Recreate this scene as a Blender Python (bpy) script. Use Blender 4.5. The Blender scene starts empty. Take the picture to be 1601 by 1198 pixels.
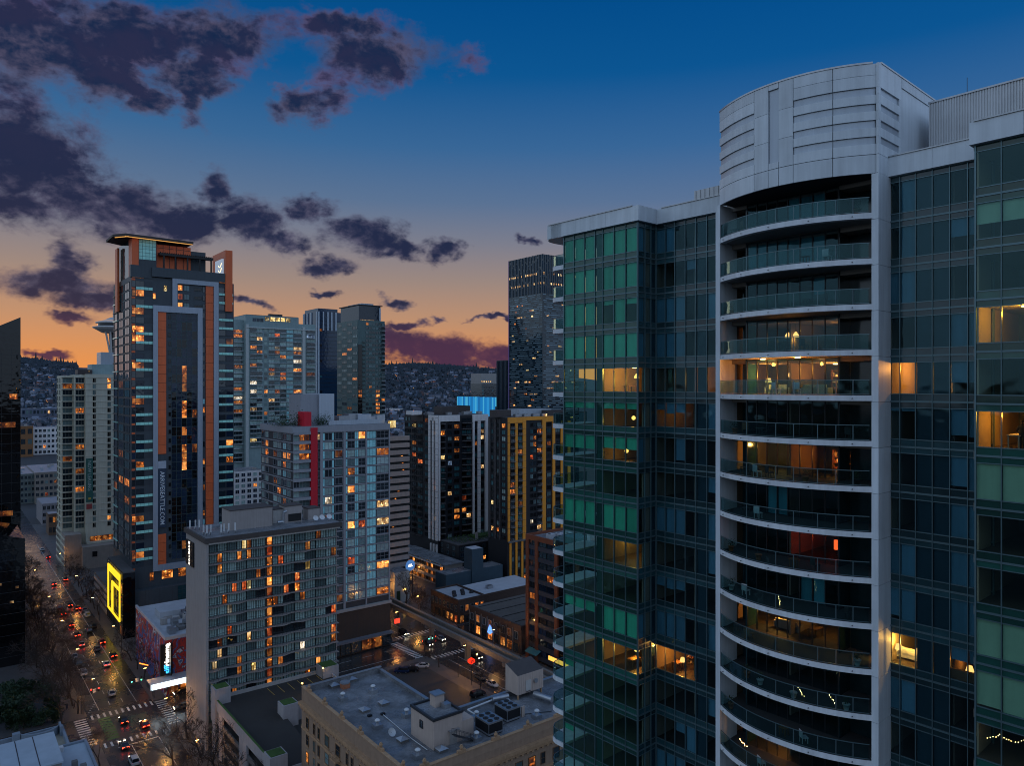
import bpy, math, random
from mathutils import Vector, Matrix
rnd = random.Random(11)
scene = bpy.context.scene
COL = scene.collection
PI = math.pi
# ------------------------------------------------------------------ camera
FPX, HZ, CX, EYE = 1140.0, 603.0, 800.5, 89.0
cam_d = bpy.data.cameras.new('camera')
cam_d.sensor_width = 36.0
cam_d.lens = 36.0 * FPX / 1601.0
cam_d.shift_y = (HZ - 599.0) / 1601.0
cam_d.clip_start = 0.5
cam_d.clip_end = 12000
cam = bpy.data.objects.new('camera', cam_d)
COL.objects.link(cam)
cam.location = (0, 0, EYE)
cam.rotation_euler = (PI / 2, 0, 0)
scene.camera = cam

# ------------------------------------------------------------------ node maths
class S:
    """a socket with operators that add Math nodes"""
    def __init__(s, nt, k): s.nt, s.k = nt, k
    def m(s, op, *a):
        n = s.nt.nodes.new('ShaderNodeMath'); n.operation = op
        for i, v in enumerate((s,) + a):
            if isinstance(v, S): s.nt.links.new(v.k, n.inputs[i])
            else: n.inputs[i].default_value = v
        return S(s.nt, n.outputs[0])
    def __add__(s, o): return s.m('ADD', o)
    def __radd__(s, o): return s.m('ADD', o)
    def __sub__(s, o): return s.m('SUBTRACT', o)
    def __mul__(s, o): return s.m('MULTIPLY', o)
    def __rmul__(s, o): return s.m('MULTIPLY', o)
    def __truediv__(s, o): return s.m('DIVIDE', o)
    def max(s, o): return s.m('MAXIMUM', o)
    def min(s, o): return s.m('MINIMUM', o)
    def sqrt(s): return s.m('SQRT')
    def pow(s, o): return s.m('POWER', o)
    def sm(s, a, b, lo=0.0, hi=1.0, kind='SMOOTHSTEP'):
        n = s.nt.nodes.new('ShaderNodeMapRange'); n.interpolation_type = kind
        s.nt.links.new(s.k, n.inputs[0])
        for i, v in enumerate((a, b, lo, hi)): n.inputs[i + 1].default_value = v
        return S(s.nt, n.outputs[0])
def nmix(nt, fac, a, b, blend='MIX'):
    n = nt.nodes.new('ShaderNodeMix'); n.data_type = 'RGBA'; n.blend_type = blend
    for i, v in ((0, fac), (6, a), (7, b)):
        if isinstance(v, S): nt.links.new(v.k, n.inputs[i])
        elif i == 0: n.inputs[0].default_value = v
        else: n.inputs[i].default_value = (*v, 1)
    return S(nt, n.outputs[2])
def nnoise(nt, vec, scale, detail=4, rough=.55, dist=0.0, out=0):
    n = nt.nodes.new('ShaderNodeTexNoise'); n.inputs['Scale'].default_value = scale
    n.inputs['Detail'].default_value = detail; n.inputs['Roughness'].default_value = rough
    n.inputs['Distortion'].default_value = dist
    nt.links.new(vec.k, n.inputs['Vector'])
    return S(nt, n.outputs[out])
def nramp(nt, fac, stops):
    n = nt.nodes.new('ShaderNodeValToRGB'); e = n.color_ramp.elements
    while len(e) < len(stops): e.new(0.5)
    for q, (p, c) in zip(e, stops): q.position = p; q.color = (*c, 1)
    nt.links.new(fac.k, n.inputs[0])
    return S(nt, n.outputs[0])
def ncomb(nt, x, y, z):
    n = nt.nodes.new('ShaderNodeCombineXYZ')
    for i, v in enumerate((x, y, z)):
        if isinstance(v, S): nt.links.new(v.k, n.inputs[i])
        else: n.inputs[i].default_value = v
    return S(nt, n.outputs[0])

# ------------------------------------------------------------------ sky
world = bpy.data.worlds.new('World'); scene.world = world
world.use_nodes = True
def build_sky():
    nt = world.node_tree; nt.nodes.clear()
    tc = nt.nodes.new('ShaderNodeTexCoord')
    sp = nt.nodes.new('ShaderNodeSeparateXYZ'); nt.links.new(tc.outputs['Generated'], sp.inputs[0])
    x, y, z = (S(nt, o) for o in sp.outputs)
    az = x.m('ARCTAN2', y)
    el = z.min(1.0).max(-1.0).m('ARCSINE')
    eld = el * (180 / PI)
    # elevation ramp on the sunset side (degrees / 90)
    R = lambda d: d / 90.0
    side = az.sm(-.6, .5)
    warm = nramp(nt, eld.sm(0, 90, 0, 1, 'LINEAR'), [
        (R(0), (.86, .28, .06)), (R(2.0), (.74, .285, .090)), (R(5), (.52, .275, .155)), (R(8), (.34, .245, .205)),
        (R(11), (.205, .208, .255)), (R(14), (.105, .170, .285)), (R(18), (.040, .135, .300)), (R(23), (.003, .092, .275)),
        (R(28), (.0, .072, .245)), (R(45), (.012, .065, .19)), (R(75), (.05, .09, .19))])
    cool = nramp(nt, eld.sm(0, 90, 0, 1, 'LINEAR'), [
        (R(0), (.34, .42, .52)), (R(10), (.40, .52, .67)), (R(30), (.37, .52, .76)), (R(60), (.20, .33, .56)), (R(90), (.09, .16, .32))])
    back = az.m('ABSOLUTE').sm(.63, 1.0)
    base = nmix(nt, back, warm, cool)
    base = nmix(nt, side * .25, base, nmix(nt, 1.0, base, (.72, .88, 1.18), 'MULTIPLY'))
    # clouds: soft ellipses in azimuth / elevation, torn up by noise at three sizes
    P = ncomb(nt, az, el * 1.5, 0.0)
    n1 = nnoise(nt, P, 11.0, 8, .60, .3)
    n2 = nnoise(nt, P, 60.0, 4, .6, .3)
    wob = nnoise(nt, P, 16.0, 4, .62, 0, 1)
    va = nt.nodes.new('ShaderNodeVectorMath'); va.operation = 'MULTIPLY_ADD'; nt.links.new(wob.k, va.inputs[0]); va.inputs[1].default_value = (.085, .055, 0)
    nt.links.new(ncomb(nt, az - .0425, el - .0275, 0.0).k, va.inputs[2])
    blobs = [  # px x, y, half width, half height, tilt (deg, + rises to the right)
        (40, 75, 230, 95, 4), (150, 120, 120, 50, -6), (190, 50, 170, 60, -8), (340, 55, 150, 55, 10), (300, 120, 100, 45, 18), (595, 85, 150, 50, 3), (540, 45, 110, 25, 0),
        (470, 165, 90, 34, 16), (235, 165, 60, 28, 10), (300, 150, 40, 50, 40), (40, 245, 170, 105, -8), (110, 300, 140, 75, -12), (200, 330, 140, 60, -12), (30, 320, 120, 45, 0),
        (280, 352, 80, 40, 0), (335, 298, 46, 34, 10), (400, 345, 75, 46, 0), (475, 330, 56, 30, -8), (440, 375, 60, 22, 0), (560, 368, 80, 36, -8),
        (625, 388, 48, 20, -5), (690, 385, 36, 22, 0), (515, 412, 56, 20, -4), (90, 442, 160, 36, -2), (105, 408, 60, 34, 12), (150, 468, 90, 24, 0),
        (60, 557, 55, 8, -3), (625, 536, 95, 34, -12), (700, 551, 120, 32, -10), (775, 561, 95, 34, -8), (840, 570, 80, 34, 0), (640, 508, 44, 11, 5),
        (115, 500, 60, 12, 2), (830, 372, 26, 8, 0), (620, 470, 36, 10, -6), (390, 468, 46, 10, -4), (510, 457, 26, 8, 0), (680, 497, 28, 8, 0), (770, 500, 60, 6, -3)]
    den = None
    for (bx, by, rx, ry, tl) in blobs:
        a0 = math.atan((bx - CX) / FPX); e0 = math.atan((HZ - by) / FPX * math.cos(a0)); ca = math.cos(a0)
        mp = nt.nodes.new('ShaderNodeMapping'); mp.vector_type = 'TEXTURE'; nt.links.new(va.outputs[0], mp.inputs['Vector'])
        mp.inputs['Location'].default_value = (a0, e0, 0); mp.inputs['Rotation'].default_value = (0, 0, math.radians(tl)); mp.inputs['Scale'].default_value = (rx / FPX * ca * ca, ry / FPX * ca, 1)
        ln = nt.nodes.new('ShaderNodeVectorMath'); ln.operation = 'LENGTH'; nt.links.new(mp.outputs[0], ln.inputs[0])
        q = S(nt, ln.outputs['Value']); den = q if den is None else den.min(q)
    den = den * -1.0 + 1.0
    # the rest of the sky carries scattered cloud of the same kind
    far = nnoise(nt, ncomb(nt, x, y, z), 3.0, 5, .6) * 2.6 - 1.5
    den = den.max(far - (y.sm(.1, .5) * 3.0))
    d = den + (n1 - .5) * 1.9 + (n2 - .5) * .42
    cov = d.sm(-.04, .62)
    core = (d * .55 + (n1 - .5) * 1.5 + (n2 - .5) * .7).sm(-.12, .55)
    glow = n1.sm(.44, .64) * d.sm(.15, .62, 1.0, .10)
    hi = eld.sm(12.0, 21.0)
    c_low = nmix(nt, core, (.12, .042, .075), (.048, .020, .064))
    c_mid = nmix(nt, core, (.085, .080, .140), (.008, .016, .055))
    c_high = nmix(nt, core, (.095, .080, .135), (.006, .018, .060))
    ccol = nmix(nt, eld.sm(3.0, 6.0), c_low, nmix(nt, hi, c_mid, c_high))
    ccol = nmix(nt, glow * (hi * .50 + .04), ccol, (.27, .095, .115))
    ccol = nmix(nt, back * .85, ccol, (.26, .31, .42))
    col = nmix(nt, cov * .97, base, ccol)
    # below the horizon: dim ground colour
    col = nmix(nt, eld.sm(-1.5, -.2, 1.0, 0.0), col, (.03, .03, .035))
    sky = nt.nodes.new('ShaderNodeTexSky'); sky.sky_type = 'NISHITA'; sky.sun_disc = False
    sky.sun_elevation = math.radians(1.5); sky.sun_rotation = math.radians(-38)
    bg2 = nt.nodes.new('ShaderNodeBackground'); nt.links.new(sky.outputs[0], bg2.inputs[0]); bg2.inputs[1].default_value = .0012
    bg = nt.nodes.new('ShaderNodeBackground'); nt.links.new(col.k, bg.inputs[0]); bg.inputs[1].default_value = 1.0
    ad = nt.nodes.new('ShaderNodeAddShader'); nt.links.new(bg.outputs[0], ad.inputs[0]); nt.links.new(bg2.outputs[0], ad.inputs[1])
    out = nt.nodes.new('ShaderNodeOutputWorld'); nt.links.new(ad.outputs[0], out.inputs[0])
build_sky()
world.cycles.sampling_method = 'MANUAL'; world.cycles.sample_map_resolution = 512
# the sun is all but gone: a faint, broad afterglow low in the north-west
sun_d = bpy.data.lights.new('sun', 'SUN'); sun_d.energy = .12; sun_d.angle = math.radians(14); sun_d.color = (1, .62, .38)
sun = bpy.data.objects.new('sun', sun_d); COL.objects.link(sun)
sun.rotation_euler = (math.radians(86), 0, math.radians(180 + 38))
scene.view_settings.view_transform = 'Standard'; scene.view_settings.look = 'None'
scene.view_settings.exposure = 0.0; scene.view_settings.gamma = 1.0
scene.view_settings.use_curve_mapping = False
scene.cycles.max_bounces = 6; scene.cycles.diffuse_bounces = 3; scene.cycles.glossy_bounces = 3
scene.cycles.transparent_max_bounces = 12; scene.cycles.sample_clamp_indirect = 3.0
scene.cycles.filter_width = 1.0
scene.cycles.caustics_reflective = False; scene.cycles.caustics_refractive = False

# ------------------------------------------------------------------ site frame: b runs away to the right, s away to the left
ANG = math.radians(38.3)
BV = Vector((math.cos(ANG), math.sin(ANG))); SV = Vector((-math.sin(ANG), math.cos(ANG)))
ORG = Vector((-98.9, 208.0))
def site(b, s, z=0.0):
    p = ORG + BV * b + SV * s
    return Vector((p.x, p.y, z))
def to_site(p):
    d = Vector((p[0], p[1])) - ORG
    return d.dot(BV), d.dot(SV)
def ground(px, py, z=0.0):
    """point on the level z that is seen at photo pixel (px, py)"""
    Y = (EYE - z) * FPX / (py - HZ)
    return Vector(((px - CX) / FPX * Y, Y, z))
def gsite(px, py, z=0.0): return to_site(ground(px, py, z))

# ------------------------------------------------------------------ objects
def link(o, parent=None):
    COL.objects.link(o)
    if parent is not None: o.parent = parent
    return o
def tag(o, label=None, cat=None, group=None, kind=None):
    for k, v in (('label', label), ('category', cat), ('group', group), ('kind', kind)):
        if v: o[k] = v
    return o
def obj(name, mesh, parent=None, loc=None, rz=0.0):
    o = bpy.data.objects.new(name, mesh)
    if loc is not None: o.location = loc
    if rz: o.rotation_euler[2] = rz
    return link(o, parent)
def thing(name, label, cat, loc, rz=0.0, group=None):
    o = bpy.data.objects.new(name, None); o.empty_display_size = .2
    o.location = loc; o.rotation_euler[2] = rz
    return tag(link(o), label, cat, group)
class MB:
    def __init__(s): s.v, s.f, s.mi, s.mats, s.sm = [], [], [], [], []
    def mat(s, m):
        if m not in s.mats: s.mats.append(m)
        return s.mats.index(m)
    def face(s, pts, m, smooth=False):
        n = len(s.v); s.v += [tuple(p) for p in pts]
        s.f.append(tuple(range(n, n + len(pts)))); s.mi.append(s.mat(m)); s.sm.append(smooth)
    def poly(s, vs, fs, m, smooth=False):
        n = len(s.v); s.v += [tuple(p) for p in vs]; k = s.mat(m)
        for q in fs: s.f.append(tuple(n + i for i in q)); s.mi.append(k); s.sm.append(smooth)
        return s
    def box(s, x0, x1, y0, y1, z0, z1, m, M=None):
        v = [(x, y, z) for z in (z0, z1) for y in (y0, y1) for x in (x0, x1)]
        if M is not None: v = [tuple(M @ Vector(p)) for p in v]
        return s.poly(v, [(0, 2, 3, 1), (4, 5, 7, 6), (0, 1, 5, 4), (2, 6, 7, 3), (0, 4, 6, 2), (1, 3, 7, 5)], m)
    def prism(s, pts, z0, z1, m, top=None, smooth=False):
        n = len(pts); z1s = z1 if isinstance(z1, (list, tuple)) else [z1] * n
        v = [(p[0], p[1], z0) for p in pts] + [(p[0], p[1], z1s[i]) for i, p in enumerate(pts)]
        s.poly(v, [(i, (i + 1) % n, n + (i + 1) % n, n + i) for i in range(n)], m, smooth)
        s.face(v[n:], top or m); s.face(v[:n][::-1], m)
        return s
    def tube(s, p0, p1, r0, r1, m, n=6, caps=True, smooth=True):
        p0, p1 = Vector(p0), Vector(p1); d = (p1 - p0).normalized()
        a = d.orthogonal().normalized(); c = d.cross(a)
        vs = []
        for p, r in ((p0, r0), (p1, r1)):
            for i in range(n):
                t = 2 * PI * i / n; vs.append(p + (a * math.cos(t) + c * math.sin(t)) * r)
        fs = [(i, (i + 1) % n, n + (i + 1) % n, n + i) for i in range(n)]
        s.poly(vs, fs, m, smooth)
        if caps: s.face(vs[n:], m); s.face(vs[:n][::-1], m)
        return s
    def lathe(s, prof, m, n=12, c=(0, 0, 0), smooth=True, caps=True):
        vs = [(c[0] + r * math.cos(2 * PI * i / n), c[1] + r * math.sin(2 * PI * i / n), c[2] + z) for r, z in prof for i in range(n)]
        fs = [(k * n + i, k * n + (i + 1) % n, (k + 1) * n + (i + 1) % n, (k + 1) * n + i) for k in range(len(prof) - 1) for i in range(n)]
        s.poly(vs, fs, m, smooth)
        if caps: s.face(vs[-n:], m); s.face(vs[:n][::-1], m)
        return s
    def mesh(s, name):
        me = bpy.data.meshes.new(name); me.from_pydata(s.v, [], s.f)
        for m in s.mats: me.materials.append(m)
        if len(s.mats) > 1: me.polygons.foreach_set('material_index', s.mi)
        if any(s.sm): me.polygons.foreach_set('use_smooth', s.sm)
        me.update()
        return me
    def build(s, name, parent=None, loc=None, rz=0.0): return obj(name, s.mesh(name), parent, loc, rz)
CACHE = {}
def cached(key, fn):
    if key not in CACHE: CACHE[key] = fn()
    return CACHE[key]
def bmesh_box(name, w, d, h, m):
    """shared box: x 0..w, y 0..d, z 0..h"""
    w, d, h = round(w, 3), round(d, 3), round(h, 3)
    return cached(('box', name, w, d, h, m.name), lambda: MB().box(0, w, 0, d, 0, h, m).mesh(name))
def window_mesh(w, h, glass, frame, nx=1, ny=1, fr=.07, dep=.14, name='window'):
    w, h = round(w, 2), round(h, 2)
    def mk():
        b = MB(); b.face([(0, -.02, 0), (w, -.02, 0), (w, -.02, h), (0, -.02, h)], glass)
        b.box(-fr, 0, -dep, .05, -fr, h + fr, frame); b.box(w, w + fr, -dep, .05, -fr, h + fr, frame)
        b.box(0, w, -dep, .05, -fr, 0, frame); b.box(0, w, -dep, .05, h, h + fr, frame)
        for i in range(1, nx): b.box(w * i / nx - fr * .4, w * i / nx + fr * .4, -dep * .8, 0, 0, h, frame)
        for j in range(1, ny): b.box(0, w, -dep * .7, 0, h * j / ny - fr * .4, h * j / ny + fr * .4, frame)
        return b.mesh(name)
    return cached(('win', name, w, h, glass.name, frame.name, nx, ny, fr, dep), mk)
class Fac:
    """a facade: x along it (left to right as seen), z up, outward is -y"""
    def __init__(s, parent, ox, oy, rz, w):
        s.p, s.o, s.rz, s.w = parent, (ox, oy), rz, w; s.c, s.s = math.cos(rz), math.sin(rz)
    def put(s, name, mesh, x, z, y=0.0, parent=None):
        return obj(name, mesh, parent or s.p, (s.o[0] + s.c * x - s.s * y, s.o[1] + s.s * x + s.c * y, z), s.rz)
    def box(s, name, x0, x1, y0, y1, z0, z1, m):
        return s.put(name, bmesh_box(name, x1 - x0, y1 - y0, z1 - z0, m), x0, z0, y0)
def front(t, w, y=0.0, x=0.0): return Fac(t, x, y, 0.0, w)
def left(t, d, x=0.0, y=0.0): return Fac(t, x, y + d, -PI / 2, d)
def span(C, d, px):
    k = (px - CX) / FPX
    return (k * C[1] - C[0]) / (d[0] - k * d[1])
class Bld:
    """building frame from its nearest corner: photo column px, depth Y"""
    def __init__(s, px, Y):
        s.C = Vector(((px - CX) / FPX * Y, Y)); s.b, s.s = to_site(s.C)
    def x(s, px, y=0.0): return span(s.C + SV * y, BV, px)
    def y(s, px, x=0.0): return span(s.C + BV * x, SV, px)
    def z(s, py, x=0.0, y=0.0): return EYE + (HZ - py) / FPX * (s.C + BV * x + SV * y).y
    def at(s, z=0.0): return (s.C.x, s.C.y, z)
def pick(w):
    r = rnd.random() * sum(a for a, _ in w)
    for a, m in w:
        r -= a
        if r <= 0: return m
    return w[-1][1]
def text_mesh(txt, size, m, ext=.03, key=None, spacing=1.0, bold=0.0):
    c = bpy.data.curves.new('lettering', 'FONT'); c.body = txt; c.size = size; c.extrude = ext; c.offset = bold
    c.align_x = 'CENTER'; c.align_y = 'CENTER'; c.space_character = spacing; c.resolution_u = 2
    o = bpy.data.objects.new('tmp', c); COL.objects.link(o)
    dg = bpy.context.evaluated_depsgraph_get(); dg.update()
    me = bpy.data.meshes.new_from_object(o.evaluated_get(dg)); me.name = 'lettering'
    bpy.data.objects.remove(o); bpy.data.curves.remove(c)
    me.materials.clear(); me.materials.append(m)
    return me
# ------------------------------------------------------------------ materials
MATS = {}
def newmat(name):
    m = bpy.data.materials.new(name); m.use_nodes = True; m.node_tree.nodes.clear()
    nt = m.node_tree
    out = nt.nodes.new('ShaderNodeOutputMaterial')
    MATS[name] = m
    return m, nt, out
def pos(nt, sx=1, sy=1, sz=1):
    g = nt.nodes.new('ShaderNodeNewGeometry')
    if (sx, sy, sz) == (1, 1, 1): return S(nt, g.outputs['Position'])
    n = nt.nodes.new('ShaderNodeVectorMath'); n.operation = 'MULTIPLY'
    nt.links.new(g.outputs['Position'], n.inputs[0]); n.inputs[1].default_value = (sx, sy, sz)
    return S(nt, n.outputs[0])
def orand(nt):
    return S(nt, nt.nodes.new('ShaderNodeObjectInfo').outputs['Random'])
def mat(name, col, rough=.75, metal=0.0, var=.22, scale=.5, streak=.18, spec=.4, bump=0.0, orv=.06, rvar=0.0):
    m, nt, out = newmat(name)
    p = nt.nodes.new('ShaderNodeBsdfPrincipled'); nt.links.new(p.outputs[0], out.inputs[0])
    p.inputs['Roughness'].default_value = rough; p.inputs['Metallic'].default_value = metal
    p.inputs['Specular IOR Level'].default_value = spec
    n = nnoise(nt, pos(nt), scale, 5, .6)
    v = (n - .5) * (2 * var) + 1.0
    if streak:
        st = nnoise(nt, pos(nt, 1, 1, .06), 2.2, 3, .6)
        v = v + (st - .5) * (2 * streak)
    if orv: v = v + (orand(nt) - .5) * (2 * orv)
    c = nmix(nt, 1.0, col, ncomb(nt, v, v, v), 'MULTIPLY')
    nt.links.new(c.k, p.inputs['Base Color'])
    if rvar:
        r = (nnoise(nt, pos(nt), scale * .6, 4, .6) - .5) * (2 * rvar) + rough
        nt.links.new(r.max(.05).k, p.inputs['Roughness'])
    if bump:
        b = nt.nodes.new('ShaderNodeBump'); b.inputs['Strength'].default_value = bump; b.inputs['Distance'].default_value = .03
        nt.links.new(nnoise(nt, pos(nt), 6.0, 4, .6).k, b.inputs['Height']); nt.links.new(b.outputs[0], p.inputs['Normal'])
    return m
def glass(name, col, rough=.06, spec=.8, wob=.03, var=.5):
    """glazing with a dark room behind: dark, reflecting, each pane a little different"""
    m, nt, out = newmat(name)
    p = nt.nodes.new('ShaderNodeBsdfPrincipled'); nt.links.new(p.outputs[0], out.inputs[0])
    p.inputs['Roughness'].default_value = rough; p.inputs['Specular IOR Level'].default_value = spec
    v = orand(nt) * (2 * var) + (1 - var)
    n = nnoise(nt, pos(nt, 1, 1, 1.6), .9, 3, .6)
    v = v * (n * .9 + .55)
    nt.links.new(nmix(nt, 1.0, col, ncomb(nt, v, v, v), 'MULTIPLY').k, p.inputs['Base Color'])
    b = nt.nodes.new('ShaderNodeBump'); b.inputs['Strength'].default_value = 1.0; b.inputs['Distance'].default_value = wob
    nt.links.new(nnoise(nt, pos(nt), .55, 1, .5).k, b.inputs['Height']); nt.links.new(b.outputs[0], p.inputs['Normal'])
    return m
def lit(name, c1, c2, st, scale=.55):
    """a lit window: warm room light, uneven"""
    m, nt, out = newmat(name)
    p = nt.nodes.new('ShaderNodeBsdfPrincipled'); nt.links.new(p.outputs[0], out.inputs[0])
    p.inputs['Base Color'].default_value = (.02, .02, .02, 1); p.inputs['Roughness'].default_value = .1
    r = orand(nt)
    n = nnoise(nt, pos(nt, 1, 1, .8), scale, 2, .5)
    k = n.sm(.34, .64, .10, .75)
    k2 = nnoise(nt, pos(nt), scale * 2.2, 1, .5).sm(.60, .76, 0, 1.0)
    s_ = (k + k2 * 2.6) * (r.pow(1.5) * 1.5 + .30) * st
    nt.links.new(nmix(nt, n.sm(.4, .7), c1, c2).k, p.inputs['Emission Color']); nt.links.new(s_.k, p.inputs['Emission Strength'])
    return m
def emit(name, col, st):
    m, nt, out = newmat(name)
    e = nt.nodes.new('ShaderNodeEmission'); e.inputs[0].default_value = (*col, 1); e.inputs[1].default_value = st
    nt.links.new(e.outputs[0], out.inputs[0])
    return m
def clear_glass(name, tint, refl=1.0, rough=.01):
    m, nt, out = newmat(name)
    t = nt.nodes.new('ShaderNodeBsdfTransparent'); t.inputs[0].default_value = (*tint, 1)
    g = nt.nodes.new('ShaderNodeBsdfGlossy'); g.inputs['Roughness'].default_value = rough; g.inputs['Color'].default_value = (.50, .86, .95, 1)
    fr = nt.nodes.new('ShaderNodeLayerWeight'); fr.inputs[0].default_value = .5
    b = nt.nodes.new('ShaderNodeBump'); b.inputs['Strength'].default_value = 1.0; b.inputs['Distance'].default_value = .03
    nt.links.new(nnoise(nt, pos(nt), .7, 1, .5).k, b.inputs['Height']); nt.links.new(b.outputs[0], g.inputs['Normal'])
    mx = nt.nodes.new('ShaderNodeMixShader')
    nt.links.new((((S(nt, fr.outputs['Facing']).pow(5.0)) * .9 + .032) * refl).min(1.0).k, mx.inputs[0])
    nt.links.new(t.outputs[0], mx.inputs[1]); nt.links.new(g.outputs[0], mx.inputs[2]); nt.links.new(mx.outputs[0], out.inputs[0])
    return m
conc = mat('concrete', (.36, .33, .31)); conc_d = mat('dark_concrete', (.16, .15, .145)); conc_w = mat('weathered_light_concrete', (.46, .43, .40))
white_p = mat('white_panel', (.64, .68, .71), .45, var=.16, streak=.24, orv=.07)
white_s = mat('white_slab', (.68, .70, .72), .6, var=.22, streak=.25)
louver = mat('louver_grey', (.44, .48, .53), .4, .3, var=.06)
joint = mat('panel_joint', (.05, .05, .055))
soffit = mat('soffit', (.30, .28, .26))
mull = mat('mullion_aluminium', (.115, .185, .205), .35, .55, var=.05, streak=0)
mull_d = mat('dark_frame', (.035, .040, .045), .4, .4, var=.1, streak=0)
spand = glass('spandrel_glass', (.014, .050, .060), .12, .6)
spand_g = glass('green_spandrel_glass', (.010, .066, .052), .12, .6)
cg_green = clear_glass('green_clear_glass', (.74, .93, .84), 1.0)
cg_blue = clear_glass('blue_clear_glass', (.74, .84, .87), .9)
cg_sage = clear_glass('sage_clear_glass', (.80, .90, .86), 1.0)
cg_rail = clear_glass('rail_glass', (.60, .75, .75), 1.0)
blind = mat('blind_fabric', (.72, .76, .72), .9, var=.06, streak=.10)
blind_g = mat('green_blind_fabric', (.095, .41, .345), .9, var=.2, streak=.3, orv=.2)
blind_s = mat('sage_blind_fabric', (.36, .48, .37), .9, var=.2, streak=.14)
blind_k = mat('dark_backing', (.012, .040, .052), .8)
blind_b = mat('grey_blue_blind', (.11, .24, .30), .9, var=.2, streak=.3, orv=.25)
room_w = mat('room_wall', (.27, .21, .15), .9, var=.08, streak=0); room_f = mat('room_floor', (.075, .055, .04), .6, var=.2)
room_c = mat('room_ceiling', (.30, .27, .23), .9, var=.05, streak=0)
core_m = mat('core_wall', (.10, .12, .12), .9)
furn = mat('furniture_fabric', (.25, .22, .20)); wood = mat('dark_wood', (.16, .08, .035), .5); terracotta = mat('terracotta', (.38, .14, .07))
plant_g = mat('plant_leaf', (.022, .045, .017), .6, var=.5, scale=2.0); moss = mat('roof_garden_grass', (.05, .10, .02), .9, var=.5, scale=1.0)
# glazing of the farther buildings
g_dark = glass('dark_window', (.014, .024, .032), .06, 1.0); g_navy = glass('navy_window', (.010, .022, .045), .06, .5); g_teal = glass('teal_window', (.030, .105, .12), .06, 1.0)
g_black = glass('black_glass', (.004, .004, .005), .04, .6)
g_curt = glass('curtained_window', (.34, .46, .43), .14, .45, var=.3); g_curt_d = glass('dim_curtained_window', (.13, .19, .19), .12, .5)
g_aqua = glass('aqua_panel_glass', (.34, .70, .72), .10, .6, var=.2); g_blind = glass('shaded_window', (.30, .38, .37), .12, .5)
teal_bar = mat('teal_glass_panel', (.40, .82, .70), .25, var=.06, streak=0, orv=.12)
l_amber = lit('lit_amber', (1, .24, .03), (1, .42, .10), 1.15); l_dim = lit('lit_dim', (.9, .20, .025), (1, .36, .07), .5)
l_warm = lit('lit_warm', (1, .48, .14), (1, .72, .36), 1.25); l_red = lit('lit_red', (1, .12, .02), (1, .30, .08), .8)
l_yel = lit('lit_yellow', (1, .62, .16), (1, .80, .40), 1.1)
l_white = lit('lit_white', (1, .78, .52), (1, .90, .75), .9); l_tv = lit('lit_television', (.25, .45, .9), (.5, .7, 1), .35)
LIT = [(5, l_amber), (5, l_dim), (2.4, l_warm), (1, l_red), (1.2, l_yel), (1.2, l_white), (.5, l_tv)]
asphalt = mat('wet_asphalt', (.036, .034, .034), .27, var=.35, scale=.22, streak=0, spec=.6, rvar=.24, bump=.12)
lot_asphalt = mat('lot_asphalt', (.050, .046, .042), .6, var=.35, scale=.15, streak=0, rvar=.2)
pave = mat('pavement', (.085, .080, .078), .55, var=.3, scale=.3, streak=0, rvar=.2)
paint_w = mat('road_paint', (.62, .60, .57), .5, var=.35, scale=1.2, streak=0); paint_y = mat('yellow_paint', (.55, .36, .06), .5, var=.35, scale=1.2, streak=0)
paint_g = mat('green_lane_paint', (.06, .14, .04), .5, var=.35, scale=.8, streak=0)
roof_w = mat('white_roof', (.44, .44, .46), .6, var=.25, scale=.3, streak=0)
roof_d = mat('dark_roof', (.09, .085, .085), .7, var=.4, scale=.3, streak=0)
def roof_mat(name, c):
    """weathered membrane: ponding stains, patches, streaks"""
    m, nt, out = newmat(name); p = nt.nodes.new('ShaderNodeBsdfPrincipled'); nt.links.new(p.outputs[0], out.inputs[0])
    n1 = nnoise(nt, pos(nt), .16, 6, .7, .6).sm(.38, .62, .74, 1.12); n2 = nnoise(nt, pos(nt), .9, 6, .75, 1.0).sm(.36, .66, .80, 1.12); n3 = nnoise(nt, pos(nt), 7.0, 3, .6).sm(.3, .7, .85, 1.12)
    w = nt.nodes.new('ShaderNodeTexVoronoi'); w.feature = 'F1'; w.inputs['Scale'].default_value = .22; nt.links.new(pos(nt).k, w.inputs['Vector'])
    pt = S(nt, w.outputs['Distance']).sm(.25, .6, 1.12, .88)
    v = n1 * n2 * n3 * pt
    nt.links.new(nmix(nt, 1.0, c, ncomb(nt, v, v, v * 1.03), 'MULTIPLY').k, p.inputs['Base Color'])
    nt.links.new(nnoise(nt, pos(nt), .2, 4, .6).sm(.42, .56, .25, .75).k, p.inputs['Roughness'])
    return m
roof_g = roof_mat('grey_roof', (.205, .205, .208))
steel = mat('galvanised_steel', (.42, .43, .45), .35, .75, var=.15); steel_d = mat('dark_steel', (.06, .06, .065), .45, .5)
white_m = mat('white_metal', (.62, .62, .62), .4, .1); black_m = mat('black_metal', (.012, .012, .013), .4)
bark = mat('bark', (.045, .032, .026), .9, var=.4, scale=2.0); twig = mat('twig', (.050, .034, .028), .9, var=.4)
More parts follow.
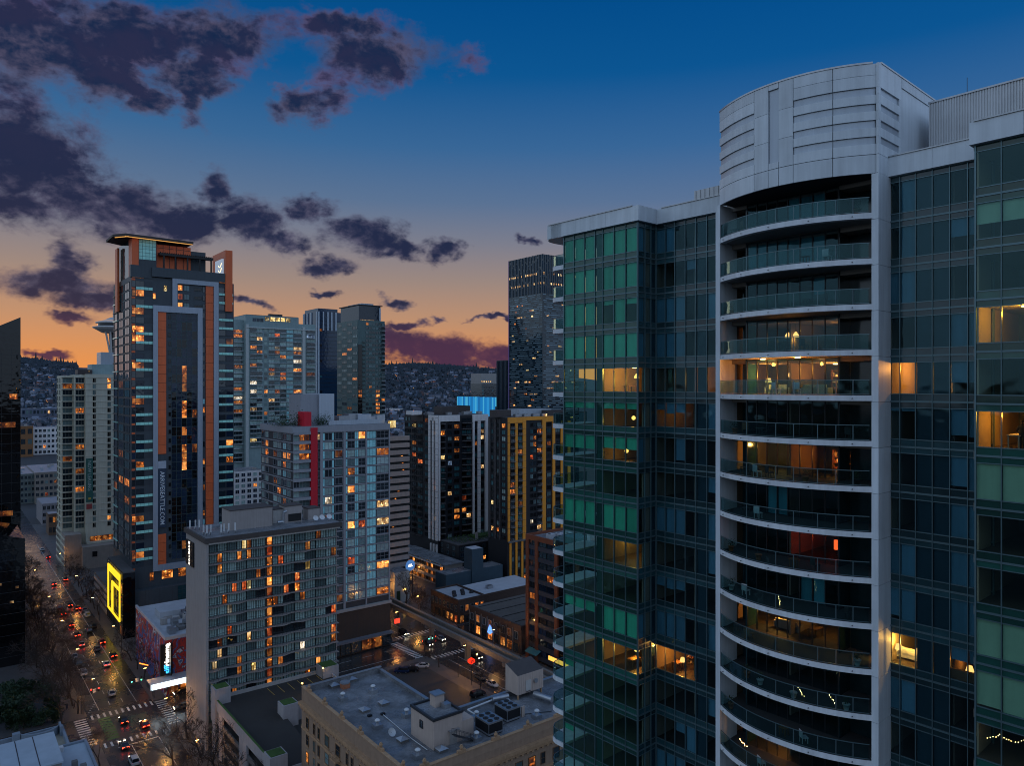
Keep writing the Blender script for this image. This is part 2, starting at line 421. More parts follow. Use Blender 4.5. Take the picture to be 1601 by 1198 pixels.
# ------------------------------------------------------------------ the near glass tower on the right
TA = math.radians(41.3)
TE = Vector((26.2, 51.2))
TB = Vector((math.cos(TA), math.sin(TA))); TS = Vector((-math.sin(TA), math.cos(TA)))
def tw(x, y, z=0.0):
    p = TE + TB * x + TS * y
    return Vector((p.x, p.y, z))
ZP, FH, NF = 103.55, 3.13, 18
tower = thing('glass_apartment_tower', 'tall green and blue glass apartment tower with curved white balconies filling the right side', 'tower', (TE.x, TE.y, 0), TA)
def arc(t, off=0.0):
    """front edge of the curved bay, t 0 (far left) .. 1 (near right); off > 0 moves inward"""
    R0 = 10.2; half = 6.0; cxm, cym = -2.05, 6.0
    sag = 1.95; Rr = (half * half + sag * sag) / (2 * sag); th = math.asin(half / Rr)
    a = th - 2 * th * t
    ox = cxm - sag + Rr
    return (ox - (Rr - off) * math.cos(a), cym + (Rr - off) * math.sin(a))
def arc_px(px):
    lo, hi = 0.0, 1.0
    for _ in range(30):
        mid = (lo + hi) / 2; p = tw(*arc(mid))
        if CX + FPX * p.x / p.y < px: lo = mid
        else: hi = mid
    return lo
def arc_piece(mb, t0, t1, z0, z1, o0, o1, m, n=None):
    """curved slab between offsets o0 (outer) and o1 (inner)"""
    n = n or max(1, round(24 * (t1 - t0)))
    out = [arc(t0 + (t1 - t0) * i / n, o0) for i in range(n + 1)]; inn = [arc(t0 + (t1 - t0) * i / n, o1) for i in range(n + 1)]
    mb.prism((out + inn[::-1])[::-1], z0, z1, m)
    return mb
balc_fl = mat('balcony_floor', (.06, .062, .065), .8)
def tower_build():
    t = tower
    secs = {  # facade, pane widths, glass
        'AB': (Fac(t, -2.6, 29.0, -PI / 2, 9.1), [1.36] * 3 + [.94] + [1.36] * 3, cg_green, 17, 'pane'),
        'BC': (Fac(t, -2.6, 19.9, 0.0, 2.6), [.95, .85, .8], cg_blue, 17, 'corner_pane'),
        'CD': (Fac(t, 0.0, 19.9, -PI / 2, 7.7), [1.05, 1.05, 1.1, 1.1, 1.1, 1.15, 1.15], cg_blue, 17, 'pane'),
        'EF': (Fac(t, 0.0, 0.0, -PI / 2, 6.6), [1.0, 1.0, 1.05, 1.05, 1.05, 1.05, .4], cg_blue, 15, 'pane'),
        'FG': (Fac(t, -3.3, -6.55, -PI / 2, 8.1), [1.35] * 6, cg_sage, 15, 'bay_pane'),
    }
    # structure: core, slabs, partitions, lower shaft
    MB().box(6.0, 18.0, -14.5, 29.0, 44.0, ZP + .3, core_m).build('core_wall', t)
    MB().box(-2.6, 18.0, -14.65, 29.05, 0.0, 46.9, spand).build('lower_shaft', t)
    sl = MB()
    for (x0, x1, y0, y1) in ((-2.45, 6, 20.0, 28.85), (.15, 6, 12.3, 20.0), (-.45, 6, 0.0, 12.3), (.15, 6, -6.4, 0.0), (-3.15, 6, -14.5, -6.4)):
        sl.box(x0, x1, y0, y1, 0, .5, room_c); sl.box(x0, x1, y0, y1, .504, .60, room_f)
    slm = sl.mesh('floor_slab')
    for k in range(NF + 1): obj('floor_slab', slm, t, (0, 0, ZP - k * FH - .28))
    for (x0, y0) in ((-2.4, 24.6), (-2.4, 20.05), (.3, 16.4), (.2, 12.25), (-.3, 7.2), (.2, -.1), (.2, -4.1), (-3.1, -6.45), (-3.1, -9.4)):
        MB().box(x0 + .7, 5.99, y0, y0 + .12, 46.9, ZP - .29, room_w).build('partition_wall', t)
    # curtain walls
    pm = {}
    for key, (F, ws, g, nf, pname) in secs.items():
        x = 0.0; xs = [0.0]
        for w in ws: x += w; xs.append(x)
        tot = xs[-1]; zb = ZP - nf * FH
        for i, xx in enumerate(xs):
            wdt = .09 if i in (0, len(xs) - 1) else .05
            F.put('mullion', bmesh_box('mullion', wdt, .16, nf * FH, mull), xx - wdt / 2, zb, -.09)
        for k in range(nf):
            zt = ZP - k * FH
            for (a, c, d_) in ((-.06, .06, .07), (-.46, -.41, .05), (-2.64, -2.58, .05)): F.put('transom', bmesh_box('transom', tot, d_ + .05, c - a, mull), 0, zt + a, -d_)
            F.put('spandrel_band', bmesh_box('spandrel_band', tot, .03, .35, spand if g is cg_blue else spand_g), 0, zt - .41); F.put('spandrel_band', bmesh_box('spandrel_band', tot, .03, FH - 2.70, spand if g is cg_blue else spand_g), 0, zt - FH + .06)
            for i, w in enumerate(ws):
                F.put(pname, cached(('tp', w, g.name), lambda: MB().box(.035, w - .035, 0, .02, -2.58, -.46, g).mesh('pane')), xs[i], zt)
        pm[key] = (F, ws, xs)
    # blinds: section, floor, pane -> covered share
    def shade(key, k, idx, frac, m):
        F, ws, xs = pm[key]; w = ws[idx]; h = round(2.16 * frac, 2)
        F.put('blind', cached(('bl', w, h, m.name), lambda: MB().box(.05, w - .05, .10, .115, -.44 - h, -.44, m).mesh('blind')), xs[idx], ZP - k * FH)
    full = [0, 1, 2, 4, 5, 6]
    AB = {0: [1] * 6, 1: [.97, 1, 1, .98, 1, 1], 2: [1, 1, 1, .2, 1, .24], 3: [1] * 6, 5: [.27] * 6, 6: [.6, .6, .6, .5, .5, .5], 8: [1] * 6, 11: [.42, .45, .45, 1, 1, 1]}
    for k, fr in AB.items():
        for i, q in zip(full, fr): shade('AB', k, i, q, blind_g)
    for k in (13, 15): shade('AB', k, 0, .3, blind_g)
    for k in range(17): shade('AB', k, 3, 1, blind_k); shade('BC', k, 2, 1, blind_k); shade('CD', k, 4, 1, blind_k)
    for k in range(15): shade('EF', k, 2, 1, blind_k); shade('EF', k, 3, 1, blind_k)
    for k in (0, 1, 2, 3, 6, 11): shade('BC', k, 0, 1, blind_b)
    CD = {0: [1, 1, 0, 0, 0, 0, 0], 1: [0, 0, 0, .4, 0, 0, 0], 2: [1, 1, .95, 0, 0, 1, 0], 3: [1, 1, 1, 0, 0, 0, 0], 5: [.3, .45, .4, 0, 0, 1, 1], 6: [0, 0, .9, 0, 0, 0, 0], 7: [0, 0, 0, 0, 0, .6, 1], 8: [1, 1, 1, 0, 0, 1, 1], 9: [0, 0, 0, 0, 0, .9, 0],
          10: [.4, .45, .4, 0, 0, 0, 1], 11: [1, 1, 1, 0, 0, 1, 1], 13: [0, 0, 0, 0, 0, .7, 0], 14: [0, 0, .4, 1, 0, 0, 0], 15: [1, 1, 1, 0, 0, 1, 1]}
    for k, fr in CD.items():
        for i, q in enumerate(fr):
            if q: shade('CD', k, i, q, blind_b)
    EF = {0: [0, 1, 0, 0, 0, 0], 1: [0, 1, 0, 0, .55, .55], 2: [1, 1, 0, 0, 0, 0], 3: [0, 0, 0, 0, 1, 1], 4: [0, 0, 0, 0, .65, .65], 5: [.1, .1, 0, 0, .8, .85], 6: [0, 0, 0, 0, .9, 1], 7: [0, 0, 0, 0, 1, 1], 8: [1, 1, 0, 0, 1, 1], 9: [.9, 1, 0, 0, 1, 1], 10: [0, 0, 0, 0, .4, .4], 11: [1, 1, 0, 0, 0, 0], 13: [0, 0, 0, 0, 1, 1]}
    for k, fr in EF.items():
        for i, q in enumerate(fr):
            if q: shade('EF', k, i, q, blind_b)
    FG = {1: [.58, .58], 6: [1, 1], 9: [1, 1], 10: [.95, 1], 12: [1, 0]}
    for k, fr in FG.items():
        for i, q in enumerate(fr):
            if q: shade('FG', k, i, q, blind_s)
    # white parapets above the glass
    def parapet(F, w, x0=0.0, z0=ZP - .02, z1=ZP + 1.32, n=2, d=.8):
        for i in range(n):
            F.box('parapet_panel', x0 + w * i / n + .008, x0 + w * (i + 1) / n - .008, -.38, d, z0, z1, white_p)
    parapet(secs['AB'][0], 11.48, -2.0, n=3); parapet(secs['BC'][0], 2.3, .83, n=1); parapet(secs['CD'][0], 7.25, .385, n=2)
    parapet(secs['EF'][0], 6.3, .0, n=2); parapet(secs['FG'][0], 8.3, -.25, n=3)
    for F, w, x0 in ((secs['AB'][0], 10.6, -1.8), (secs['CD'][0], 6.8, .9), (secs['EF'][0], 6.3, 0), (secs['FG'][0], 8.0, 0)):
        F.box('parapet_cap', x0, x0 + w, -.46, .9, ZP + 1.325, ZP + 1.40, steel)
    MB().box(.9, 18, -14.4, 28.9, ZP + .32, ZP + .55, roof_g).build('roof', t); MB().box(-1.7, .89, 20.8, 28.9, ZP + .32, ZP + .55, roof_g).build('roof', t)
    # ---- curved bay: columns, slabs, railings, glazing
    ztop = 111.04
    cols = MB()
    zc0 = 46.9
    for k in range(19):
        z1 = ZP - .05 - k * FH; z0 = z1 - FH + .025
        if z1 < zc0: break
        obj('column_panel', cached('colp', lambda: MB().box(-2.05, 0.0, -.36, .10, 0, FH - .025, white_p).mesh('column_panel')), t, (0, -.02, z0))
    obj('column_core', MB().box(-2.0, -.01, -.31, .05, zc0, ZP, joint).mesh('column_core'), t, (0, -.02, 0))
    MB().box(-2.2, 0.3, 11.85, 12.25, zc0, ZP, white_p).build('end_column', t)
    slab = MB(); arc_piece(slab, 0, 1, .04, .42, 0, .5, white_s, 28)
    out = [arc(i / 28, .5) for i in range(29)]
    slab.prism(([(1.2, 12.0)] + out + [(1.2, 0.3)])[::-1], .06, .40, soffit, balc_fl)
    arc_piece(slab, .003, .997, .421, .43, .05, .52, balc_fl, 28)
    slm = slab.mesh('balcony_slab')
    rail = MB(); arc_piece(rail, .004, .985, 1.05, 1.10, .06, .11, mull, 28); arc_piece(rail, .004, .985, .06, .10, .07, .10, mull, 28)
    rlm = rail.mesh('handrail')
    brk = [.004] + [arc_px(p) for p in (1166, 1212, 1240, 1278, 1307, 1334)] + [.985]
    panels = []
    for i in range(7):
        b = MB(); arc_piece(b, brk[i] + .004, brk[i + 1] - .004, .12, 1.04, .08, .095, cg_rail); panels.append(b.mesh('railing_panel'))
    pst = MB()
    for q in brk[1:-1]:
        p = arc(q, .085); pst.box(p[0] - .025, p[0] + .025, p[1] - .025, p[1] + .025, .02, 1.05, mull)
    psm = pst.mesh('railing_posts')
    spm = MB()
    for q in (.06, .25, .45, .68, .9):
        p = arc(q, -.02); spm.tube((p[0], p[1], .22), (p[0] - .08, p[1] - .02, .20), .035, .035, joint, 6)
    spm = spm.mesh('drain_spout')
    Fb = Fac(t, -.55, 10.4, -PI / 2, 7.3)
    ws = [.86] * 4 + [.98] * 4
    gp = {w: MB().box(.03, w - .03, 0, .02, .0, 2.55, cg_blue).mesh('balcony_pane') for w in set(ws)}
    for k in range(NF):
        zf = ZP - (k + 1) * FH   # slab underside
        obj('balcony_slab', slm, t, (0, 0, zf)); obj('handrail', rlm, t, (0, 0, zf + .42)); obj('railing_posts', psm, t, (0, 0, zf + .42)); obj('drain_spout', spm, t, (0, 0, zf))
        for m in panels: obj('railing_panel', m, t, (0, 0, zf + .42))
        x = 0
        for w in ws:
            Fb.put('balcony_pane', gp[w], x, zf + .44)
            Fb.box('balcony_mullion', x - .03, x + .03, -.04, .06, zf + .44, zf + FH, mull_d); x += w
        Fb.box('balcony_mullion', x - .03, x + .03, -.04, .06, zf + .44, zf + FH, mull_d)
        Fb.box('door_head', .03, x - .03, -.01, .05, zf + .44 + 2.56, zf + FH - .002, spand)
    bt = mat('teal_curtain', (.07, .30, .34), .9, var=.25, streak=.4, orv=.25)
    for k, idx in ((0, (4, 5, 6)), (1, (0, 1, 2, 3, 4, 5, 6)), (2, (6,)), (7, (2, 3)), (9, (5, 6))):
        for i in idx:
            w = ws[i]; Fb.put('balcony_curtain', cached(('bcur', w, k == 2), lambda: MB().box(.06, w - .06, .12, .135, .05 if k != 2 else 1.2, 2.5, bt).mesh('balcony_curtain')), sum(ws[:i]), ZP - (k + 1) * FH + .44)
    # cheeks either side of the glazed room
    for (x0, x1, y0, y1) in ((-.52, 1.15, 10.45, 10.55), (-.52, 1.15, 2.95, 3.05)):
        MB().box(x0, x1, y0, y1, zc0, ZP - .3, spand).build('cheek_wall', t)
    MB().box(1.16, 1.22, 10.56, 11.84, zc0, ZP - .3, spand).build('cheek_wall', t)
    MB().box(1.16, 1.22, .3, 2.94, zc0, ZP - .3, spand).build('cheek_wall', t)
    # ---- penthouse drum
    body = MB(); arc_piece(body, .002, .998, ZP - .0, ztop - .05, .16, .6, joint, 28)
    out = [arc(i / 28, .6) for i in range(29)]
    body.prism(([(9.2, 12.0)] + out + [(9.2, -.2)])[::-1], ZP + .02, ztop - .06, joint, roof_g); body.build('drum_core', t)
    edges = [0.002] + [arc_px(p) for p in (1179, 1201, 1217, 1240, 1302)] + [1.018]
    def row(t0, t1, z0, z1, m=white_p, o0=0.0, name='drum_panel'):
        b = MB(); arc_piece(b, t0 + .0018, t1 - .0018, z0 + .012, z1 - .012, o0, .155, m); b.build(name, t)
    zf1 = ZP + 1.28
    lv = [(106.0 + 1.15 * i, 106.42 + 1.15 * i) for i in range(4)]
    lvz = [(105.55 + 1.12 * i, 106.05 + 1.12 * i) for i in range(4)]
    for i in range(6):
        t0, t1 = edges[i], edges[i + 1]
        row(t0, t1, ZP - .03, zf1 - .02)
        if i in (0, 4, 5):
            z = zf1
            for (a, b_) in lvz:
                row(t0, t1, z, a); row(t0, t1, a, b_, louver, .12, 'louver'); z = b_
            row(t0, t1, z, 110.25); row(t0, t1, 110.25, ztop)
        elif i == 2:
            row(t0, t1, zf1, 105.3); row(t0, t1, 105.3, ztop - .4, louver, .13, 'louver'); row(t0, t1, ztop - .4, ztop)
        else:
            for a, b_ in ((zf1, 106.9), (106.9, 109.0), (109.0, ztop)): row(t0, t1, a, b_)
    cap = MB(); arc_piece(cap, 0, 1, ztop + .002, ztop + .12, -.04, .5, steel, 28); cap.build('drum_cap', t)
    Fs = Fac(t, -2.0, -.21, 0.0, 11.2)   # side of the drum that faces right
    z = ZP - .02
    Fs.box('drum_panel', .0, 2.1, -.16, 0, ZP - .03, zf1 - .03, white_p)
    z = zf1
    for (a, b_) in lvz:
        Fs.box('drum_panel', .0, 3.9, -.16, 0, z, a - .01, white_p); Fs.box('louver', .35, 3.5, -.05, 0, a, b_ - .01, louver)
        Fs.box('drum_panel', .0, .34, -.16, 0, a, b_ - .01, white_p); Fs.box('drum_panel', 3.51, 3.9, -.16, 0, a, b_ - .01, white_p); z = b_
    Fs.box('drum_panel', .0, 3.9, -.16, 0, z, ztop, white_p); Fs.box('drum_panel', 3.93, 11.15, -.10, 0, zf1, ztop - .7, white_p); Fs.box('drum_panel', 3.93, 11.15, -.16, 0, ztop - .68, ztop, white_p)
    Fs.box('drum_cap', .4, 11.2, -.2, .3, ztop + .01, ztop + .12, steel)
    # ---- corrugated plant screen behind the parapet
    Fc = Fac(t, 5.0, -1.1, -PI / 2, 8.0)
    b = MB(); n = 44; L = 7.6
    for i in range(n):
        x = L * i / n; w = L / n
        b.face([(x, 0, 0), (x + w * .5, 0, 0), (x + w * .5, 0, 5.3), (x, 0, 5.3)], white_m); b.face([(x + w * .5, 0, 0), (x + w * .62, .06, 0), (x + w * .62, .06, 5.3), (x + w * .5, 0, 5.3)], white_m)
        b.face([(x + w * .62, .06, 0), (x + w * .88, .06, 0), (x + w * .88, .06, 5.3), (x + w * .62, .06, 5.3)], white_m); b.face([(x + w * .88, .06, 0), (x + w, 0, 0), (x + w, 0, 5.3), (x + w * .88, .06, 5.3)], white_m)
    Fc.put('plant_screen', b.mesh('plant_screen'), 0, ZP + .9)
    MB().box(5.1, 12, -8.7, -1.2, ZP + .56, ZP + 6.0, white_m).build('plant_room', t)
    Fc.box('screen_cap', -.05, 7.7, -.06, .1, ZP + 6.2, ZP + 6.32, steel)
    # parapet railing and roof screen left of the drum
    MB().box(1.0, 1.1, 12.6, 16.5, ZP + 1.41, ZP + 2.6, white_m).build('roof_screen', t)
    for i in range(9): MB().box(.94, .99, 12.7 + i * .45, 12.76 + i * .45, ZP + 1.41, ZP + 2.6, white_m).build('screen_rib', t)
    # antennas and roof davits
    for (x, y, h) in ((4.5, 15.5, 2.9), (7.0, -3.0, 7.6), (8.0, -6.4, 8.2)):
        MB().tube((x, y, ZP + .5), (x, y, ZP + .5 + h), .03, .02, steel_d, 6).build('antenna_mast', t)
    b = MB()
    for (x, y) in ((6.0, -9.6), (6.6, -10.2)):
        pts = [(x, y, ZP + 4.5), (x, y, ZP + 7.0), (x - .3, y - .3, ZP + 7.5), (x - .9, y - .7, ZP + 7.4), (x - 1.1, y - .8, ZP + 7.0)]
        for p, q in zip(pts, pts[1:]): b.tube(p, q, .07, .07, steel_d, 6)
    b.build('roof_davit', t)
    # ---- rounded balconies stacked on the far left edge
    ol = [(-2.55, 29.1), (-2.55, 30.3), (-2.3, 30.9), (-1.8, 31.25), (-1.0, 31.4), (3.2, 31.4), (3.2, 29.1)]
    sm = MB().prism(ol[::-1], 0, .42, white_s).mesh('side_balcony_slab')
    rm = MB(); gm = MB(); il = [(-2.48, 29.1), (-2.48, 30.28), (-2.24, 30.84), (-1.76, 31.18), (-1.0, 31.33), (3.1, 31.33)]
    for p, q in zip(il, il[1:]):
        d = Vector((q[0] - p[0], q[1] - p[1], 0)).normalized(); nrm = Vector((-d.y, d.x, 0)) * .02
        for (z0, z1, mb_, m_, e) in ((1.02, 1.08, rm, mull, 1), (.06, 1.0, gm, cg_rail, .3)):
            a0, b0 = Vector((*p, 0)), Vector((*q, 0)); v = [a0 - nrm * e, b0 - nrm * e, b0 + nrm * e, a0 + nrm * e]
            mb_.prism([(w.x, w.y) for w in v], z0, z1, m_)
        rm.box(q[0] - .02, q[0] + .02, q[1] - .02, q[1] + .02, 0, 1.02, mull)
    rm, gm = rm.mesh('side_handrail'), gm.mesh('side_railing_glass')
    for k in range(17):
        zf = ZP - (k + 1) * FH
        obj('side_balcony_slab', sm, t, (0, 0, zf)); obj('side_handrail', rm, t, (0, 0, zf + .42)); obj('side_railing_glass', gm, t, (0, 0, zf + .42))
    orf = [(-2.98, 29.02), (-2.98, 30.5), (-2.6, 31.3), (-1.9, 31.8), (-1.0, 32.0), (4, 32.0), (4, 29.02)]
    MB().prism(orf[::-1], ZP - .03, ZP + 1.30, white_p).build('roof_overhang', t)
    return secs
tower_secs = tower_build()
NUM = ['top', 'second', 'third', 'fourth', 'fifth', 'sixth', 'seventh', 'eighth', 'ninth', 'tenth', 'eleventh', 'twelfth', 'thirteenth', 'fourteenth', 'fifteenth', 'sixteenth', 'seventeenth']
def fl(k): return ('top floor' if k == 0 else NUM[k] + ' floor from top')
e_bulb = emit('warm_bulb', (1, .62, .24), 9.0); e_shade = emit('lamp_shade_glow', (1, .46, .12), 2.6); e_red = emit('red_lamp_glow', (1, .10, .02), 2.2)
e_panel = emit('white_bulb', (1, .80, .50), 10)
def room_lamp(kind, x, y, z, power, label, col=(1, .50, .16), r=.14):
    t = thing(kind, label, 'lamp', tw(x, y, z), TA)
    if kind == 'pendant_lamp':
        MB().lathe([(.05, .30), (.22, .05), (.24, -.12)], e_shade, 12, caps=False).build('lamp_shade', t); MB().tube((0, 0, .3), (0, 0, .9), .012, .012, black_m, 5).build('cord', t)
    elif kind == 'ceiling_lamp':
        MB().lathe([(.16, .0), (.20, .03), (.20, .07)], e_bulb, 12).build('diffuser', t); MB().lathe([(.22, .071), (.22, .11)], white_m, 12).build('base', t)
    elif kind == 'globe_lamp':
        MB().lathe([(.02, -.2), (.14, -.14), (.2, 0), (.14, .14), (.02, .2)], e_shade, 12).build('globe', t); MB().tube((0, 0, .2), (0, 0, .8), .012, .012, black_m, 5).build('cord', t)
    else:
        sh = e_red if kind == 'red_floor_lamp' else e_shade
        MB().lathe([(.26, -.16), (.16, .2)] if kind != 'red_floor_lamp' else [(.17, -.35), (.17, .35)], sh, 12, caps=False).build('lamp_shade', t)
        MB().tube((0, 0, -.16), (0, 0, -.75), .02, .02, black_m, 6).lathe([(.14, -.80), (.14, -.75)], black_m, 10).build('stand', t)
    if power:
        ld = bpy.data.lights.new('lamp_light', 'POINT'); ld.energy = power * (7.5 if 'amber' in label else 5.0); ld.color = (col[0], col[1] * .62, col[2] * .26); ld.shadow_soft_size = r
        o = bpy.data.objects.new('lamp_light', ld); o.location = (-.1, 0, {'table_lamp': .45, 'globe_lamp': -.35, 'red_floor_lamp': .5}.get(kind, -.35)); link(o, t)
    return t
def zfl(k): return ZP - (k + 1) * FH + .34          # finished floor of storey k
def zce(k): return ZP - k * FH - .30                # its ceiling
room_lamp('ceiling_lamp', -.2, 22.2, zce(4) - .12, 70, 'ceiling lamp in the amber lit corner flat, left glass wing, ' + fl(4))
room_lamp('pendant_lamp', -1.4, 21.0, zce(4) - .95, 45, 'box pendant lamp glowing beside the glass corner, left wing, ' + fl(4))
room_lamp('ceiling_lamp', .6, 26.9, zce(4) - .12, 14, 'dim ceiling lamp at the left end of the left wing, ' + fl(4))
room_lamp('globe_lamp', -.6, 22.0, zfl(5) + .9, 9, 'small globe lamp under half blinds, left wing, ' + fl(5), r=.1)
room_lamp('globe_lamp', -.4, 23.0, zfl(6) + .9, 9, 'small globe lamp in the dim room, left wing, ' + fl(6))
room_lamp('ceiling_lamp', 1.6, 23.6, zce(9) - .12, 16, 'yellow ceiling lamp in a dim room, left wing, ' + fl(9), (1, .62, .2))
room_lamp('pendant_lamp', -.6, 21.6, zce(12) - 1.0, 42, 'pendant lamp over a lit table, left wing, ' + fl(12))
room_lamp('ceiling_lamp', .4, 26.2, zce(12) - .12, 12, 'dim ceiling lamp, left end of the left wing, ' + fl(12))
room_lamp('table_lamp', 2.0, 14.4, zfl(4) + .9, 26, 'table lamp behind the last pane beside the white bay, ' + fl(4))
room_lamp('ceiling_lamp', 3.0, 18.2, zce(5) - .12, 9, 'weak ceiling lamp behind blinds by the inner corner, ' + fl(5))
room_lamp('table_lamp', 1.8, 18.3, zfl(12) + .9, 60, 'orange table lamp in the brightly lit inner corner room, ' + fl(12))
room_lamp('ceiling_lamp', 3.6, -1.6, zce(4) - .12, 70, 'ceiling lamp in the amber lit room right of the white column, ' + fl(4))
room_lamp('table_lamp', 1.2, -.45, zfl(10) + 1.0, 45, 'left table lamp of two in the yellow lit room, ' + fl(10), (1, .70, .25))
room_lamp('table_lamp', 1.3, -1.75, zfl(10) + 1.0, 45, 'right table lamp of two in the yellow lit room, ' + fl(10), (1, .64, .22))
room_lamp('table_lamp', 2.2, -4.6, zfl(10) + .4, 5, 'dim lamp behind brown couch below half blinds, ' + fl(10), (1, .4, .1))
room_lamp('ceiling_lamp', -1.4, -8.6, zce(3) - .12, 70, 'bright yellow ceiling lamp at the right picture edge, ' + fl(3), (1, .66, .10))
room_lamp('ceiling_lamp', -.2, -8.4, zce(5) - .12, 60, 'kitchen ceiling lamp above the standing cook, ' + fl(5), (1, .50, .12))
room_lamp('ceiling_lamp', -1.6, -7.6, zce(5) - .12, 8, 'weak hall lamp left of the lit kitchen, ' + fl(5), (1, .6, .2))
# curved bay
room_lamp('pendant_lamp', .9, 7.7, zce(3) - .95, 9, 'left pendant lamp of the pair in the curved bay, ' + fl(3))
room_lamp('pendant_lamp', .9, 7.05, zce(3) - .95, 9, 'right pendant lamp of the pair in the curved bay, ' + fl(3))
room_lamp('ceiling_lamp', 2.6, 4.3, zce(3) - .12, 8, 'small spot lamp on the ceiling, right half of the curved bay, ' + fl(3))
room_lamp('table_lamp', .6, 9.2, zfl(4) + 1.15, 55, 'bright table lamp at the left of the amber lit bay, ' + fl(4))
room_lamp('globe_lamp', .9, 7.5, zce(4) - .9, 30, 'round globe lamp hanging in the amber lit bay, ' + fl(4))
room_lamp('ceiling_lamp', 2.0, 4.4, zce(4) - .12, 60, 'ceiling lamp over the bar in the amber lit bay, ' + fl(4))
room_lamp('ceiling_lamp', -1.3, 8.6, zce(4) + .28, 16, 'left soffit lamp under the balcony over the amber bay, ' + fl(4))
room_lamp('ceiling_lamp', -2.4, 5.2, zce(4) + .28, 16, 'right soffit lamp under the balcony over the amber bay, ' + fl(4))
room_lamp('ceiling_lamp', 2.6, 8.9, zce(6) - .12, 42, 'kitchen ceiling lamp at the left of the bay, ' + fl(6), (1, .66, .3))
room_lamp('table_lamp', 2.6, 4.2, zfl(6) + 1.2, 40, 'lamp over the shelf wall at the right of the bay, ' + fl(6), (1, .38, .1))
room_lamp('red_floor_lamp', 1.2, 4.0, zfl(8) + 1.25, 18, 'tall red floor lamp glowing in the dark bay, ' + fl(8), (1, .10, .02))
room_lamp('ceiling_lamp', 1.6, 8.8, zce(10) - .9, 34, 'ceiling lamp over the living room behind the bay, ' + fl(10), (1, .60, .2))
room_lamp('ceiling_lamp', 2.6, 5.0, zce(10) - .12, 16, 'second, dimmer lamp in the living room behind the bay, ' + fl(10), (1, .60, .2))
room_lamp('table_lamp', .7, 7.4, zfl(13) + 1.0, 30, 'bare bright table lamp in the lowest lit bay room, ' + fl(13))
# ---- furniture seen through the glass and on the balconies
def sofa(x, y, z, rz, label, m=furn):
    t = thing('sofa', label, 'sofa', tw(x, y, z), TA + rz)
    MB().box(-.9, .9, -.4, .4, .12, .44, m).build('seat', t); MB().box(-.9, .9, .25, .45, .44, .85, m).build('backrest', t)
    MB().box(-1.05, -.9, -.4, .45, .12, .62, m).build('armrest', t); MB().box(.9, 1.05, -.4, .45, .12, .62, m).build('armrest', t)
def table(x, y, z, label, w=1.2, d=.7, h=.72, m=wood):
    t = thing('table', label, 'table', tw(x, y, z), TA)
    MB().box(-w / 2, w / 2, -d / 2, d / 2, h - .05, h, m).build('table_top', t)
    lm = bmesh_box('leg', .06, .06, h - .05, m)
    for sx in (-1, 1):
        for sy in (-1, 1): obj('leg', lm, t, (sx * (w / 2 - .08) - .03, sy * (d / 2 - .08) - .03, 0))
def chair(x, y, z, rz, label, m=steel_d):
    t = thing('balcony_chair', label, 'chair', tw(x, y, z), TA + rz)
    MB().box(-.24, .24, -.24, .24, .40, .46, m).build('seat', t); MB().box(-.24, .24, .2, .25, .46, .92, m).build('backrest', t)
    lm = bmesh_box('leg', .04, .04, .40, m)
    for sx in (-.22, .18):
        for sy in (-.22, .18): obj('leg', lm, t, (sx, sy, 0))
def planter(x, y, z, label, m=terracotta, h=.42, leaf=True):
    t = thing('flower_pot', label, 'planter', tw(x, y, z))
    MB().lathe([(.16, 0), (.24, h - .06), (.27, h - .06), (.27, h)], m, 12).build('pot', t)
    if leaf:
        b = MB(); r = random.Random(label)
        for i in range(60):
            a, q, hh = r.random() * 6.28, r.random() * .34, h + r.random() * .5
            p = Vector((math.cos(a) * q, math.sin(a) * q, hh)); d = Vector((r.uniform(-1, 1), r.uniform(-1, 1), r.uniform(0, 1))).normalized() * .12
            e = d.orthogonal().normalized() * .04
            b.face([p, p + d * .5 + e, p + d, p + d * .5 - e], plant_g)
        b.build('foliage', t)
sofa(1.2, 8.6, zfl(4), PI / 2, 'low sofa behind the railing of the amber lit bay, ' + fl(4), blind)
sofa(1.4, 5.6, zfl(4), PI / 2, 'second pale sofa right of the globe lamp, amber lit bay, ' + fl(4), blind)
sofa(1.6, 8.0, zfl(10), PI / 2, 'brown sofa in the lit living room behind the bay, ' + fl(10))
sofa(2.2, -1.0, zfl(10), PI / 2, 'pale armchair sofa between two table lamps, ' + fl(10), blind)
sofa(.6, -4.6, zfl(10), PI / 2, 'brown couch under half drawn blinds, ' + fl(10), wood)
table(-.8, 21.8, zfl(12), 'dining table under the pendant lamp, left wing, ' + fl(12)); table(-.6, 22.4, zfl(4), 'dining table in the amber corner flat, left wing, ' + fl(4))
table(1.6, 5.8, zfl(10), 'dark table right of the brown sofa behind the bay, ' + fl(10)); table(1.0, 7.6, zfl(3), 'long table below the pendant pair, curved bay, ' + fl(3))
table(1.6, 18.6, zfl(12), 'table carrying the orange lamp in the inner corner room, ' + fl(12)); table(-.7, -8.1, zfl(5), 'kitchen worktop in front of the cook, ' + fl(5), 2.2, .7, .9, room_c)
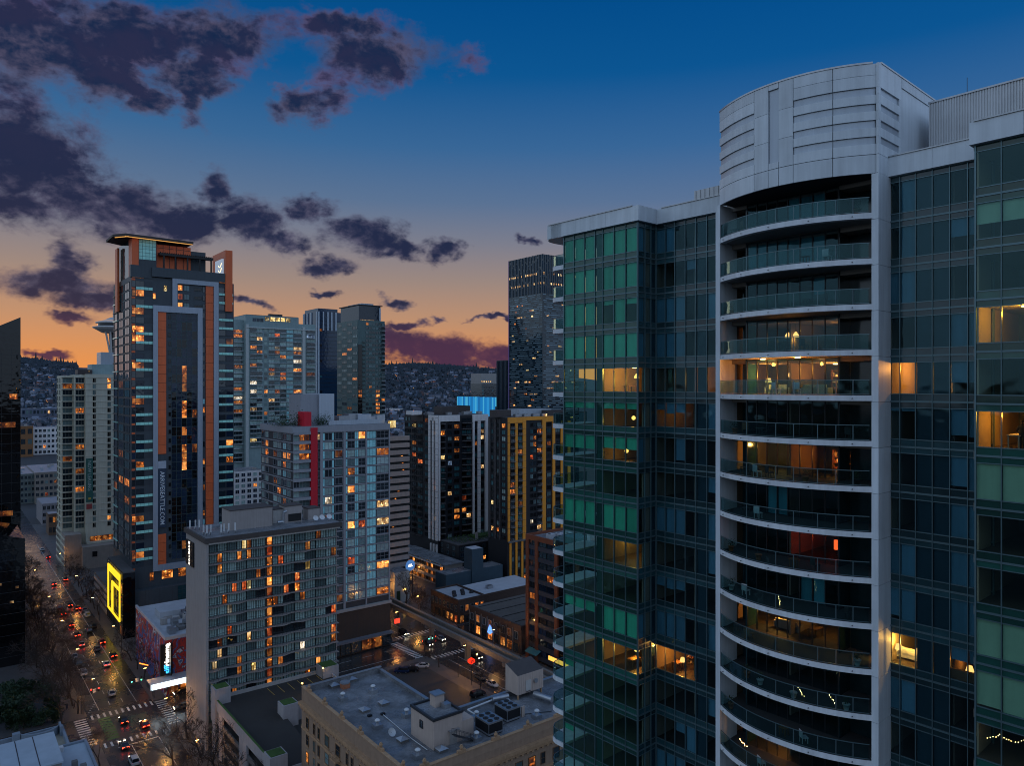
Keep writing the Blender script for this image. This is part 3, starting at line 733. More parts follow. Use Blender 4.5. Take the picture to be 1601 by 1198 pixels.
def shelf(x, y, z, rz, label, w=1.8, h=2.0):
    t = thing('bookshelf', label, 'shelf', tw(x, y, z), TA + rz)
    for i in range(5): MB().box(-w / 2, w / 2, 0, .3, i * h / 4.2, i * h / 4.2 + .04, wood).build('shelf_board', t)
    for q in (-w / 2 - .04, w / 2): MB().box(q, q + .04, 0, .3, 0, h, wood).build('side_panel', t)
    cols_ = [terracotta, blind, furn, plant_g, conc]
    for i in range(4):
        x0 = -w / 2 + .06
        while x0 < w / 2 - .2:
            ww = rnd.uniform(.08, .22); MB().box(x0, x0 + ww, .04, .22, i * h / 4.2 + .042, i * h / 4.2 + rnd.uniform(.16, .38), rnd.choice(cols_)).build('shelf_item', t); x0 += ww + rnd.uniform(.02, .16)
shelf(3.6, 18.2, zfl(12), -PI / 2, 'shelves of books in the orange inner corner room, ' + fl(12)); shelf(3.2, 4.3, zfl(6), -PI / 2, 'lit bar shelves at the right of the bay, ' + fl(6))
shelf(3.4, 22.2, zfl(4), -PI / 2, 'shelves at the back of the amber corner flat, left wing, ' + fl(4)); shelf(3.6, 4.6, zfl(4), -PI / 2, 'bar shelves in the amber lit bay, ' + fl(4))
for (x, y, k, lb, mm, lf) in ((-3.0, 8.0, 8, 'large terracotta pot on the curved balcony, ninth floor from the top', terracotta, False), (-2.6, 9.2, 11, 'orange potted shrub on the curved balcony, twelfth floor from the top', terracotta, True),
        (-3.1, 7.8, 11, 'white planter on the curved balcony, twelfth floor from the top', white_m, True), (-3.4, 5.0, 11, 'white bowl planter in the middle of the balcony, twelfth floor from the top', white_m, False),
        (-2.5, 1.6, 11, 'bushy green pot plant beside the column, twelfth floor from the top', white_m, True), (-1.9, 11.0, 9, 'potted plant at the left end of the balcony, tenth floor from the top', white_m, True),
        (-2.0, 10.6, 5, 'potted shrub at the left end of the balcony, sixth floor from the top', terracotta, True), (-3.2, 4.2, 6, 'round pot plant in the middle of the balcony, seventh floor from the top', terracotta, True)):
    planter(x, y, zfl(k) + .09, lb, mm, leaf=lf)
for (x, y, k, rz, lb) in ((-2.9, 6.6, 4, 1.2, 'left pale chair on the balcony of the amber lit bay'), (-2.9, 5.0, 4, 1.8, 'right pale chair on the balcony of the amber lit bay'), (-2.4, 1.4, 5, 1.4, 'dark chair beside the column, balcony on the sixth floor from the top'),
        (-2.6, 8.6, 6, 1.4, 'dark chair on the balcony, seventh floor from the top'), (-2.8, 7.2, 6, 1.0, 'second dark chair on the balcony, seventh floor from the top'), (-2.4, 9.4, 9, 1.5, 'white chair on the balcony, tenth floor from the top'),
        (-2.2, 1.5, 9, 1.0, 'folding chair beside the column, balcony on the tenth floor from the top'), (-1.5, 30.2, 5, .3, 'chair on the far left rounded balcony, sixth floor from the top')):
    chair(x, y, zfl(k) + .09, rz, lb, white_m if 'white' in lb or 'pale' in lb else steel_d)
def lights_string(pts, label, n=14):
    t = thing('string_lights', label, 'string lights', tw(*pts[0]), TA)
    o = Vector(pts[0]); b = MB(); prev = None
    L = [Vector(p) - o for p in pts]
    w = MB()
    for p, q in zip(L, L[1:]): w.tube(p, q, .006, .006, black_m, 4)
    w.build('wire', t)
    bm_ = cached('bulb', lambda: MB().lathe([(.004, -.03), (.022, -.01), (.022, .015), (.005, .03)], e_bulb, 6).mesh('bulb'))
    for i in range(n):
        f_ = (i + .5) / n * (len(L) - 1); k = int(f_); p = L[k].lerp(L[k + 1], f_ - k)
        obj('bulb', bm_, t, p + Vector((rnd.uniform(-.05, .05), rnd.uniform(-.05, .05), rnd.uniform(-.05, .05))))
zz = zfl(11) + .1
lights_string([(-3.5, 4.6, zz + .9), (-3.4, 4.2, zz + .3)], 'short string of lights hanging on the balcony, twelfth floor from the top', 8)
lights_string([(-3.0, 2.6, zz + .9), (-2.8, 2.2, zz + .2)], 'slanted string of lights near the column, twelfth floor from the top', 8)
lights_string([(-3.3, 6.2, zfl(9) + 1.0), (-3.3, 6.1, zfl(9) + .2)], 'lit reindeer shaped string of lights on the balcony, tenth floor from the top', 9)
lights_string([(-2.0, 10.2, zfl(13) + 1.0), (-2.9, 9.0, zfl(13) + 1.1)], 'string of lights on the railing, fourteenth floor from the top', 12)
for (z0, lb) in ((zfl(11) + 1.2, 'upper string of fairy lights behind green glass at the right edge'), (zfl(12) + 1.3, 'middle string of fairy lights behind green glass at the right edge'), (zfl(13) + 2.0, 'lowest string of fairy lights behind green glass at the right edge')):
    lights_string([(-2.6, -6.9, z0), (-2.4, -7.6, z0 + .4), (-2.2, -8.2, z0 + .1), (-2.0, -9.0, z0 + .6), (-2.2, -9.8, z0 + .2)], lb, 22)

# scattered things on the other balconies
r_ = random.Random(31)
for k in (0, 1, 2, 3, 5, 6, 7, 8, 10, 12, 13):
    q = r_.uniform(.2, .8); p = arc(q, .75); sd = 'left' if q < .42 else 'right' if q > .6 else 'middle'
    chair(p[0], p[1], zfl(k) + .09, r_.uniform(.6, 2.2), 'metal chair at the %s of the curved balcony, %s' % (sd, fl(k)), r_.choice([steel_d, wood, white_m]))
    q2 = min(.94, max(.06, q + r_.choice([-.13, .13]))); p = arc(q2, .9); table(p[0], p[1], zfl(k) + .09, 'small table beside the metal chair, curved balcony, ' + fl(k), .6, .6, .6, r_.choice([steel_d, wood]))
    if k % 2 == 0:
        q3 = .93 if q < .5 else .07; p = arc(q3, .6); planter(p[0], p[1], zfl(k) + .09, 'leafy pot plant at the %s end of the curved balcony, %s' % ('right' if q3 > .5 else 'left', fl(k)), r_.choice([terracotta, white_m, steel_d]))
# ------------------------------------------------------------------ facade helpers for the city
def put_text(F, txt, size, m, x, z, y, rot=0.0, ext=.03, spacing=1.0, name='lettering', bold=0.0, parent=None):
    me = text_mesh(txt, size, m, ext, spacing=spacing, bold=bold)
    o = F.put(name, me, x, z, y, parent)
    o.rotation_euler = (Matrix.Rotation(F.rz, 4, 'Z') @ Matrix.Rotation(PI / 2, 4, 'X') @ Matrix.Rotation(rot, 4, 'Z')).to_euler()
    return o
def balcony_mesh(w, d, m_slab, m_rail, h=1.0, th=.22, bars=True):
    w = round(w, 2)
    def mk():
        b = MB().box(0, w, -d, .1, 0, th, m_slab)
        b.box(0, w, -d, -d + .04, th + h - .06, th + h, m_rail); b.box(0, .04, -d + .04, 0, th + h - .06, th + h, m_rail); b.box(w - .04, w, -d + .04, 0, th + h - .06, th + h, m_rail)
        if bars == 'solid': b.box(.04, w - .04, -d + .01, -d + .03, th, th + h - .07, m_rail)
        else:
            n = max(2, int(w / .8))
            for i in range(n + 1): b.box(.0 + (w - .04) * i / n, .04 + (w - .04) * i / n, -d, -d + .04, th, th + h - .07, m_rail)
            b.box(.04, w - .04, -d + .012, -d + .028, th + h * .45, th + h * .52, m_rail)
        return b.mesh('balcony')
    return cached(('balc', w, d, m_slab.name, m_rail.name, h, th, bars), mk)
def fcols(F, fx, ztop, fh, nf, cols, litp=.1, frame=mull_d):
    """columns of one facade; each: (kind, px0, px1, options)"""
    for c in cols:
        kind, p0, p1 = c[:3]; o = c[3] if len(c) > 3 else {}
        x0, x1 = sorted((fx(p0), fx(p1))); w = x1 - x0
        n = o.get('nf', nf); zt = ztop - o.get('drop', 0) * fh
        if kind == 'panel':
            F.box(o.get('name', 'cladding_strip'), x0, x1, -o.get('out', .2), .0, zt - n * fh + o.get('zb', 0), zt + o.get('zt', 0), o['m'])
            if 'joint' in o:
                for k in range(n): F.box('panel_joint', x0 - .004, x1 + .004, -o.get('out', .2) - .006, -.01, zt - k * fh - .05, zt - k * fh + .05, o['joint'])
            continue
        rows = o.get('h', .62); sill = o.get('sill', .22); cnt = o.get('n', 1); gap = o.get('gap', .25)
        for k in range(n):
            if k in o.get('skip', ()): continue
            zb = zt - (k + 1) * fh
            for i in range(cnt):
                ww = (w - gap * (cnt - 1)) / cnt; xa = x0 + i * (ww + gap)
                if kind == 'slab':
                    F.put('balcony', balcony_mesh(ww, o.get('d', 1.3), o.get('m', conc), o.get('rail', mull_d), bars=o.get('bars', True)), xa, zb, 0)
                    if o.get('nowin'): continue
                g = pick(LIT) if rnd.random() < o.get('litp', litp) else pick(o.get('g', [(3, g_dark), (1, g_curt_d)]))
                if k in o.get('lit', ()): g = pick(LIT)
                F.put('window', window_mesh(ww, fh * rows, g, o.get('frame', frame), o.get('nx', 2), o.get('ny', 1), o.get('fr', .07)), xa, zb + fh * sill, -.03)
def floor_bands(F, w, ztop, fh, nf, m, h=.3, out=.12, name='floor_band', x0=0.0, ends=(0, 0)):
    for k in range(nf + 1): F.box(name, x0 - ends[0], x0 + w + ends[1], -out, -.001, ztop - k * fh - h / 2, ztop - k * fh + h / 2, m)
def roof_unit(parent, x, y, z, w, d, h, m=steel, fans=0, name='air_handler'):
    t = obj(name, MB().box(0, w, 0, d, 0, h, m).mesh(name), parent, (x, y, z))
    for i in range(fans):
        cx = w * (i % 2 * .5 + .25); cy = d * ((i // 2) + .5) / max(1, (fans + 1) // 2)
        obj('fan', cached(('fan', round(min(w, d), 1)), lambda: MB().lathe([(min(w, d) * .2, 0), (min(w, d) * .2, .12)], black_m, 12).mesh('fan')), t, (cx, cy, h - .05))
    return t
# ------------------------------------------------------------------ hotel with wavy balconies
beige_w = mat('hotel_wall', (.34, .295, .275), .85, var=.12)
brown_cap = mat('brown_roof_edge', (.075, .060, .055), .7)
e_sign = emit('white_sign_letters', (1, .93, .82), 3.2)
hotel_sl = mat('hotel_slab_edge', (.27, .235, .22), .8)
def hotel():
    B = Bld(320.5, 178.0); W, D, H = B.x(529), B.y(291.0), B.z(849)
    t = thing('hotel', 'beige hotel slab with wavy balconies and a vertical lit sign on its side wall', 'hotel', B.at(), ANG)
    MB().box(0, W, 0.9, D, 0.15, H - .1, beige_w).build('wall', t)
    MB().box(-.02, .55, -1.0, .898, .15, H - .15, beige_w).build('end_wall', t)
    MB().box(-.5, W + .4, -1.5, D + .4, H, H + 1.15, brown_cap).build('roof_edge', t)
    MB().box(.0, W - .1, -1.0, D, H + 1.151, H + 1.2, roof_g).build('roof', t)
    MB().box(.56, W, -1.2, .9, H - .45, H - .002, conc_w).build('soffit_band', t)
    FH_, N = 2.62, 18
    n = 84; pts = []
    for i in range(n + 1):
        x = .56 + (W - .56) * i / n; pts.append((x, -.50 - .42 * math.sin(2 * PI * 6 * i / n)))
    sl = MB().prism([(.56, .88)] + pts + [(W, .88)], 0, .20, hotel_sl).mesh('balcony_slab')
    rl = MB()
    for p, q in zip(pts, pts[1:]): rl.prism([(p[0], p[1] + .05), (q[0], q[1] + .05), (q[0], q[1] + .09), (p[0], p[1] + .09)], 1.12, 1.18, mull_d)
    for p in pts[::3]: rl.box(p[0] - .02, p[0] + .02, p[1] + .05, p[1] + .09, .24, 1.12, mull_d)
    rl = rl.mesh('railing')
    F = front(t, W, .9)
    lx0, lx1 = B.x(418.5), B.x(427)
    bays = []; m1 = 6
    for i in range(m1): bays.append((.8 + (lx0 - 1.0) * i / m1, .8 + (lx0 - 1.0) * (i + 1) / m1 - .22))
    m2 = 6
    for i in range(m2): bays.append((lx1 + .2 + (W - lx1 - .4) * i / m2, lx1 + .2 + (W - lx1 - .4) * (i + 1) / m2 - .22))
    litset = {(0, 3): l_yel, (0, 4): l_dim, (1, 1): l_amber, (1, 3): l_amber, (1, 4): l_amber, (2, 1): l_dim, (4, 2): l_red, (4, 3): l_red, (4, 4): l_yel, (4, 8): l_red, (5, 7): l_red, (5, 1): l_dim, (6, 6): l_amber, (6, 8): l_dim, (8, 2): l_red, (8, 11): l_red, (9, 1): l_dim, (9, 4): l_warm, (11, 11): l_amber, (10, 11): l_red, (14, 2): l_amber, (0, 10): l_dim, (1, 9): l_amber, (2, 11): l_dim, (2, 6): l_red}
    for k in range(N):
        zb = H - .45 - (k + 1) * FH_
        obj('balcony_slab', sl, t, (0, 0, zb)); obj('railing', rl, t, (0, 0, zb))
        for i, (x0, x1) in enumerate(bays):
            g = litset.get((k, i)) or (pick(LIT) if rnd.random() < .10 else pick([(10, g_curt), (3, g_curt_d), (1.2, g_dark)]))
            if k == 9 and i in (0, 2, 6, 7, 8): g = g_dark
            if g in (l_amber, l_red, l_dim, l_warm, l_yel, l_white, l_tv):   # only half of a lit bay has its curtains open
                h1 = (x1 - x0 - .2) / 2; sw = rnd.random() < .5
                for q, gg in ((0, g), (1, g_curt if rnd.random() < .75 else g_dark)): F.put('window', window_mesh(h1, 2.12, gg, mull_d, 2, 1, .09, .16), x0 + (q if sw else 1 - q) * (h1 + .2), zb + .25, 0)
            else: F.put('window', window_mesh(x1 - x0, 2.12, g, mull_d, 4, 1, .09, .16), x0, zb + .25, 0)
        F.put('stair_window', window_mesh(lx1 - lx0, 2.05, (l_amber, l_red, l_amber, l_dim)[k % 4], wood, 1, 1, .08), lx0 + .1, zb + .28, 0)
    for (x0, x1) in bays[::2] + [(lx0, 0), (lx1 + .1, 0)]:
        F.box('fin', x0 - .17, x0 - .09, -.45, -.001, 1.0, H - .46, mull_d)
    # lit vertical sign on the end wall
    Fl = left(t, D, -.02)
    xa, xb = D - B.y(292.5), D - B.y(304.0); z1, z0 = B.z(853, 0, 6), B.z(892, 0, 6)
    sg = Fl.box('sign_board', xa, xb, -.35, -.001, z0, z1, black_m)
    for i, ch in enumerate('WARWICK'):
        put_text(Fl, ch, (z1 - z0) / 7.4, e_sign, (xa + xb) / 2, z1 - (i + .55) * (z1 - z0) / 7.1, -.38, bold=.03, name='sign_letter')
    # roof: plant rooms, antennas, dishes
    zr = H + 1.2
    for (p0, p1, y0, d, h, m) in ((360, 426, 5.0, 7.0, 5.0, beige_w), (427, 444, 8.0, 5, 3.6, conc_w), (446, 472, 6.5, 4.5, 4.4, beige_w), (482, 500, 7, 4, 3.0, beige_w)):
        x0, x1 = B.x(p0, y0), B.x(p1, y0)
        r = MB().box(x0, x1, y0, y0 + d, zr, zr + h, m).build('plant_room', t); MB().box(x0 - .15, x1 + .15, y0 - .15, y0 + d + .15, zr + h + .002, zr + h + .22, brown_cap).build('plant_room_cap', t)
    MB().box(B.x(451, 6.4), B.x(471, 6.4), 6.38, 6.49, zr + .3, zr + 2.3, black_m).build('vent_louver', t)
    am = cached('panel_ant', lambda: (lambda b: [b.tube((0, 0, 0), (0, 0, 2.6), .05, .05, steel_d, 6), b.box(-.18, .18, -.22, -.06, .7, 2.6, white_m), b.box(-.14, .14, .06, .2, .3, .9, white_m)] and b.mesh('antenna'))(MB()))
    for (px, yy) in ((297, 12), (305, 11.5), (312, 11), (318, 3.5), (323, 2.2), (329, 2.4), (346, 1.2), (350, 1.6), (357, 1.8), (368, 1.5)): obj('antenna', am, t, (B.x(px, yy), yy, zr), rnd.uniform(-.6, .6))
    dm = cached('dish', lambda: (lambda b: [b.lathe([(.05, 0), (.45, .08), (.75, .25), (.78, .28)], white_m, 14, caps=False), b.tube((0, 0, -.9), (0, 0, 0), .06, .06, steel_d, 6)] and b.mesh('satellite_dish'))(MB()))
    for px in (493, 503, 514):
        o = obj('satellite_dish', dm, t, (B.x(px, 3), 3, zr + 1.0)); o.rotation_euler = (1.0, .1, 0)
    b = MB(); p0 = Vector((B.x(443, 4), 4, zr))
    b.tube(p0 + Vector((0, 0, .6)), p0 + Vector((0, 0, 3.4)), .35, .35, steel, 10); b.tube(p0 + Vector((-1.6, 0, .9)), p0 + Vector((0, 0, .9)), .4, .4, steel, 10); b.tube(p0 + Vector((0, 0, 3.4)), p0 + Vector((.9, 0, 3.6)), .35, .35, steel, 10)
    b.build('duct', t)
    return B
hotel()
# ------------------------------------------------------------------ tall tower with orange panels and grey frames
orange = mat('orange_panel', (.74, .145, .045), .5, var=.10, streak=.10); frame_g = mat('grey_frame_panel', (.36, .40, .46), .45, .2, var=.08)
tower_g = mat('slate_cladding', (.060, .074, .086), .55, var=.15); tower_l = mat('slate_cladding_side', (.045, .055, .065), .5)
e_roofline = emit('warm_roof_strip', (1, .50, .14), .8); e_neon = emit('yellow_neon', (1, .66, .03), 1.35); e_white = emit('white_screen', (.55, .68, .9), .5)
def orange_tower():
    B = Bld(205.5, 262.0); W, D = B.x(365.5), B.y(177.5)
    t = thing('orange_panel_tower', 'tall slate tower with orange panel strips, nested grey frames and an overhanging roof', 'tower', B.at(), ANG)
    zr = B.z(433, 6); fh = 3.27; nf = 33; zb0 = B.z(905, 8)
    X = B.x
    MB().box(0, W, 0, D, zb0 - 3, zr, tower_g).build('wall', t)
    F = front(t, W); Fl = left(t, D)
    fx = X
    zA = B.z(452, 0)     # top storey line
    tealcol = lambda p0, p1: ('panel', p0, p1, {})
    # left glazed column with teal bars
    for k in range(nf):
        zt = zA + 2 * fh - k * fh
        zb = zt - fh
        if zb < zb0: break
        lt = rnd.random() < .26
        F.put('window', window_mesh(X(212) - .25, fh * .66, pick([(2, l_amber), (2, l_dim)]) if lt else pick([(3, g_dark), (1, g_navy)]), tower_g, 1), .2, zb + fh * .3, -.02)
        F.put('window', window_mesh(X(225) - X(212.5), fh * .66, (l_dim if rnd.random() < .5 else l_amber) if lt or rnd.random() < .06 else pick([(3, g_dark), (1, g_navy)]), tower_g, 1), X(212.5), zb + fh * .3, -.02)
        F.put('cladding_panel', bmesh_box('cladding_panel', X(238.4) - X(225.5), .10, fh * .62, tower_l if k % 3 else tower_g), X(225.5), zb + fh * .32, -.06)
        F.put('cladding_panel', bmesh_box('cladding_panel', X(211.5) - .1, .12, fh * .2, orange), .05, zb + .02, -.13)
        if k % 3 != 2 and k not in (0, 4):
            for q in range(4):
                a = X(212.5) + (X(238.6) - X(212.5)) * q / 4; F.put('teal_panel', bmesh_box('teal_panel', (X(238.6) - X(212.5)) / 4 - .06, .10, fh * .30, teal_bar), a, zb + .03, -.24)
    # right column
    for k in range(nf):
        zt = zA + fh - k * fh; zb = zt - fh
        if zb < B.z(850, W): break
        lt = rnd.random() < .22
        xr0, xr1 = X(342), X(364.6)
        F.put('window', window_mesh((xr1 - xr0) * .46, fh * .62, g_dark, tower_g, 1), xr0, zb + fh * .3, -.02); F.put('window', window_mesh((xr1 - xr0) * .46, fh * .62, pick(LIT) if lt else g_navy, tower_g, 1), xr0 + (xr1 - xr0) * .52, zb + fh * .3, -.02)
        if k % 3 != 2:
            for q in range(4):
                a = xr0 + (xr1 - xr0) * q / 4; F.put('teal_panel', bmesh_box('teal_panel', (xr1 - xr0) / 4 - .06, .10, fh * .27, teal_bar), a, zb + .04, -.2)
        if rnd.random() < .7: F.put('window', window_mesh(X(320) - X(317), fh * .6, pick([(2, g_dark), (1, l_dim), (.6, g_aqua)]), tower_g, 1), X(317), zb + fh * .25, -.02)
    # grey frames (proud) and orange strips
    def fr(p0, p1, y0, y1, m=frame_g, out=.7, name='frame_band', fz=None):
        z1, z0 = B.z(y0, X((p0 + p1) / 2)), B.z(y1, X((p0 + p1) / 2))
        return F.box(name, X(p0), X(p1), -out, -.001, z0, z1, m)
    zbot = 893
    zf2 = B.z(484.5, X(277)); zf1 = B.z(441, X(305)); th = 1.15
    zlow = B.z(893, X(245))
    F.box('frame_band', X(239), X(246.3), -.7, -.001, zlow, zf2 + th, frame_g); F.box('frame_band', X(308.5), X(316), -.7, -.001, zlow, zf2 + th, frame_g)
    F.box('frame_band', X(246.3) + .003, X(308.5) - .003, -.7, -.001, zf2 - th, zf2 + th, frame_g); F.box('frame_band', X(246.3) + .003, X(308.5) - .003, -.7, -.001, zlow, zlow + 2.2, frame_g)
    F.box('frame_band', X(269), X(276.8), -.7, -.001, zf2 + th + .004, zf1 + th, frame_g); F.box('frame_band', X(276.8) + .003, X(333.6) - .003, -.7, -.001, zf1 - th, zf1 + th, frame_g)
    F.box('frame_band', X(333.6), X(341), -.7, -.001, zlow, zf1 + th, frame_g)
    z = zf2 - th
    sign_top, sign_bot = B.z(721, X(253)), B.z(825, X(253))
    while z > zlow + 3:
        if not (z - fh < sign_top and z > sign_bot): F.box('orange_panel', X(246.5), X(259.5), -.35, -.001, z - fh + .09, z, orange)
        z -= fh
    z = zf1 - th
    while z > zlow + 3: F.box('orange_panel', X(321.5), X(333.2), -.35, -.001, z - fh + .09, z, orange); z -= fh
    # centre glazing between the frame legs
    z = zf2 - th; k = 0
    while z > zlow + 4:
        xs = [X(268 + 40 * q / 5) for q in range(6)]
        for q in range(5):
            g = pick([(9, g_navy), (5, g_black)])
            if q == 2 and rnd.random() < .3: g = pick([(2, l_amber), (1, l_red), (1, l_dim)])
            elif rnd.random() < .04: g = l_dim
            F.put('window', window_mesh(xs[q + 1] - xs[q] - .16, fh - .2, g, mull, 1, 2, .04, .1), xs[q] + .08, z - fh + .1, -.03)
        F.put('small_window', window_mesh(X(267) - X(263.5), fh * .45, g_black, tower_g, 1), X(263.5), z - fh * .75, -.02)
        z -= fh; k += 1
    # upper right glazing inside the tall frame
    z = zf1 - th
    for k in range(3):
        F.put('window', window_mesh(X(285) - X(278), fh * .6, l_amber if k != 1 else l_red, tower_g, 2), X(278), z - fh + .8, -.02); F.put('window', window_mesh(X(296) - X(288), fh * .6, g_teal, tower_g, 2), X(288), z - fh + .8, -.02)
        F.put('window', window_mesh(X(315) - X(304), fh * .3, g_black, tower_g, 2), X(304), z - fh + 1.2, -.02); z -= fh
    for (p0, p1, py, g) in ((279, 283, 427, l_amber), (321, 333, 434, l_warm), (343, 351, 437, l_amber), (256, 261, 450, l_yel), (239, 243, 462, l_amber)):
        F.put('window', window_mesh(X(p1) - X(p0), 2.0, g, tower_g, 1), X(p0), B.z(py + 5, X(p0)), -.02)
    # banner with web address
    F.box('banner', X(246.6), X(259.4), -.5, -.36, sign_bot, sign_top - 2.8, mat('banner_navy', (.035, .055, .09), .6)); F.box('banner_header', X(246.6), X(259.4), -.52, -.36, sign_top - 2.75, sign_top, mat('banner_pale', (.42, .46, .52), .6))
    pb = mat('banner_letter', (.62, .66, .70), .6, var=.05)
    put_text(F, 'ARRIVESEATTLE.COM', 2.05, pb, X(253), (sign_bot + sign_top - 2.8) / 2, -.53, -PI / 2, .02, bold=.02)
    # ---- left side face
    fy = lambda px: D - B.y(px)
    for k in range(nf):
        zb = zA + fh - (k + 1) * fh
        if zb < 24: break
        for (p0, p1, nx) in ((179, 184, 1), (186, 193, 2), (195, 203, 2)):
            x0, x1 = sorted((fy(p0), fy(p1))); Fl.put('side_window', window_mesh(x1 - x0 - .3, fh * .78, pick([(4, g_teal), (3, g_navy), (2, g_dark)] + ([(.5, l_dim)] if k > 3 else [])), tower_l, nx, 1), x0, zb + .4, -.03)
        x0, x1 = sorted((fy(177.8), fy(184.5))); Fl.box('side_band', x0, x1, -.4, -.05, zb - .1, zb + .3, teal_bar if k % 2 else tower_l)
    zc = B.z(366, 0)
    x0, x1 = sorted((fy(185), fy(188.5))); Fl.box('orange_pier', x0, x1, -1.1, -.41, B.z(487, 0, 18), zc - 2.2, orange)
    # ---- crown
    MB().box(0.2, X(217), .2, 6, zr + .01, zc - 1.15, orange).build('crown_wall', t); MB().box(X(217) + .01, X(245.5), .8, 9, zr + .01, zc - 1.6, tower_g).build('crown_wall', t)
    MB().box(0.2, X(217), 6.01, D - 4, zr + .01, zc - 1.15, g_teal).build('crown_wall', t)
    Fc = front(t, W, .8)
    gx = [X(218) + (X(244.5) - X(218)) * i / 5 for i in range(6)]; zc0, zc1 = B.z(406, X(230)), B.z(374, X(230))
    for j in range(6):
        for i in range(5): Fc.box('crown_pane', gx[i] + .05, gx[i + 1] - .05, -.1, -.001, zc0 + (zc1 - zc0) * j / 6 + .1, zc0 + (zc1 - zc0) * (j + 1) / 6, teal_bar)
    MB().box(X(246), X(301), 2.5, 12, zr + .01, zc - 2.2, orange).build('crown_wall', t)
    for px in (255, 265, 276, 287): MB().box(X(px, 2.5) - .06, X(px, 2.5) + .06, 2.42, 2.49, zr + .02, zc - 2.2, joint).build('panel_joint', t)
    for py in (388, 396): MB().box(X(246.5), X(300.5), 2.43, 2.489, B.z(py, X(270)) - .06, B.z(py, X(270)) + .06, joint).build('panel_joint', t)
    cp = [(-5.5, 16), (-5.5, 3), (-2.2, -2.2), (X(302), -.5), (X(302), 13), (0, 20)]
    MB().prism(cp, zc - 1.1, zc - .3, brown_cap, roof_d).build('roof_canopy', t)
    b = MB()
    for p, q in zip(cp[1:3], cp[2:4]):
        d = Vector((q[0] - p[0], q[1] - p[1], 0)).normalized(); nn = Vector((-d.y, d.x, 0))
        a, c = Vector((*p, 0)) + nn * .9, Vector((*q, 0)) + nn * .9
        b.prism([(a.x, a.y), (c.x, c.y), (c.x + nn.x * .25, c.y + nn.y * .25), (a.x + nn.x * .25, a.y + nn.y * .25)], zc - 1.34, zc - 1.12, e_roofline)
    b.build('roof_strip_light', t)
    MB().box(X(302), X(325), 3, 10, zr + .01, B.z(392, X(310)), tower_g).build('plant_room', t)
    MB().box(X(237), X(350.5), -.9, 2.0, zr + .2, zr + 3.6, tower_g).build('roof_parapet', t)
    MB().box(X(204), X(237) - .01, -.25, 2.0, zr - .6, zr + 3.9, tower_g).build('roof_parapet', t)
    zp = B.z(401, X(290)); MB().box(X(249), X(333), -.6, 1.9, zp - .5, zp + .4, black_m).build('pergola_beam', t)
    for px in (255, 273, 292, 311, 329): MB().box(X(px), X(px) + .5, -.3, .2, zr + 3.61, zp - .51, black_m).build('pergola_post', t)
    for i in range(24): MB().box(X(250) + i * (X(332) - X(250)) / 24, X(250) + i * (X(332) - X(250)) / 24 + .2, -1.1, 2.4, zp + .41, zp + .6, black_m).build('pergola_slat', t)
    # orange portal at the right end
    zo = B.z(393, W)
    MB().box(X(351.5), X(362.5), -.8, 1.4, B.z(488, W), zo, orange).build('portal_leg', t); MB().box(X(351.5), X(362.5), 1.41, 14, zo - 2.6, zo, orange).build('portal_beam', t); MB().box(X(351.5), X(362.5), 14.01, 16, zr - 6, zo, orange).build('portal_leg', t)
    MB().box(X(352), X(362), 4.0, 13.2, B.z(427, W, 6), B.z(407, W, 6), e_white).build('lit_screen', t)
    b = MB()
    for (cz, r) in ((B.z(410, W, 3), 2.0), (B.z(417, W, 3), 2.2)):
        pr = None
        for i in range(9):
            a = -.3 - i * .28; p = Vector((X(351.2), 4 + i * .5, cz + r * math.sin(a)))
            if pr: b.tube(pr, p, .14, .14, e_yel_soft, 6)
            pr = p
    b.build('neon_arc', t)
    am = cached('mast', lambda: MB().tube((0, 0, 0), (0, 0, 6), .07, .04, steel_d, 5).mesh('mast'))
    for px in (313, 318, 322, 326): obj('mast', am, t, (X(px), 6, zr + 5))
    # base
    MB().box(-2.0, W + 4, -3.0, D, .15, zb0 - 3.01, tower_g).build('podium', t)
    Fp = front(t, W, -3.0)
    zl = B.z(905, 6)
    for (p0, p1) in ((234, 240), (253, 262), (263, 270), (279, 290)): F.put('window', window_mesh(X(p1) - X(p0), 3.0, l_amber, tower_g, 2), X(p0), zl - .8, -.02)
    Fp.put('window', window_mesh(4.5, 6, g_teal, tower_g, 3, 4), X(278, -3), B.z(935, 20), -.02)
    for i in range(7): Fp.box('cladding_joint', 4 + i * 4.5, 4.08 + i * 4.5, -.02, -.001, .2, zb0 - 3.1, joint)
    return B
e_yel_soft = emit('soft_yellow_neon', (1, .8, .5), 1.6)
orange_tower()
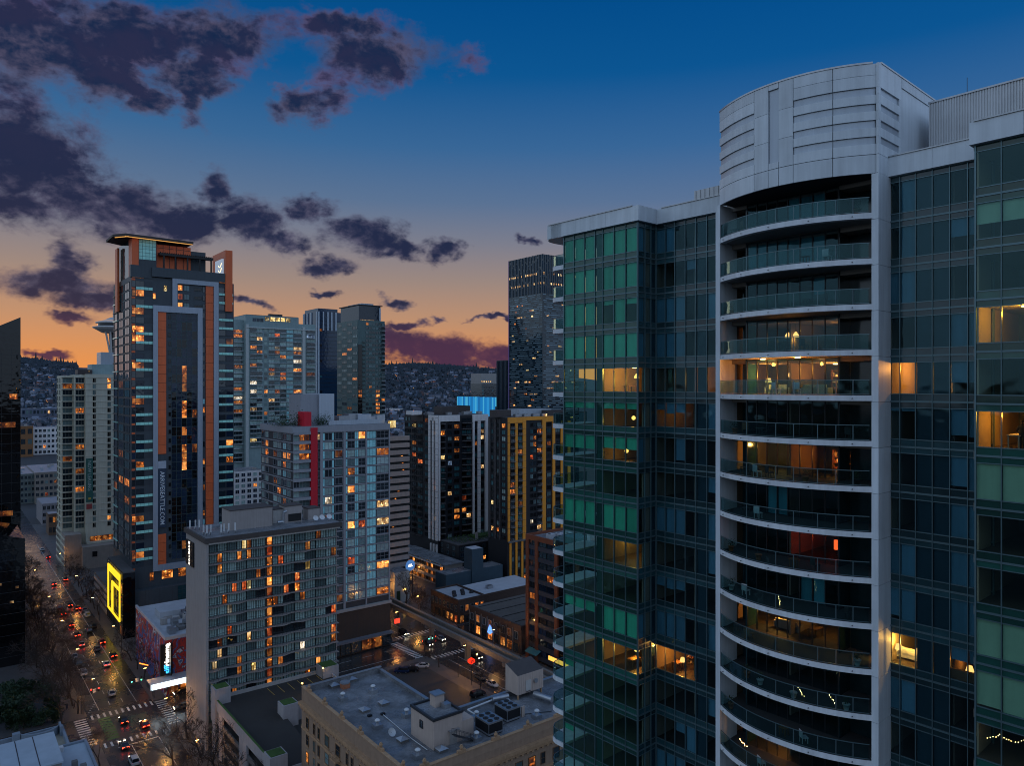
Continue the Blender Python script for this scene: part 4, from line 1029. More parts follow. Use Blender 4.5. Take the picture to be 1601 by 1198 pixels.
# podium wing along the avenue with the yellow light frame
stone_d = mat('podium_stone', (.13, .12, .115))
def podium_wing():
    b0, s0 = 0.0, 60.0
    t = thing('podium_wing', 'low dark podium wing beside the avenue at the foot of the orange panel tower', 'building', site(b0, s0), ANG)
    MB().box(0, 3.8, 0, 30, .15, 23.0, g_black).build('wall', t); MB().box(.2, 3.8, .2, 29.8, 23.001, 23.4, roof_d).build('roof', t)
    Fl = left(t, 30.0)
    for k in range(6):
        for i in range(7): Fl.put('window', window_mesh(3.7, 3.2, pick([(4, g_dark), (3, g_black), (.5, l_dim)]), mull_d, 2), .4 + i * 4.2, 1.0 + k * 3.7, -.03)
    MB().box(0, 14, 30.1, 58, .15, 12, stone_d).build('garage_wall', t)
    Fg = left(t, 28, 0, 30.1)
    for k in range(4): Fg.box('garage_band', 0, 27.9, -.3, -.001, 1.6 + k * 2.7, 2.8 + k * 2.7, conc)
    n = thing('light_frame', 'tall yellow neon double frame mounted on the dark podium beside the avenue', 'neon sign', site(b0, s0), ANG)
    F = left(n, 30.0)
    y0, y1 = 24.8, 2.5    # along the wall
    a, c = 30 - y0, 30 - y1; z0, z1 = 5.6, 22.2
    for (x0, x1, q0, q1) in ((a, a + .9, z0, z1), (c - .6, c, z0, z1), (a + .9, c - .6, z1 - 2.2, z1), (a + .9, c - .6, z0, z0 + .6), (a + 7.6, a + 9.4, z0 + .6, z1 - 5.9), (a + 7.6, c - .6, z1 - 5.85, z1 - 4.9)):
        F.box('neon_bar', x0 + .004, x1 - .004, -.8, -.35, q0 + .004, q1 - .004, e_neon)
    for zz_ in (7, 20): F.box('bracket', a, c, -.349, -.01, zz_, zz_ + .2, steel_d)
podium_wing()
# ------------------------------------------------------------------ corner cinema with murals
def mural(name):
    m, nt, out = newmat(name)
    p = nt.nodes.new('ShaderNodeBsdfPrincipled'); nt.links.new(p.outputs[0], out.inputs[0]); p.inputs['Roughness'].default_value = .7
    v = nnoise(nt, pos(nt), .14, 2, .5, 2.5)
    c = nramp(nt, v, [(0, (.02, .04, .12)), (.36, (.025, .07, .22)), (.45, (.04, .13, .40)), (.49, (.25, .02, .02)), (.55, (.42, .03, .02)), (.58, (.03, .03, .06)), (.63, (.50, .56, .62)), (.67, (.05, .14, .36)), (1, (.1, .02, .02))])
    c.k.node.color_ramp.interpolation = 'EASE'
    nt.links.new(c.k, p.inputs['Base Color'])
    return m
mural_m = mural('painted_mural')
e_marq = emit('marquee_panel', (.80, .93, 1), 2.4); e_blue = emit('blue_sign', (.05, .45, 1), 2.2); e_orange = emit('orange_neon', (1, .22, .03), 3.0)
def cinema():
    B = Bld(258.8, 208.0); W, D = 34.0, B.y(212.6); H = B.z(1002)
    t = thing('cinema', 'low corner cinema covered in blue and red murals, white roof and lit marquee', 'cinema', B.at(), ANG)
    MB().box(0, W, 0, D, .15, H, mural_m).build('wall', t); MB().box(-.2, W, -.2, .4, H + .002, H + .9, roof_w).build('parapet', t); MB().box(-.2, .4, .41, D, H + .002, H + .9, roof_w).build('parapet', t)
    MB().box(.41, W, .41, D, H + .002, H + .12, roof_w).build('roof', t)
    for i in range(16):
        y = rnd.uniform(3, 30); x = rnd.uniform(1.5, 4 + y * .35); roof_unit(t, x, y, H + .13, rnd.uniform(1.2, 3.0), rnd.uniform(1.2, 3.5), rnd.uniform(.8, 2.0), rnd.choice([steel, conc, conc_d]), rnd.choice([0, 0, 2]))
    MB().box(3, 9, 20, 27, H + .13, H + 2.4, roof_w).build('roof_hut', t)
    F = front(t, W)
    # mural shapes as thin painted panels
    cr = mat('mural_red', (.30, .018, .015), .7); cb = mat('mural_blue', (.04, .14, .34), .7); cw = mat('mural_pale', (.40, .46, .52), .7)
    def shape(pts, m):
        b = MB(); n = len(pts); b.prism(pts, 0, .03, m); o = F.put('mural_shape', b.mesh('mural_shape'), 0, 0, -.002); o.rotation_euler = (Matrix.Rotation(PI / 2, 4, 'X')).to_euler(); return o
    shape([(12, 10), (15, 9), (18, 11.5), (17, 14), (13.5, 14.6)], cr); shape([(8, 7.0), (16, 9.5), (17, 10.3), (10, 9.2), (9.4, 10.2)], cb); shape([(7.5, 13), (9, 12.5), (9.6, 13.8), (8.4, 14.4)], cw); shape([(5, 12), (7, 11.3), (6.6, 9.5), (5.2, 10)], cr)
    # marquee canopy and sign
    MB().box(-5.0, 12.6, -4.6, -.01, 4.6, 6.2, roof_w).build('canopy', t)
    Fm = front(t, W, -4.6, -5.0)
    Fm.box('marquee_board', .2, 17.3, -.12, -.001, 4.6, 6.1, e_marq)
    for i in range(5): Fm.box('marquee_divider', .2 + i * 4.25, .35 + i * 4.25, -.15, -.121, 4.6, 6.1, black_m)
    ink = mat('marquee_ink', (.02, .03, .05), .6)
    Fm.box('marquee_poster', 12.0, 15.4, -.16, -.125, 4.8, 5.9, e_blue)
    MB().box(-5.05, -5.01, -4.6, -.3, 4.7, 6.1, steel_d).build('canopy_side', t)
    Fsn = front(t, W, -1.2)
    MB().box(.6, .9, -3.4, -.02, 7.0, 15.0, black_m).build('blade_sign', t)
    Fb = Fac(t, .9, -3.4, 0.0, 3)
    Fq = Fac(t, -2.0, -1.25, 0, 4)
    MB().box(-1.6, 1.6, -1.2, -.35, 6.6, 15.4, black_m).build('blade_sign', t)
    put_text(Fq, 'siff', 2.2, e_blue, 2.2, 8.3, -.02, PI / 2, .04, bold=.05); put_text(Fq, 'cinema', 2.3, e_sign, 2.2, 12.4, -.02, PI / 2, .04, bold=.06)
    for i in range(5): F.put('door', window_mesh(2.3, 3.4, l_amber if i % 2 else l_dim, wood, 2), 1.0 + i * 3.0, .3, -.03)
    return B
cinema()
# ------------------------------------------------------------------ grey block with one red stripe
red_m = mat('red_stripe', (.58, .012, .03), .5, var=.06); grey_cl = mat('grey_cladding', (.29, .295, .32), .5, var=.08); grey_dk = mat('charcoal_cladding', (.05, .052, .058), .6)
podium_br = mat('brown_podium_panel', (.060, .042, .034), .6, var=.15)
def red_block():
    B = Bld(458.0, 229.0); W, D = B.x(608.0), B.y(408.5); H = B.z(668)
    t = thing('red_stripe_block', 'grey and aqua glass apartment block with one vertical red stripe and roof garden', 'apartment block', B.at(), ANG)
    zp = B.z(938, W); fh = 2.96; nf = int((H - 2.1 - zp - .6) / fh)
    MB().box(0, W, .0, D, zp, H - 2.0, grey_dk).build('wall', t)
    MB().box(-.35, W + .2, -.5, D + .2, H - 2.0, H, grey_cl).build('roof_band', t); MB().box(.2, W - .3, .1, D - .3, H + .001, H + .1, roof_g).build('roof', t)
    F, Fl = front(t, W), left(t, D); X = B.x; zt = H - 2.05
    floor_bands(F, W - X(500), zt, fh, nf, grey_cl, .34, .22, x0=X(500)); floor_bands(F, X(484), zt, fh, nf, grey_cl, .9, 1.1, name='balcony_band', x0=.0)
    aq = [(6, g_curt), (3, g_dark), (2, g_blind), (2, g_curt_d)]
    C = [('w', 458.8, 467, {'g': [(3, g_curt), (1, g_dark)], 'litp': 0.070, 'h': .66, 'sill': .2}), ('w', 468, 483, {'g': [(3, g_curt_d), (2, g_dark)], 'litp': 0.264, 'nx': 3, 'h': .66, 'sill': .2}),
         ('w', 495.6, 499.4, {'g': [(1, g_dark)]}), ('w', 508, 518.5, {'g': aq, 'litp': 0.264, 'h': .74, 'sill': .14}), ('w', 524, 535, {'g': [(2, g_dark), (1, g_curt_d)], 'litp': 0.106, 'h': .7}),
         ('w', 543.5, 554, {'g': aq, 'litp': 0.194, 'h': .74, 'sill': .14, 'nx': 2, 'ny': 2}), ('w', 560.5, 570.5, {'g': aq, 'litp': 0.176, 'h': .74, 'sill': .14, 'ny': 2}), ('w', 589, 607.2, {'g': [(3, g_blind), (4, g_curt_d), (3, g_dark)], 'litp': 0.176, 'nx': 3, 'ny': 2, 'h': .76, 'sill': .12})]
    fcols(F, X, zt, fh, nf, C, frame=grey_cl)
    for k in range(nf):
        zb = zt - (k + 1) * fh
        for (p0, p1) in ((504.8, 507.3), (519.2, 521.8), (540.5, 542.8), (554.8, 557.2), (557.8, 559.8)): F.box('aqua_panel', X(p0), X(p1), -.12, -.001, zb + .3, zb + fh - .3, g_aqua)
        for (p0, p1) in ((573.8, 577.6), (578.2, 582.4), (583, 587)): F.box('aqua_panel', X(p0), X(p1), -.12, -.001, zb + .3, zb + fh - .3, g_aqua)
    for (p0, p1) in ((500, 504), (536.3, 539.8), (571, 573.2), (607.4, 609)): F.box('pier', X(p0), X(p1), -.4, -.002, zp, zt, grey_cl)
    F.box('red_stripe', X(484.5), X(494.8), -.9, -.001, B.z(910, X(490)), H - .4, red_m)
    MB().box(X(477), X(488), .6, 6, H + .1, H + 4.6, red_m).build('red_roof_fin', t)
    fy = lambda px: D - B.y(px)
    floor_bands(Fl, D, zt, fh, nf, grey_cl, .34, .2)
    CL = [('w', 410, 414, {'g': aq, 'litp': 0.088}), ('w', 415.5, 420, {'g': aq, 'litp': 0.088}), ('w', 428, 433.5, {'g': aq, 'nx': 2}), ('w', 434.5, 440, {'g': aq}), ('w', 443, 447.5, {'g': [(3, g_aqua), (1, g_dark)], 'litp': 0.440}), ('w', 449, 454.5, {'g': [(3, g_curt_d), (1, g_dark)], 'litp': 0.133})]
    fcols(Fl, fy, zt, fh, nf, CL, frame=grey_cl)
    # brown podium with shopfronts
    MB().box(-14.0, W + .2, -.6, D, .15, zp - .9, podium_br).build('podium', t); MB().box(-14.2, W + .6, -1.0, D, zp - .899, zp - .05, conc).build('podium_cap', t)
    Fp = front(t, W, -.6)
    for i in range(9): Fp.box('panel_joint', -4 + i * 4.3, -3.95 + i * 4.3, -.015, -.001, 5.6, zp - 1, joint)
    MB().box(6, W + .5, -2.4, -.61, 4.6, 5.3, mat('awning_grey', (.16, .16, .18), .6)).build('awning', t)
    for i in range(8): Fp.put('shop_window', window_mesh(3.4, 3.4, pick([(7, g_dark), (1, l_dim)]), mull_d, 2), 4.5 + i * 3.8, .6, -.03)
    # roof: lift box, plant, planting
    MB().box(X(470, 10), X(497, 10), 10, 20, H + .1, B.z(617, 8, 10), grey_cl).build('lift_tower', t); MB().box(X(497.5, 10), X(521, 10), 9.2, 21, H + .1, B.z(616, 10, 10), louver).build('lift_tower', t)
    MB().box(X(513, 3), W - .4, 2.5, 3.0, H + .1, H + 1.5, louver).build('roof_screen', t)
    for (px, yy, w, d, h) in ((530, 8, 4, 4, 2.6), (545, 9, 5, 4, 3.2), (560, 8, 5, 5, 3.0), (575, 9, 4, 4, 2.2), (590, 8, 3, 3, 2.6)): roof_unit(t, X(px, yy), yy, H + .1, w, d, h, rnd.choice([steel, louver]), 2)
    b = MB(); r = random.Random(5)
    for (px, yy, n) in ((430, 12, 60), (440, 9, 90), (450, 7, 120), (462, 6, 140), (473, 4.5, 160), (500, 5, 160), (508, 5, 140)):
        c = Vector((X(px, yy), yy, H)); hh = r.uniform(2.4, 5)
        for i in range(n * 2):
            q = c + Vector((r.gauss(0, 1.1), r.gauss(0, 1.0), abs(r.gauss(.5, .5)) * hh * .6)); d = Vector((r.uniform(-1, 1), r.uniform(-1, 1), r.uniform(-.4, 1))) * .45; e = d.orthogonal().normalized() * .16
            b.face([q, q + d * .5 + e, q + d, q + d * .5 - e], plant_g)
    o = b.build('roof_planting', t); o['kind'] = 'stuff'
    # corner lantern
    MB().box(W + .2, W + 3.0, .5, 1.0, H - 1.5, H + 1.0, l_yel).build('lit_panel', t)
    return B
red_block()
# ------------------------------------------------------------------ striped parking structure behind it
def striped_garage():
    B = Bld(606, 305.0); W = B.x(640); H = B.z(683)
    t = thing('striped_parking_garage', 'beige parking garage with open decks behind the grey red striped block', 'garage', B.at(), ANG)
    MB().box(0, W, 1.0, 25, .15, H - .6, black_m).build('core', t)
    F = front(t, W); tan = mat('tan_concrete', (.36, .275, .235))
    n = 21; fh = (H - 5) / n
    for k in range(n): F.box('deck_band', 0, W, -.2, .9, H - k * fh - fh * .62, H - k * fh, tan)
    for k in range(n): 
        if rnd.random() < .55: F.put('deck_lamp', bmesh_box('deck_lamp', .9, .2, .25, l_amber), rnd.uniform(.5, W - 2), H - k * fh - fh * .9, .5)
    MB().box(-14, .0, 1.2, 25, .15, H - .8, tan).build('side_wall', t)
striped_garage()
# ------------------------------------------------------------------ black and white tower
bw_white = mat('white_cladding', (.74, .70, .68), .5, var=.10); bw_black = mat('black_cladding', (.016, .017, .022), .5, var=.2); bw_brown = mat('brown_cladding', (.060, .048, .046), .6)
def bw_tower():
    B = Bld(685.0, 350.0); W, D = B.x(762.0), B.y(632.5); H = B.z(650)
    t = thing('black_white_tower', 'black apartment tower with white corner frames and narrow balconies', 'apartment tower', B.at(), ANG)
    X = B.x; fh = 2.95; nf = 20; F, Fl = front(t, W), left(t, D)
    MB().box(0, W, 0, D, 8, H - .5, bw_black).build('wall', t); MB().box(.3, W - .3, .3, D - .3, H - .499, H, roof_d).build('roof', t)
    z0 = H - 1.2
    g = [(5, g_black), (2, g_teal), (2, g_dark), (1, g_curt_d)]
    fcols(F, X, z0, fh, nf, [('panel', 685.2, 687.5, {'m': bw_white, 'out': .6, 'zt': 1.2}), ('slab', 689, 695, {'m': conc_d, 'rail': steel_d, 'd': 1.2, 'g': g, 'litp': 0.106}), ('w', 700, 706, {'g': g, 'litp': 0.088}), ('w', 710, 718, {'g': g, 'litp': 0.141}),
        ('slab', 722, 736, {'m': conc_d, 'rail': steel_d, 'g': g, 'litp': 0.106, 'n': 2}), ('panel', 738, 740.6, {'m': bw_white, 'out': .9, 'zt': 1.2}), ('w', 741.5, 745, {'g': g, 'litp': 0.088, 'nx': 1}), ('panel', 746, 750.4, {'m': bw_white, 'out': .7, 'joint': joint}), ('w', 751.5, 756, {'g': g, 'litp': 0.088, 'nx': 1}), ('panel', 757.5, 762, {'m': bw_white, 'out': .9, 'zt': 1.2})])
    F.box('white_lintel', X(687.5) + .01, X(718), -.6, -.001, H - 3.0, H, bw_white); F.box('white_lintel', X(740.6) + .01, X(757.5) - .01, -.9, -.001, H - 3.2, H, bw_white)
    fy = lambda px: D - B.y(px)
    fcols(Fl, fy, z0, fh, nf, [('w', 634, 637, {'g': g, 'nx': 1}), ('w', 638.5, 642, {'g': g, 'nx': 1, 'litp': 0.106}), ('slab', 645, 651, {'m': bw_brown, 'rail': steel_d, 'g': g, 'litp': 0.123}), ('slab', 653.5, 661, {'m': bw_brown, 'rail': steel_d, 'g': g, 'litp': 0.106}), ('w', 664.5, 669, {'g': g, 'litp': 0.123}),
        ('panel', 671.5, 674, {'m': bw_white, 'out': .7, 'zt': 1.2, 'joint': joint}), ('w', 674.6, 676.6, {'g': g, 'nx': 1}), ('panel', 677, 679.6, {'m': bw_white, 'out': .7, 'joint': joint}), ('w', 680, 682, {'g': g, 'nx': 1, 'litp': 0.176}), ('panel', 682.4, 684.9, {'m': bw_white, 'out': .7, 'zt': 1.2, 'joint': joint})])
    Fl.box('white_lintel', fy(674) + .01, fy(682.4) - .01, -.7, -.001, H - 2.6, H, bw_white); Fl.box('brown_top', fy(644), fy(662), -.4, -.001, H - 3.4, H + 1.2, bw_brown)
    MB().box(X(690, 6), X(717, 6), 6, 13, H + .01, B.z(636, 8, 6), bw_brown).build('plant_room', t); MB().box(-6, -.5, 14, 20, H + .01, H + 1.8, bw_white).build('plant_room', t)
    for (p, y) in ((700, 3), (725, 6), (732, 9), (748, 5), (672, 8), (668, 12)): roof_unit(t, X(p, y), y, H + .01, 2.5, 2.0, 1.3, steel, 1)
    for i in range(3): Fl.box('white_leg', D - 1.2 - i * 2.6, D - .3 - i * 2.6, -.7, -.001, .2, z0 - nf * fh - 2.0, bw_white)
    # lower podium wing running right with roof gardens
    zp = B.z(853, 0)
    p = thing('black_podium_block', 'black mid rise podium with small windows and a roof garden between the two apartment towers', 'apartment block', B.at(), ANG)
    Wp = 40.0; MB().box(1.0, Wp, -16, -.02, .15, 14.5, bw_black).build('wall', p); MB().box(1.2, Wp - .2, -15.8, -.2, 14.501, 14.8, roof_d).build('roof', p)
    Fp = front(p, Wp, -16, 1.0)
    for k in range(5):
        for i in range(9):
            Fp.put('window', window_mesh(1.7, 1.6, pick(LIT) if rnd.random() < .16 else pick([(3, g_dark), (1, g_teal), (1, g_navy)]), mull, 2), 1.2 + i * 4.2, 1.0 + k * 2.75, -.03)
            if i % 3 == 1: Fp.put('balcony', balcony_mesh(2.4, 1.1, conc_d, steel), 3.2 + i * 4.2, .6 + k * 2.75, 0)
    Fpl = left(p, 16, 1.0, -16)
    for k in range(5):
        for i in range(3): Fpl.put('window', window_mesh(1.6, 1.6, pick([(3, g_dark), (1, g_curt_d), (.6, l_dim)]), mull, 2), 1.2 + i * 5, 1.0 + k * 2.75, -.03)
    b = MB(); r = random.Random(3)
    MB().box(16, 34, -8, -2, 14.81, 15.5, moss).build('roof_lawn', p)
    for i in range(1500):
        q = Vector((r.uniform(3, 36), r.uniform(-14, -1.5), 14.8 + r.random() * 1.3)); d = Vector((r.uniform(-1, 1), r.uniform(-1, 1), r.uniform(.2, 1))) * .5; e = d.orthogonal().normalized() * .2
        b.face([q, q + d * .5 + e, q + d, q + d * .5 - e], moss if r.random() < .5 else plant_g)
    b.build('roof_planting', p)['kind'] = 'stuff'
    MB().box(14, 15, -12, -11, 14.81, 18.5, conc).build('chimney', p)
bw_tower()
# ------------------------------------------------------------------ yellow framed tower
yel = mat('yellow_cladding', (.82, .31, .03), .5, var=.10)
def yellow_tower():
    B = Bld(793.5, 325.0); W, D = B.x(892.0), B.y(763.5); H = B.z(653)
    t = thing('yellow_tower', 'black apartment tower with yellow orange vertical frames and stacked balconies', 'apartment tower', B.at(), ANG)
    X = B.x; fh = 2.95; nf = 18; F, Fl = front(t, W), left(t, D)
    MB().box(0, W, 0, D, .15, H - .3, bw_black).build('wall', t); MB().box(.3, W - .3, .3, D - .3, H - .299, H, roof_d).build('roof', t)
    g = [(4, g_black), (2, g_teal), (2, g_dark), (1, g_curt_d)]; z0 = H - 2.4
    fcols(F, X, z0, fh, nf, [('panel', 793.6, 796.5, {'m': yel, 'out': .5, 'zt': 2.4, 'joint': joint}), ('slab', 797.5, 804, {'m': conc_d, 'rail': steel, 'd': 1.1, 'g': g, 'litp': 0.106}), ('panel', 804.8, 808.6, {'m': yel, 'out': .5, 'joint': joint}), ('slab', 809.4, 815.6, {'m': conc_d, 'rail': steel, 'd': 1.1, 'g': g, 'litp': 0.106}), ('panel', 816.4, 821.6, {'m': yel, 'out': .5, 'zt': 2.4, 'joint': joint}),
        ('w', 829, 838, {'g': g, 'litp': 0.123, 'n': 2}), ('slab', 839.5, 846, {'m': conc_d, 'rail': steel, 'd': 1.2, 'g': g, 'litp': 0.106}), ('panel', 847, 852.5, {'m': yel, 'out': .5, 'zt': 2.4}), ('w', 855, 861, {'g': g, 'litp': 0.088}), ('panel', 863, 867, {'m': yel, 'out': .5, 'zt': 2.4}), ('w', 868, 875, {'g': g, 'litp': 0.176}), ('panel', 876, 879, {'m': yel, 'out': .5}), ('panel', 887, 891, {'m': yel, 'out': .5})])
    F.box('yellow_lintel', X(796.5) + .01, X(816.4) - .01, -.5, -.001, H - 2.6, H, yel); F.box('yellow_lintel', X(821.6) + .01, X(847) - .01, -.5, -.001, H - 1.6, H, yel); F.box('yellow_lintel', X(852.5) + .01, X(863) - .01, -.5, -.001, H - 2.6, H, yel)
    F.box('belt', 0, W, -1.0, -.51, z0 - nf * fh - .5, z0 - nf * fh + .2, conc_d)
    for i in range(10):
        F.box('yellow_strip', X(796) + i * 3.4, X(796) + i * 3.4 + 1.1, -.4, -.001, .2, z0 - nf * fh - .6, yel)
        for k in range(5): F.put('window', window_mesh(1.3, 2.0, pick(LIT) if rnd.random() < .12 else pick(g), mull_d, 1), X(796) + i * 3.4 + 1.5, 1.0 + k * 3.0, -.03)
    fy = lambda px: D - B.y(px)
    dk = mat('dark_grey_cladding', (.055, .052, .055), .6)
    fcols(Fl, fy, z0, fh, nf, [('panel', 764, 767.5, {'m': dk, 'out': .3, 'zt': 1.5}), ('w', 768.3, 771.6, {'g': g, 'nx': 1, 'litp': 0.088}), ('panel', 772.5, 776, {'m': dk, 'out': .3, 'zt': 1.5}), ('w', 777, 780, {'g': g, 'nx': 1, 'litp': 0.088}), ('panel', 780.8, 783, {'m': dk, 'out': .3, 'zt': 1.5}), ('w', 785, 790.5, {'g': [(2, g_black), (2, g_teal), (1, g_curt)], 'litp': 0.053})])
    MB().box(X(812, 7), X(862, 7), 7, 16, H + .01, B.z(640, 20, 7), louver).build('plant_room', t); MB().box(-2.5, 6, 5, 10, H + .01, H + 3.2, bw_brown).build('plant_room', t); MB().box(X(862), W - 1, 2, 8, H + .01, H + 2.6, bw_brown).build('plant_room', t)
    for i in range(8): roof_unit(t, X(806 + i * 7, 2), 2 + (i % 2), H + .01, 2.0, 1.8, 1.2, steel, 1)
    MB().box(X(856), X(857.5), 1, 1.6, H + .01, H + 1.0, l_warm).build('roof_lamp', t)
yellow_tower()
# ------------------------------------------------------------------ brick red framed office at the monorail
def orange_office():
    rust = mat('rust_red_frame', (.20, .055, .025), .6)
    t = thing('rust_framed_office', 'dark glass office with rust red frame beside the elevated monorail track', 'office building', site(100, -75), ANG)
    D, W, H = 34.6, 26.0, 40.6
    MB().box(0.3, W, 0, D - .3, .15, H - 1.2, g_black).build('wall', t); MB().box(.6, W, .3, D - .6, H - 1.199, H - .8, roof_g).build('roof', t)
    Fl = left(t, D)
    Fl.box('frame_band', 0, D, -.25, .299, H - 1.6, H, rust); MB().box(.31, W, D - .29, D, H - 1.6, H, rust).build('frame_band', t)
    for x in (0, 4.6, 14, 23.6): Fl.box('frame_post', x, x + 1.5, -.24, .298, .15, H - 1.601, rust)
    gl = mat('slate_band', (.05, .052, .065), .4)
    for k in range(11):
        Fl.box('spandrel', 1.51, 4.59, -.05, .29, 1.0 + k * 3.5, 2.4 + k * 3.5, gl); Fl.box('spandrel', 6.11, 13.99, -.05, .29, 1.0 + k * 3.5, 2.4 + k * 3.5, gl)
        for x0, x1 in ((1.6, 4.5), (6.2, 9.9), (10.1, 13.9)): Fl.put('window', window_mesh(x1 - x0 - .2, 1.9, pick([(5, g_dark), (3, g_navy), (.3, l_dim)]), mull_d, 2), x0 + .1, 2.5 + k * 3.5, .25)
    MB().box(3, 9, 14, 22, H - .79, H + 1.2, louver).build('plant_room', t)
    for i in range(5): roof_unit(t, 3 + i * 3, 26 - i, H - .79, 2.2, 2.2, 1.4, roof_w, 1)
orange_office()
ORD = ['first', 'second', 'third', 'fourth', 'fifth', 'sixth', 'seventh', 'eighth', 'ninth', 'tenth', 'eleventh', 'twelfth', 'thirteenth', 'fourteenth', 'fifteenth', 'sixteenth', 'seventeenth', 'eighteenth', 'nineteenth', 'twentieth'] + ['twenty-' + q for q in ('first', 'second', 'third', 'fourth', 'fifth', 'sixth', 'seventh', 'eighth', 'ninth')] + ['thirtieth', 'thirty-first', 'thirty-second', 'thirty-third', 'thirty-fourth']
# ------------------------------------------------------------------ towers farther back
pale_c = mat('pale_concrete', (.50, .53, .51), .7, var=.1); cream = mat('cream_panel', (.52, .50, .40), .7, var=.10); teal_c = mat('teal_concrete', (.27, .36, .36), .6)
def white_condo():
    B = Bld(384.0, 480.0); W, D = B.x(493.5), 26.0; X = B.x; H = B.z(492); H2 = B.z(508, W)
    t = thing('white_balcony_condo', 'tall pale condominium tower with continuous white balconies behind the orange panel tower', 'apartment tower', B.at(), ANG)
    MB().box(0, X(467), 0, D, 1, H, teal_c).build('wall', t); MB().box(X(467) + .01, W, .2, D, 1, H2, teal_c).build('wall', t); MB().box(-8.5, -.01, 4, D, 1, B.z(500, -4, 4), teal_c).build('wall', t)
    MB().box(.4, X(466), .4, D - .4, H + .001, H + .3, roof_d).build('roof', t)
    F = front(t, W); fh = 2.93; nf = 27; z0 = B.z(514, 20)
    cols = [('slab', 391, 401, {'m': white_s, 'rail': mull, 'litp': 0.137, 'd': 1.5}), ('slab', 401.5, 410, {'m': white_s, 'rail': mull, 'litp': 0.098, 'd': 1.5}), ('w', 413, 418, {'nx': 1}), ('slab', 420, 429, {'m': white_s, 'rail': mull, 'd': 1.0}), ('slab', 429.5, 437, {'m': white_s, 'rail': mull, 'd': 1.0, 'litp': 0.176}), ('slab', 438, 447, {'m': white_s, 'rail': mull, 'd': 1.0, 'litp': 0.196}), ('slab', 448, 458, {'m': white_s, 'rail': mull, 'd': 1.0, 'g': [(3, g_aqua), (3, g_curt)]}), ('slab', 459, 471, {'m': white_s, 'rail': mull, 'd': 1.0, 'litp': 0.098}), ('slab', 479, 492, {'m': white_s, 'rail': mull, 'd': 1.6, 'litp': 0.059})]
    for c in cols: c[3].setdefault('g', [(4, g_dark), (4, g_curt), (2, g_teal), (2, g_curt_d)]); c[3].setdefault('h', .7); c[3].setdefault('sill', .16)
    fcols(F, X, z0, fh, nf, cols, litp=.08, frame=teal_c)
    for (p0, p1) in ((384.1, 388.5), (472.5, 477)): F.box('pier', X(p0), X(p1), -.6, -.001, 2, z0 + 2, pale_c)
    for i in range(5): F.put('penthouse_window', window_mesh(X(421) - X(414), 2.6, l_yel, teal_c, 2), X(414) + i * (X(421) - X(414) + .6), B.z(502, 16), -.05)
    for i in range(3): F.put('penthouse_window', window_mesh(X(400) - X(395), 2.2, g_navy, teal_c, 2), X(395) + i * (X(400) - X(395) + .4), B.z(503, 10), -.05)
    F.box('top_band', 0, W, -.9, -.002, z0 - .3, z0 + .3, pale_c)
    Fb = front(t, 8.5, 4, -8.5); 
    for k in range(30):
        Fb.put('balcony', balcony_mesh(7.6, 1.4, white_s, mull), .4, z0 - 4 - k * fh, 0)
        Fb.put('window', window_mesh(6.8, 2.0, pick(LIT) if rnd.random() < .2 else pick([(2, g_dark), (2, g_curt)]), teal_c, 3), .8, z0 - 3.7 - k * fh, -.03)
    for p in (426, 434, 440): roof_unit(t, X(p), 6, H + .3, 3, 3, 1.8, steel_d)
white_condo()
def white_lowrise():
    B = Bld(366.0, 400.0); X = B.x; W = X(412)
    t = thing('white_grid_block', 'white gridded low block with lit terrace between the orange tower and grey block', 'apartment block', B.at(), ANG)
    H = B.z(738); MB().box(0, W, 0, 18, .15, H, bw_white).build('wall', t); MB().box(.2, W - .2, .2, 17.8, H + .001, H + .2, roof_g).build('roof', t)
    F = front(t, W)
    for k in range(13):
        for i in range(5): F.put('window', window_mesh(W / 5 - 1.2, 1.9, pick(LIT) if rnd.random() < .12 else pick([(3, g_navy), (2, g_curt), (2, g_dark)]), bw_white, 2), .7 + i * W / 5, H - 3.0 - k * 3.05, -.03)
    b = MB(); r = random.Random(9)
    for i in range(260):
        q = Vector((r.uniform(0, W), r.uniform(-4, -1.0), 10 + r.random() * 3)); d = Vector((r.uniform(-1, 1), r.uniform(-1, 1), r.uniform(0, 1))) * .8; e = d.orthogonal().normalized() * .3
        b.face([q, q + d * .5 + e, q + d, q + d * .5 - e], plant_g)
    MB().box(-.5, W, -5, -.01, .15, 10, conc_d).build('terrace', t); b.build('terrace_planting', t)['kind'] = 'stuff'
white_lowrise()
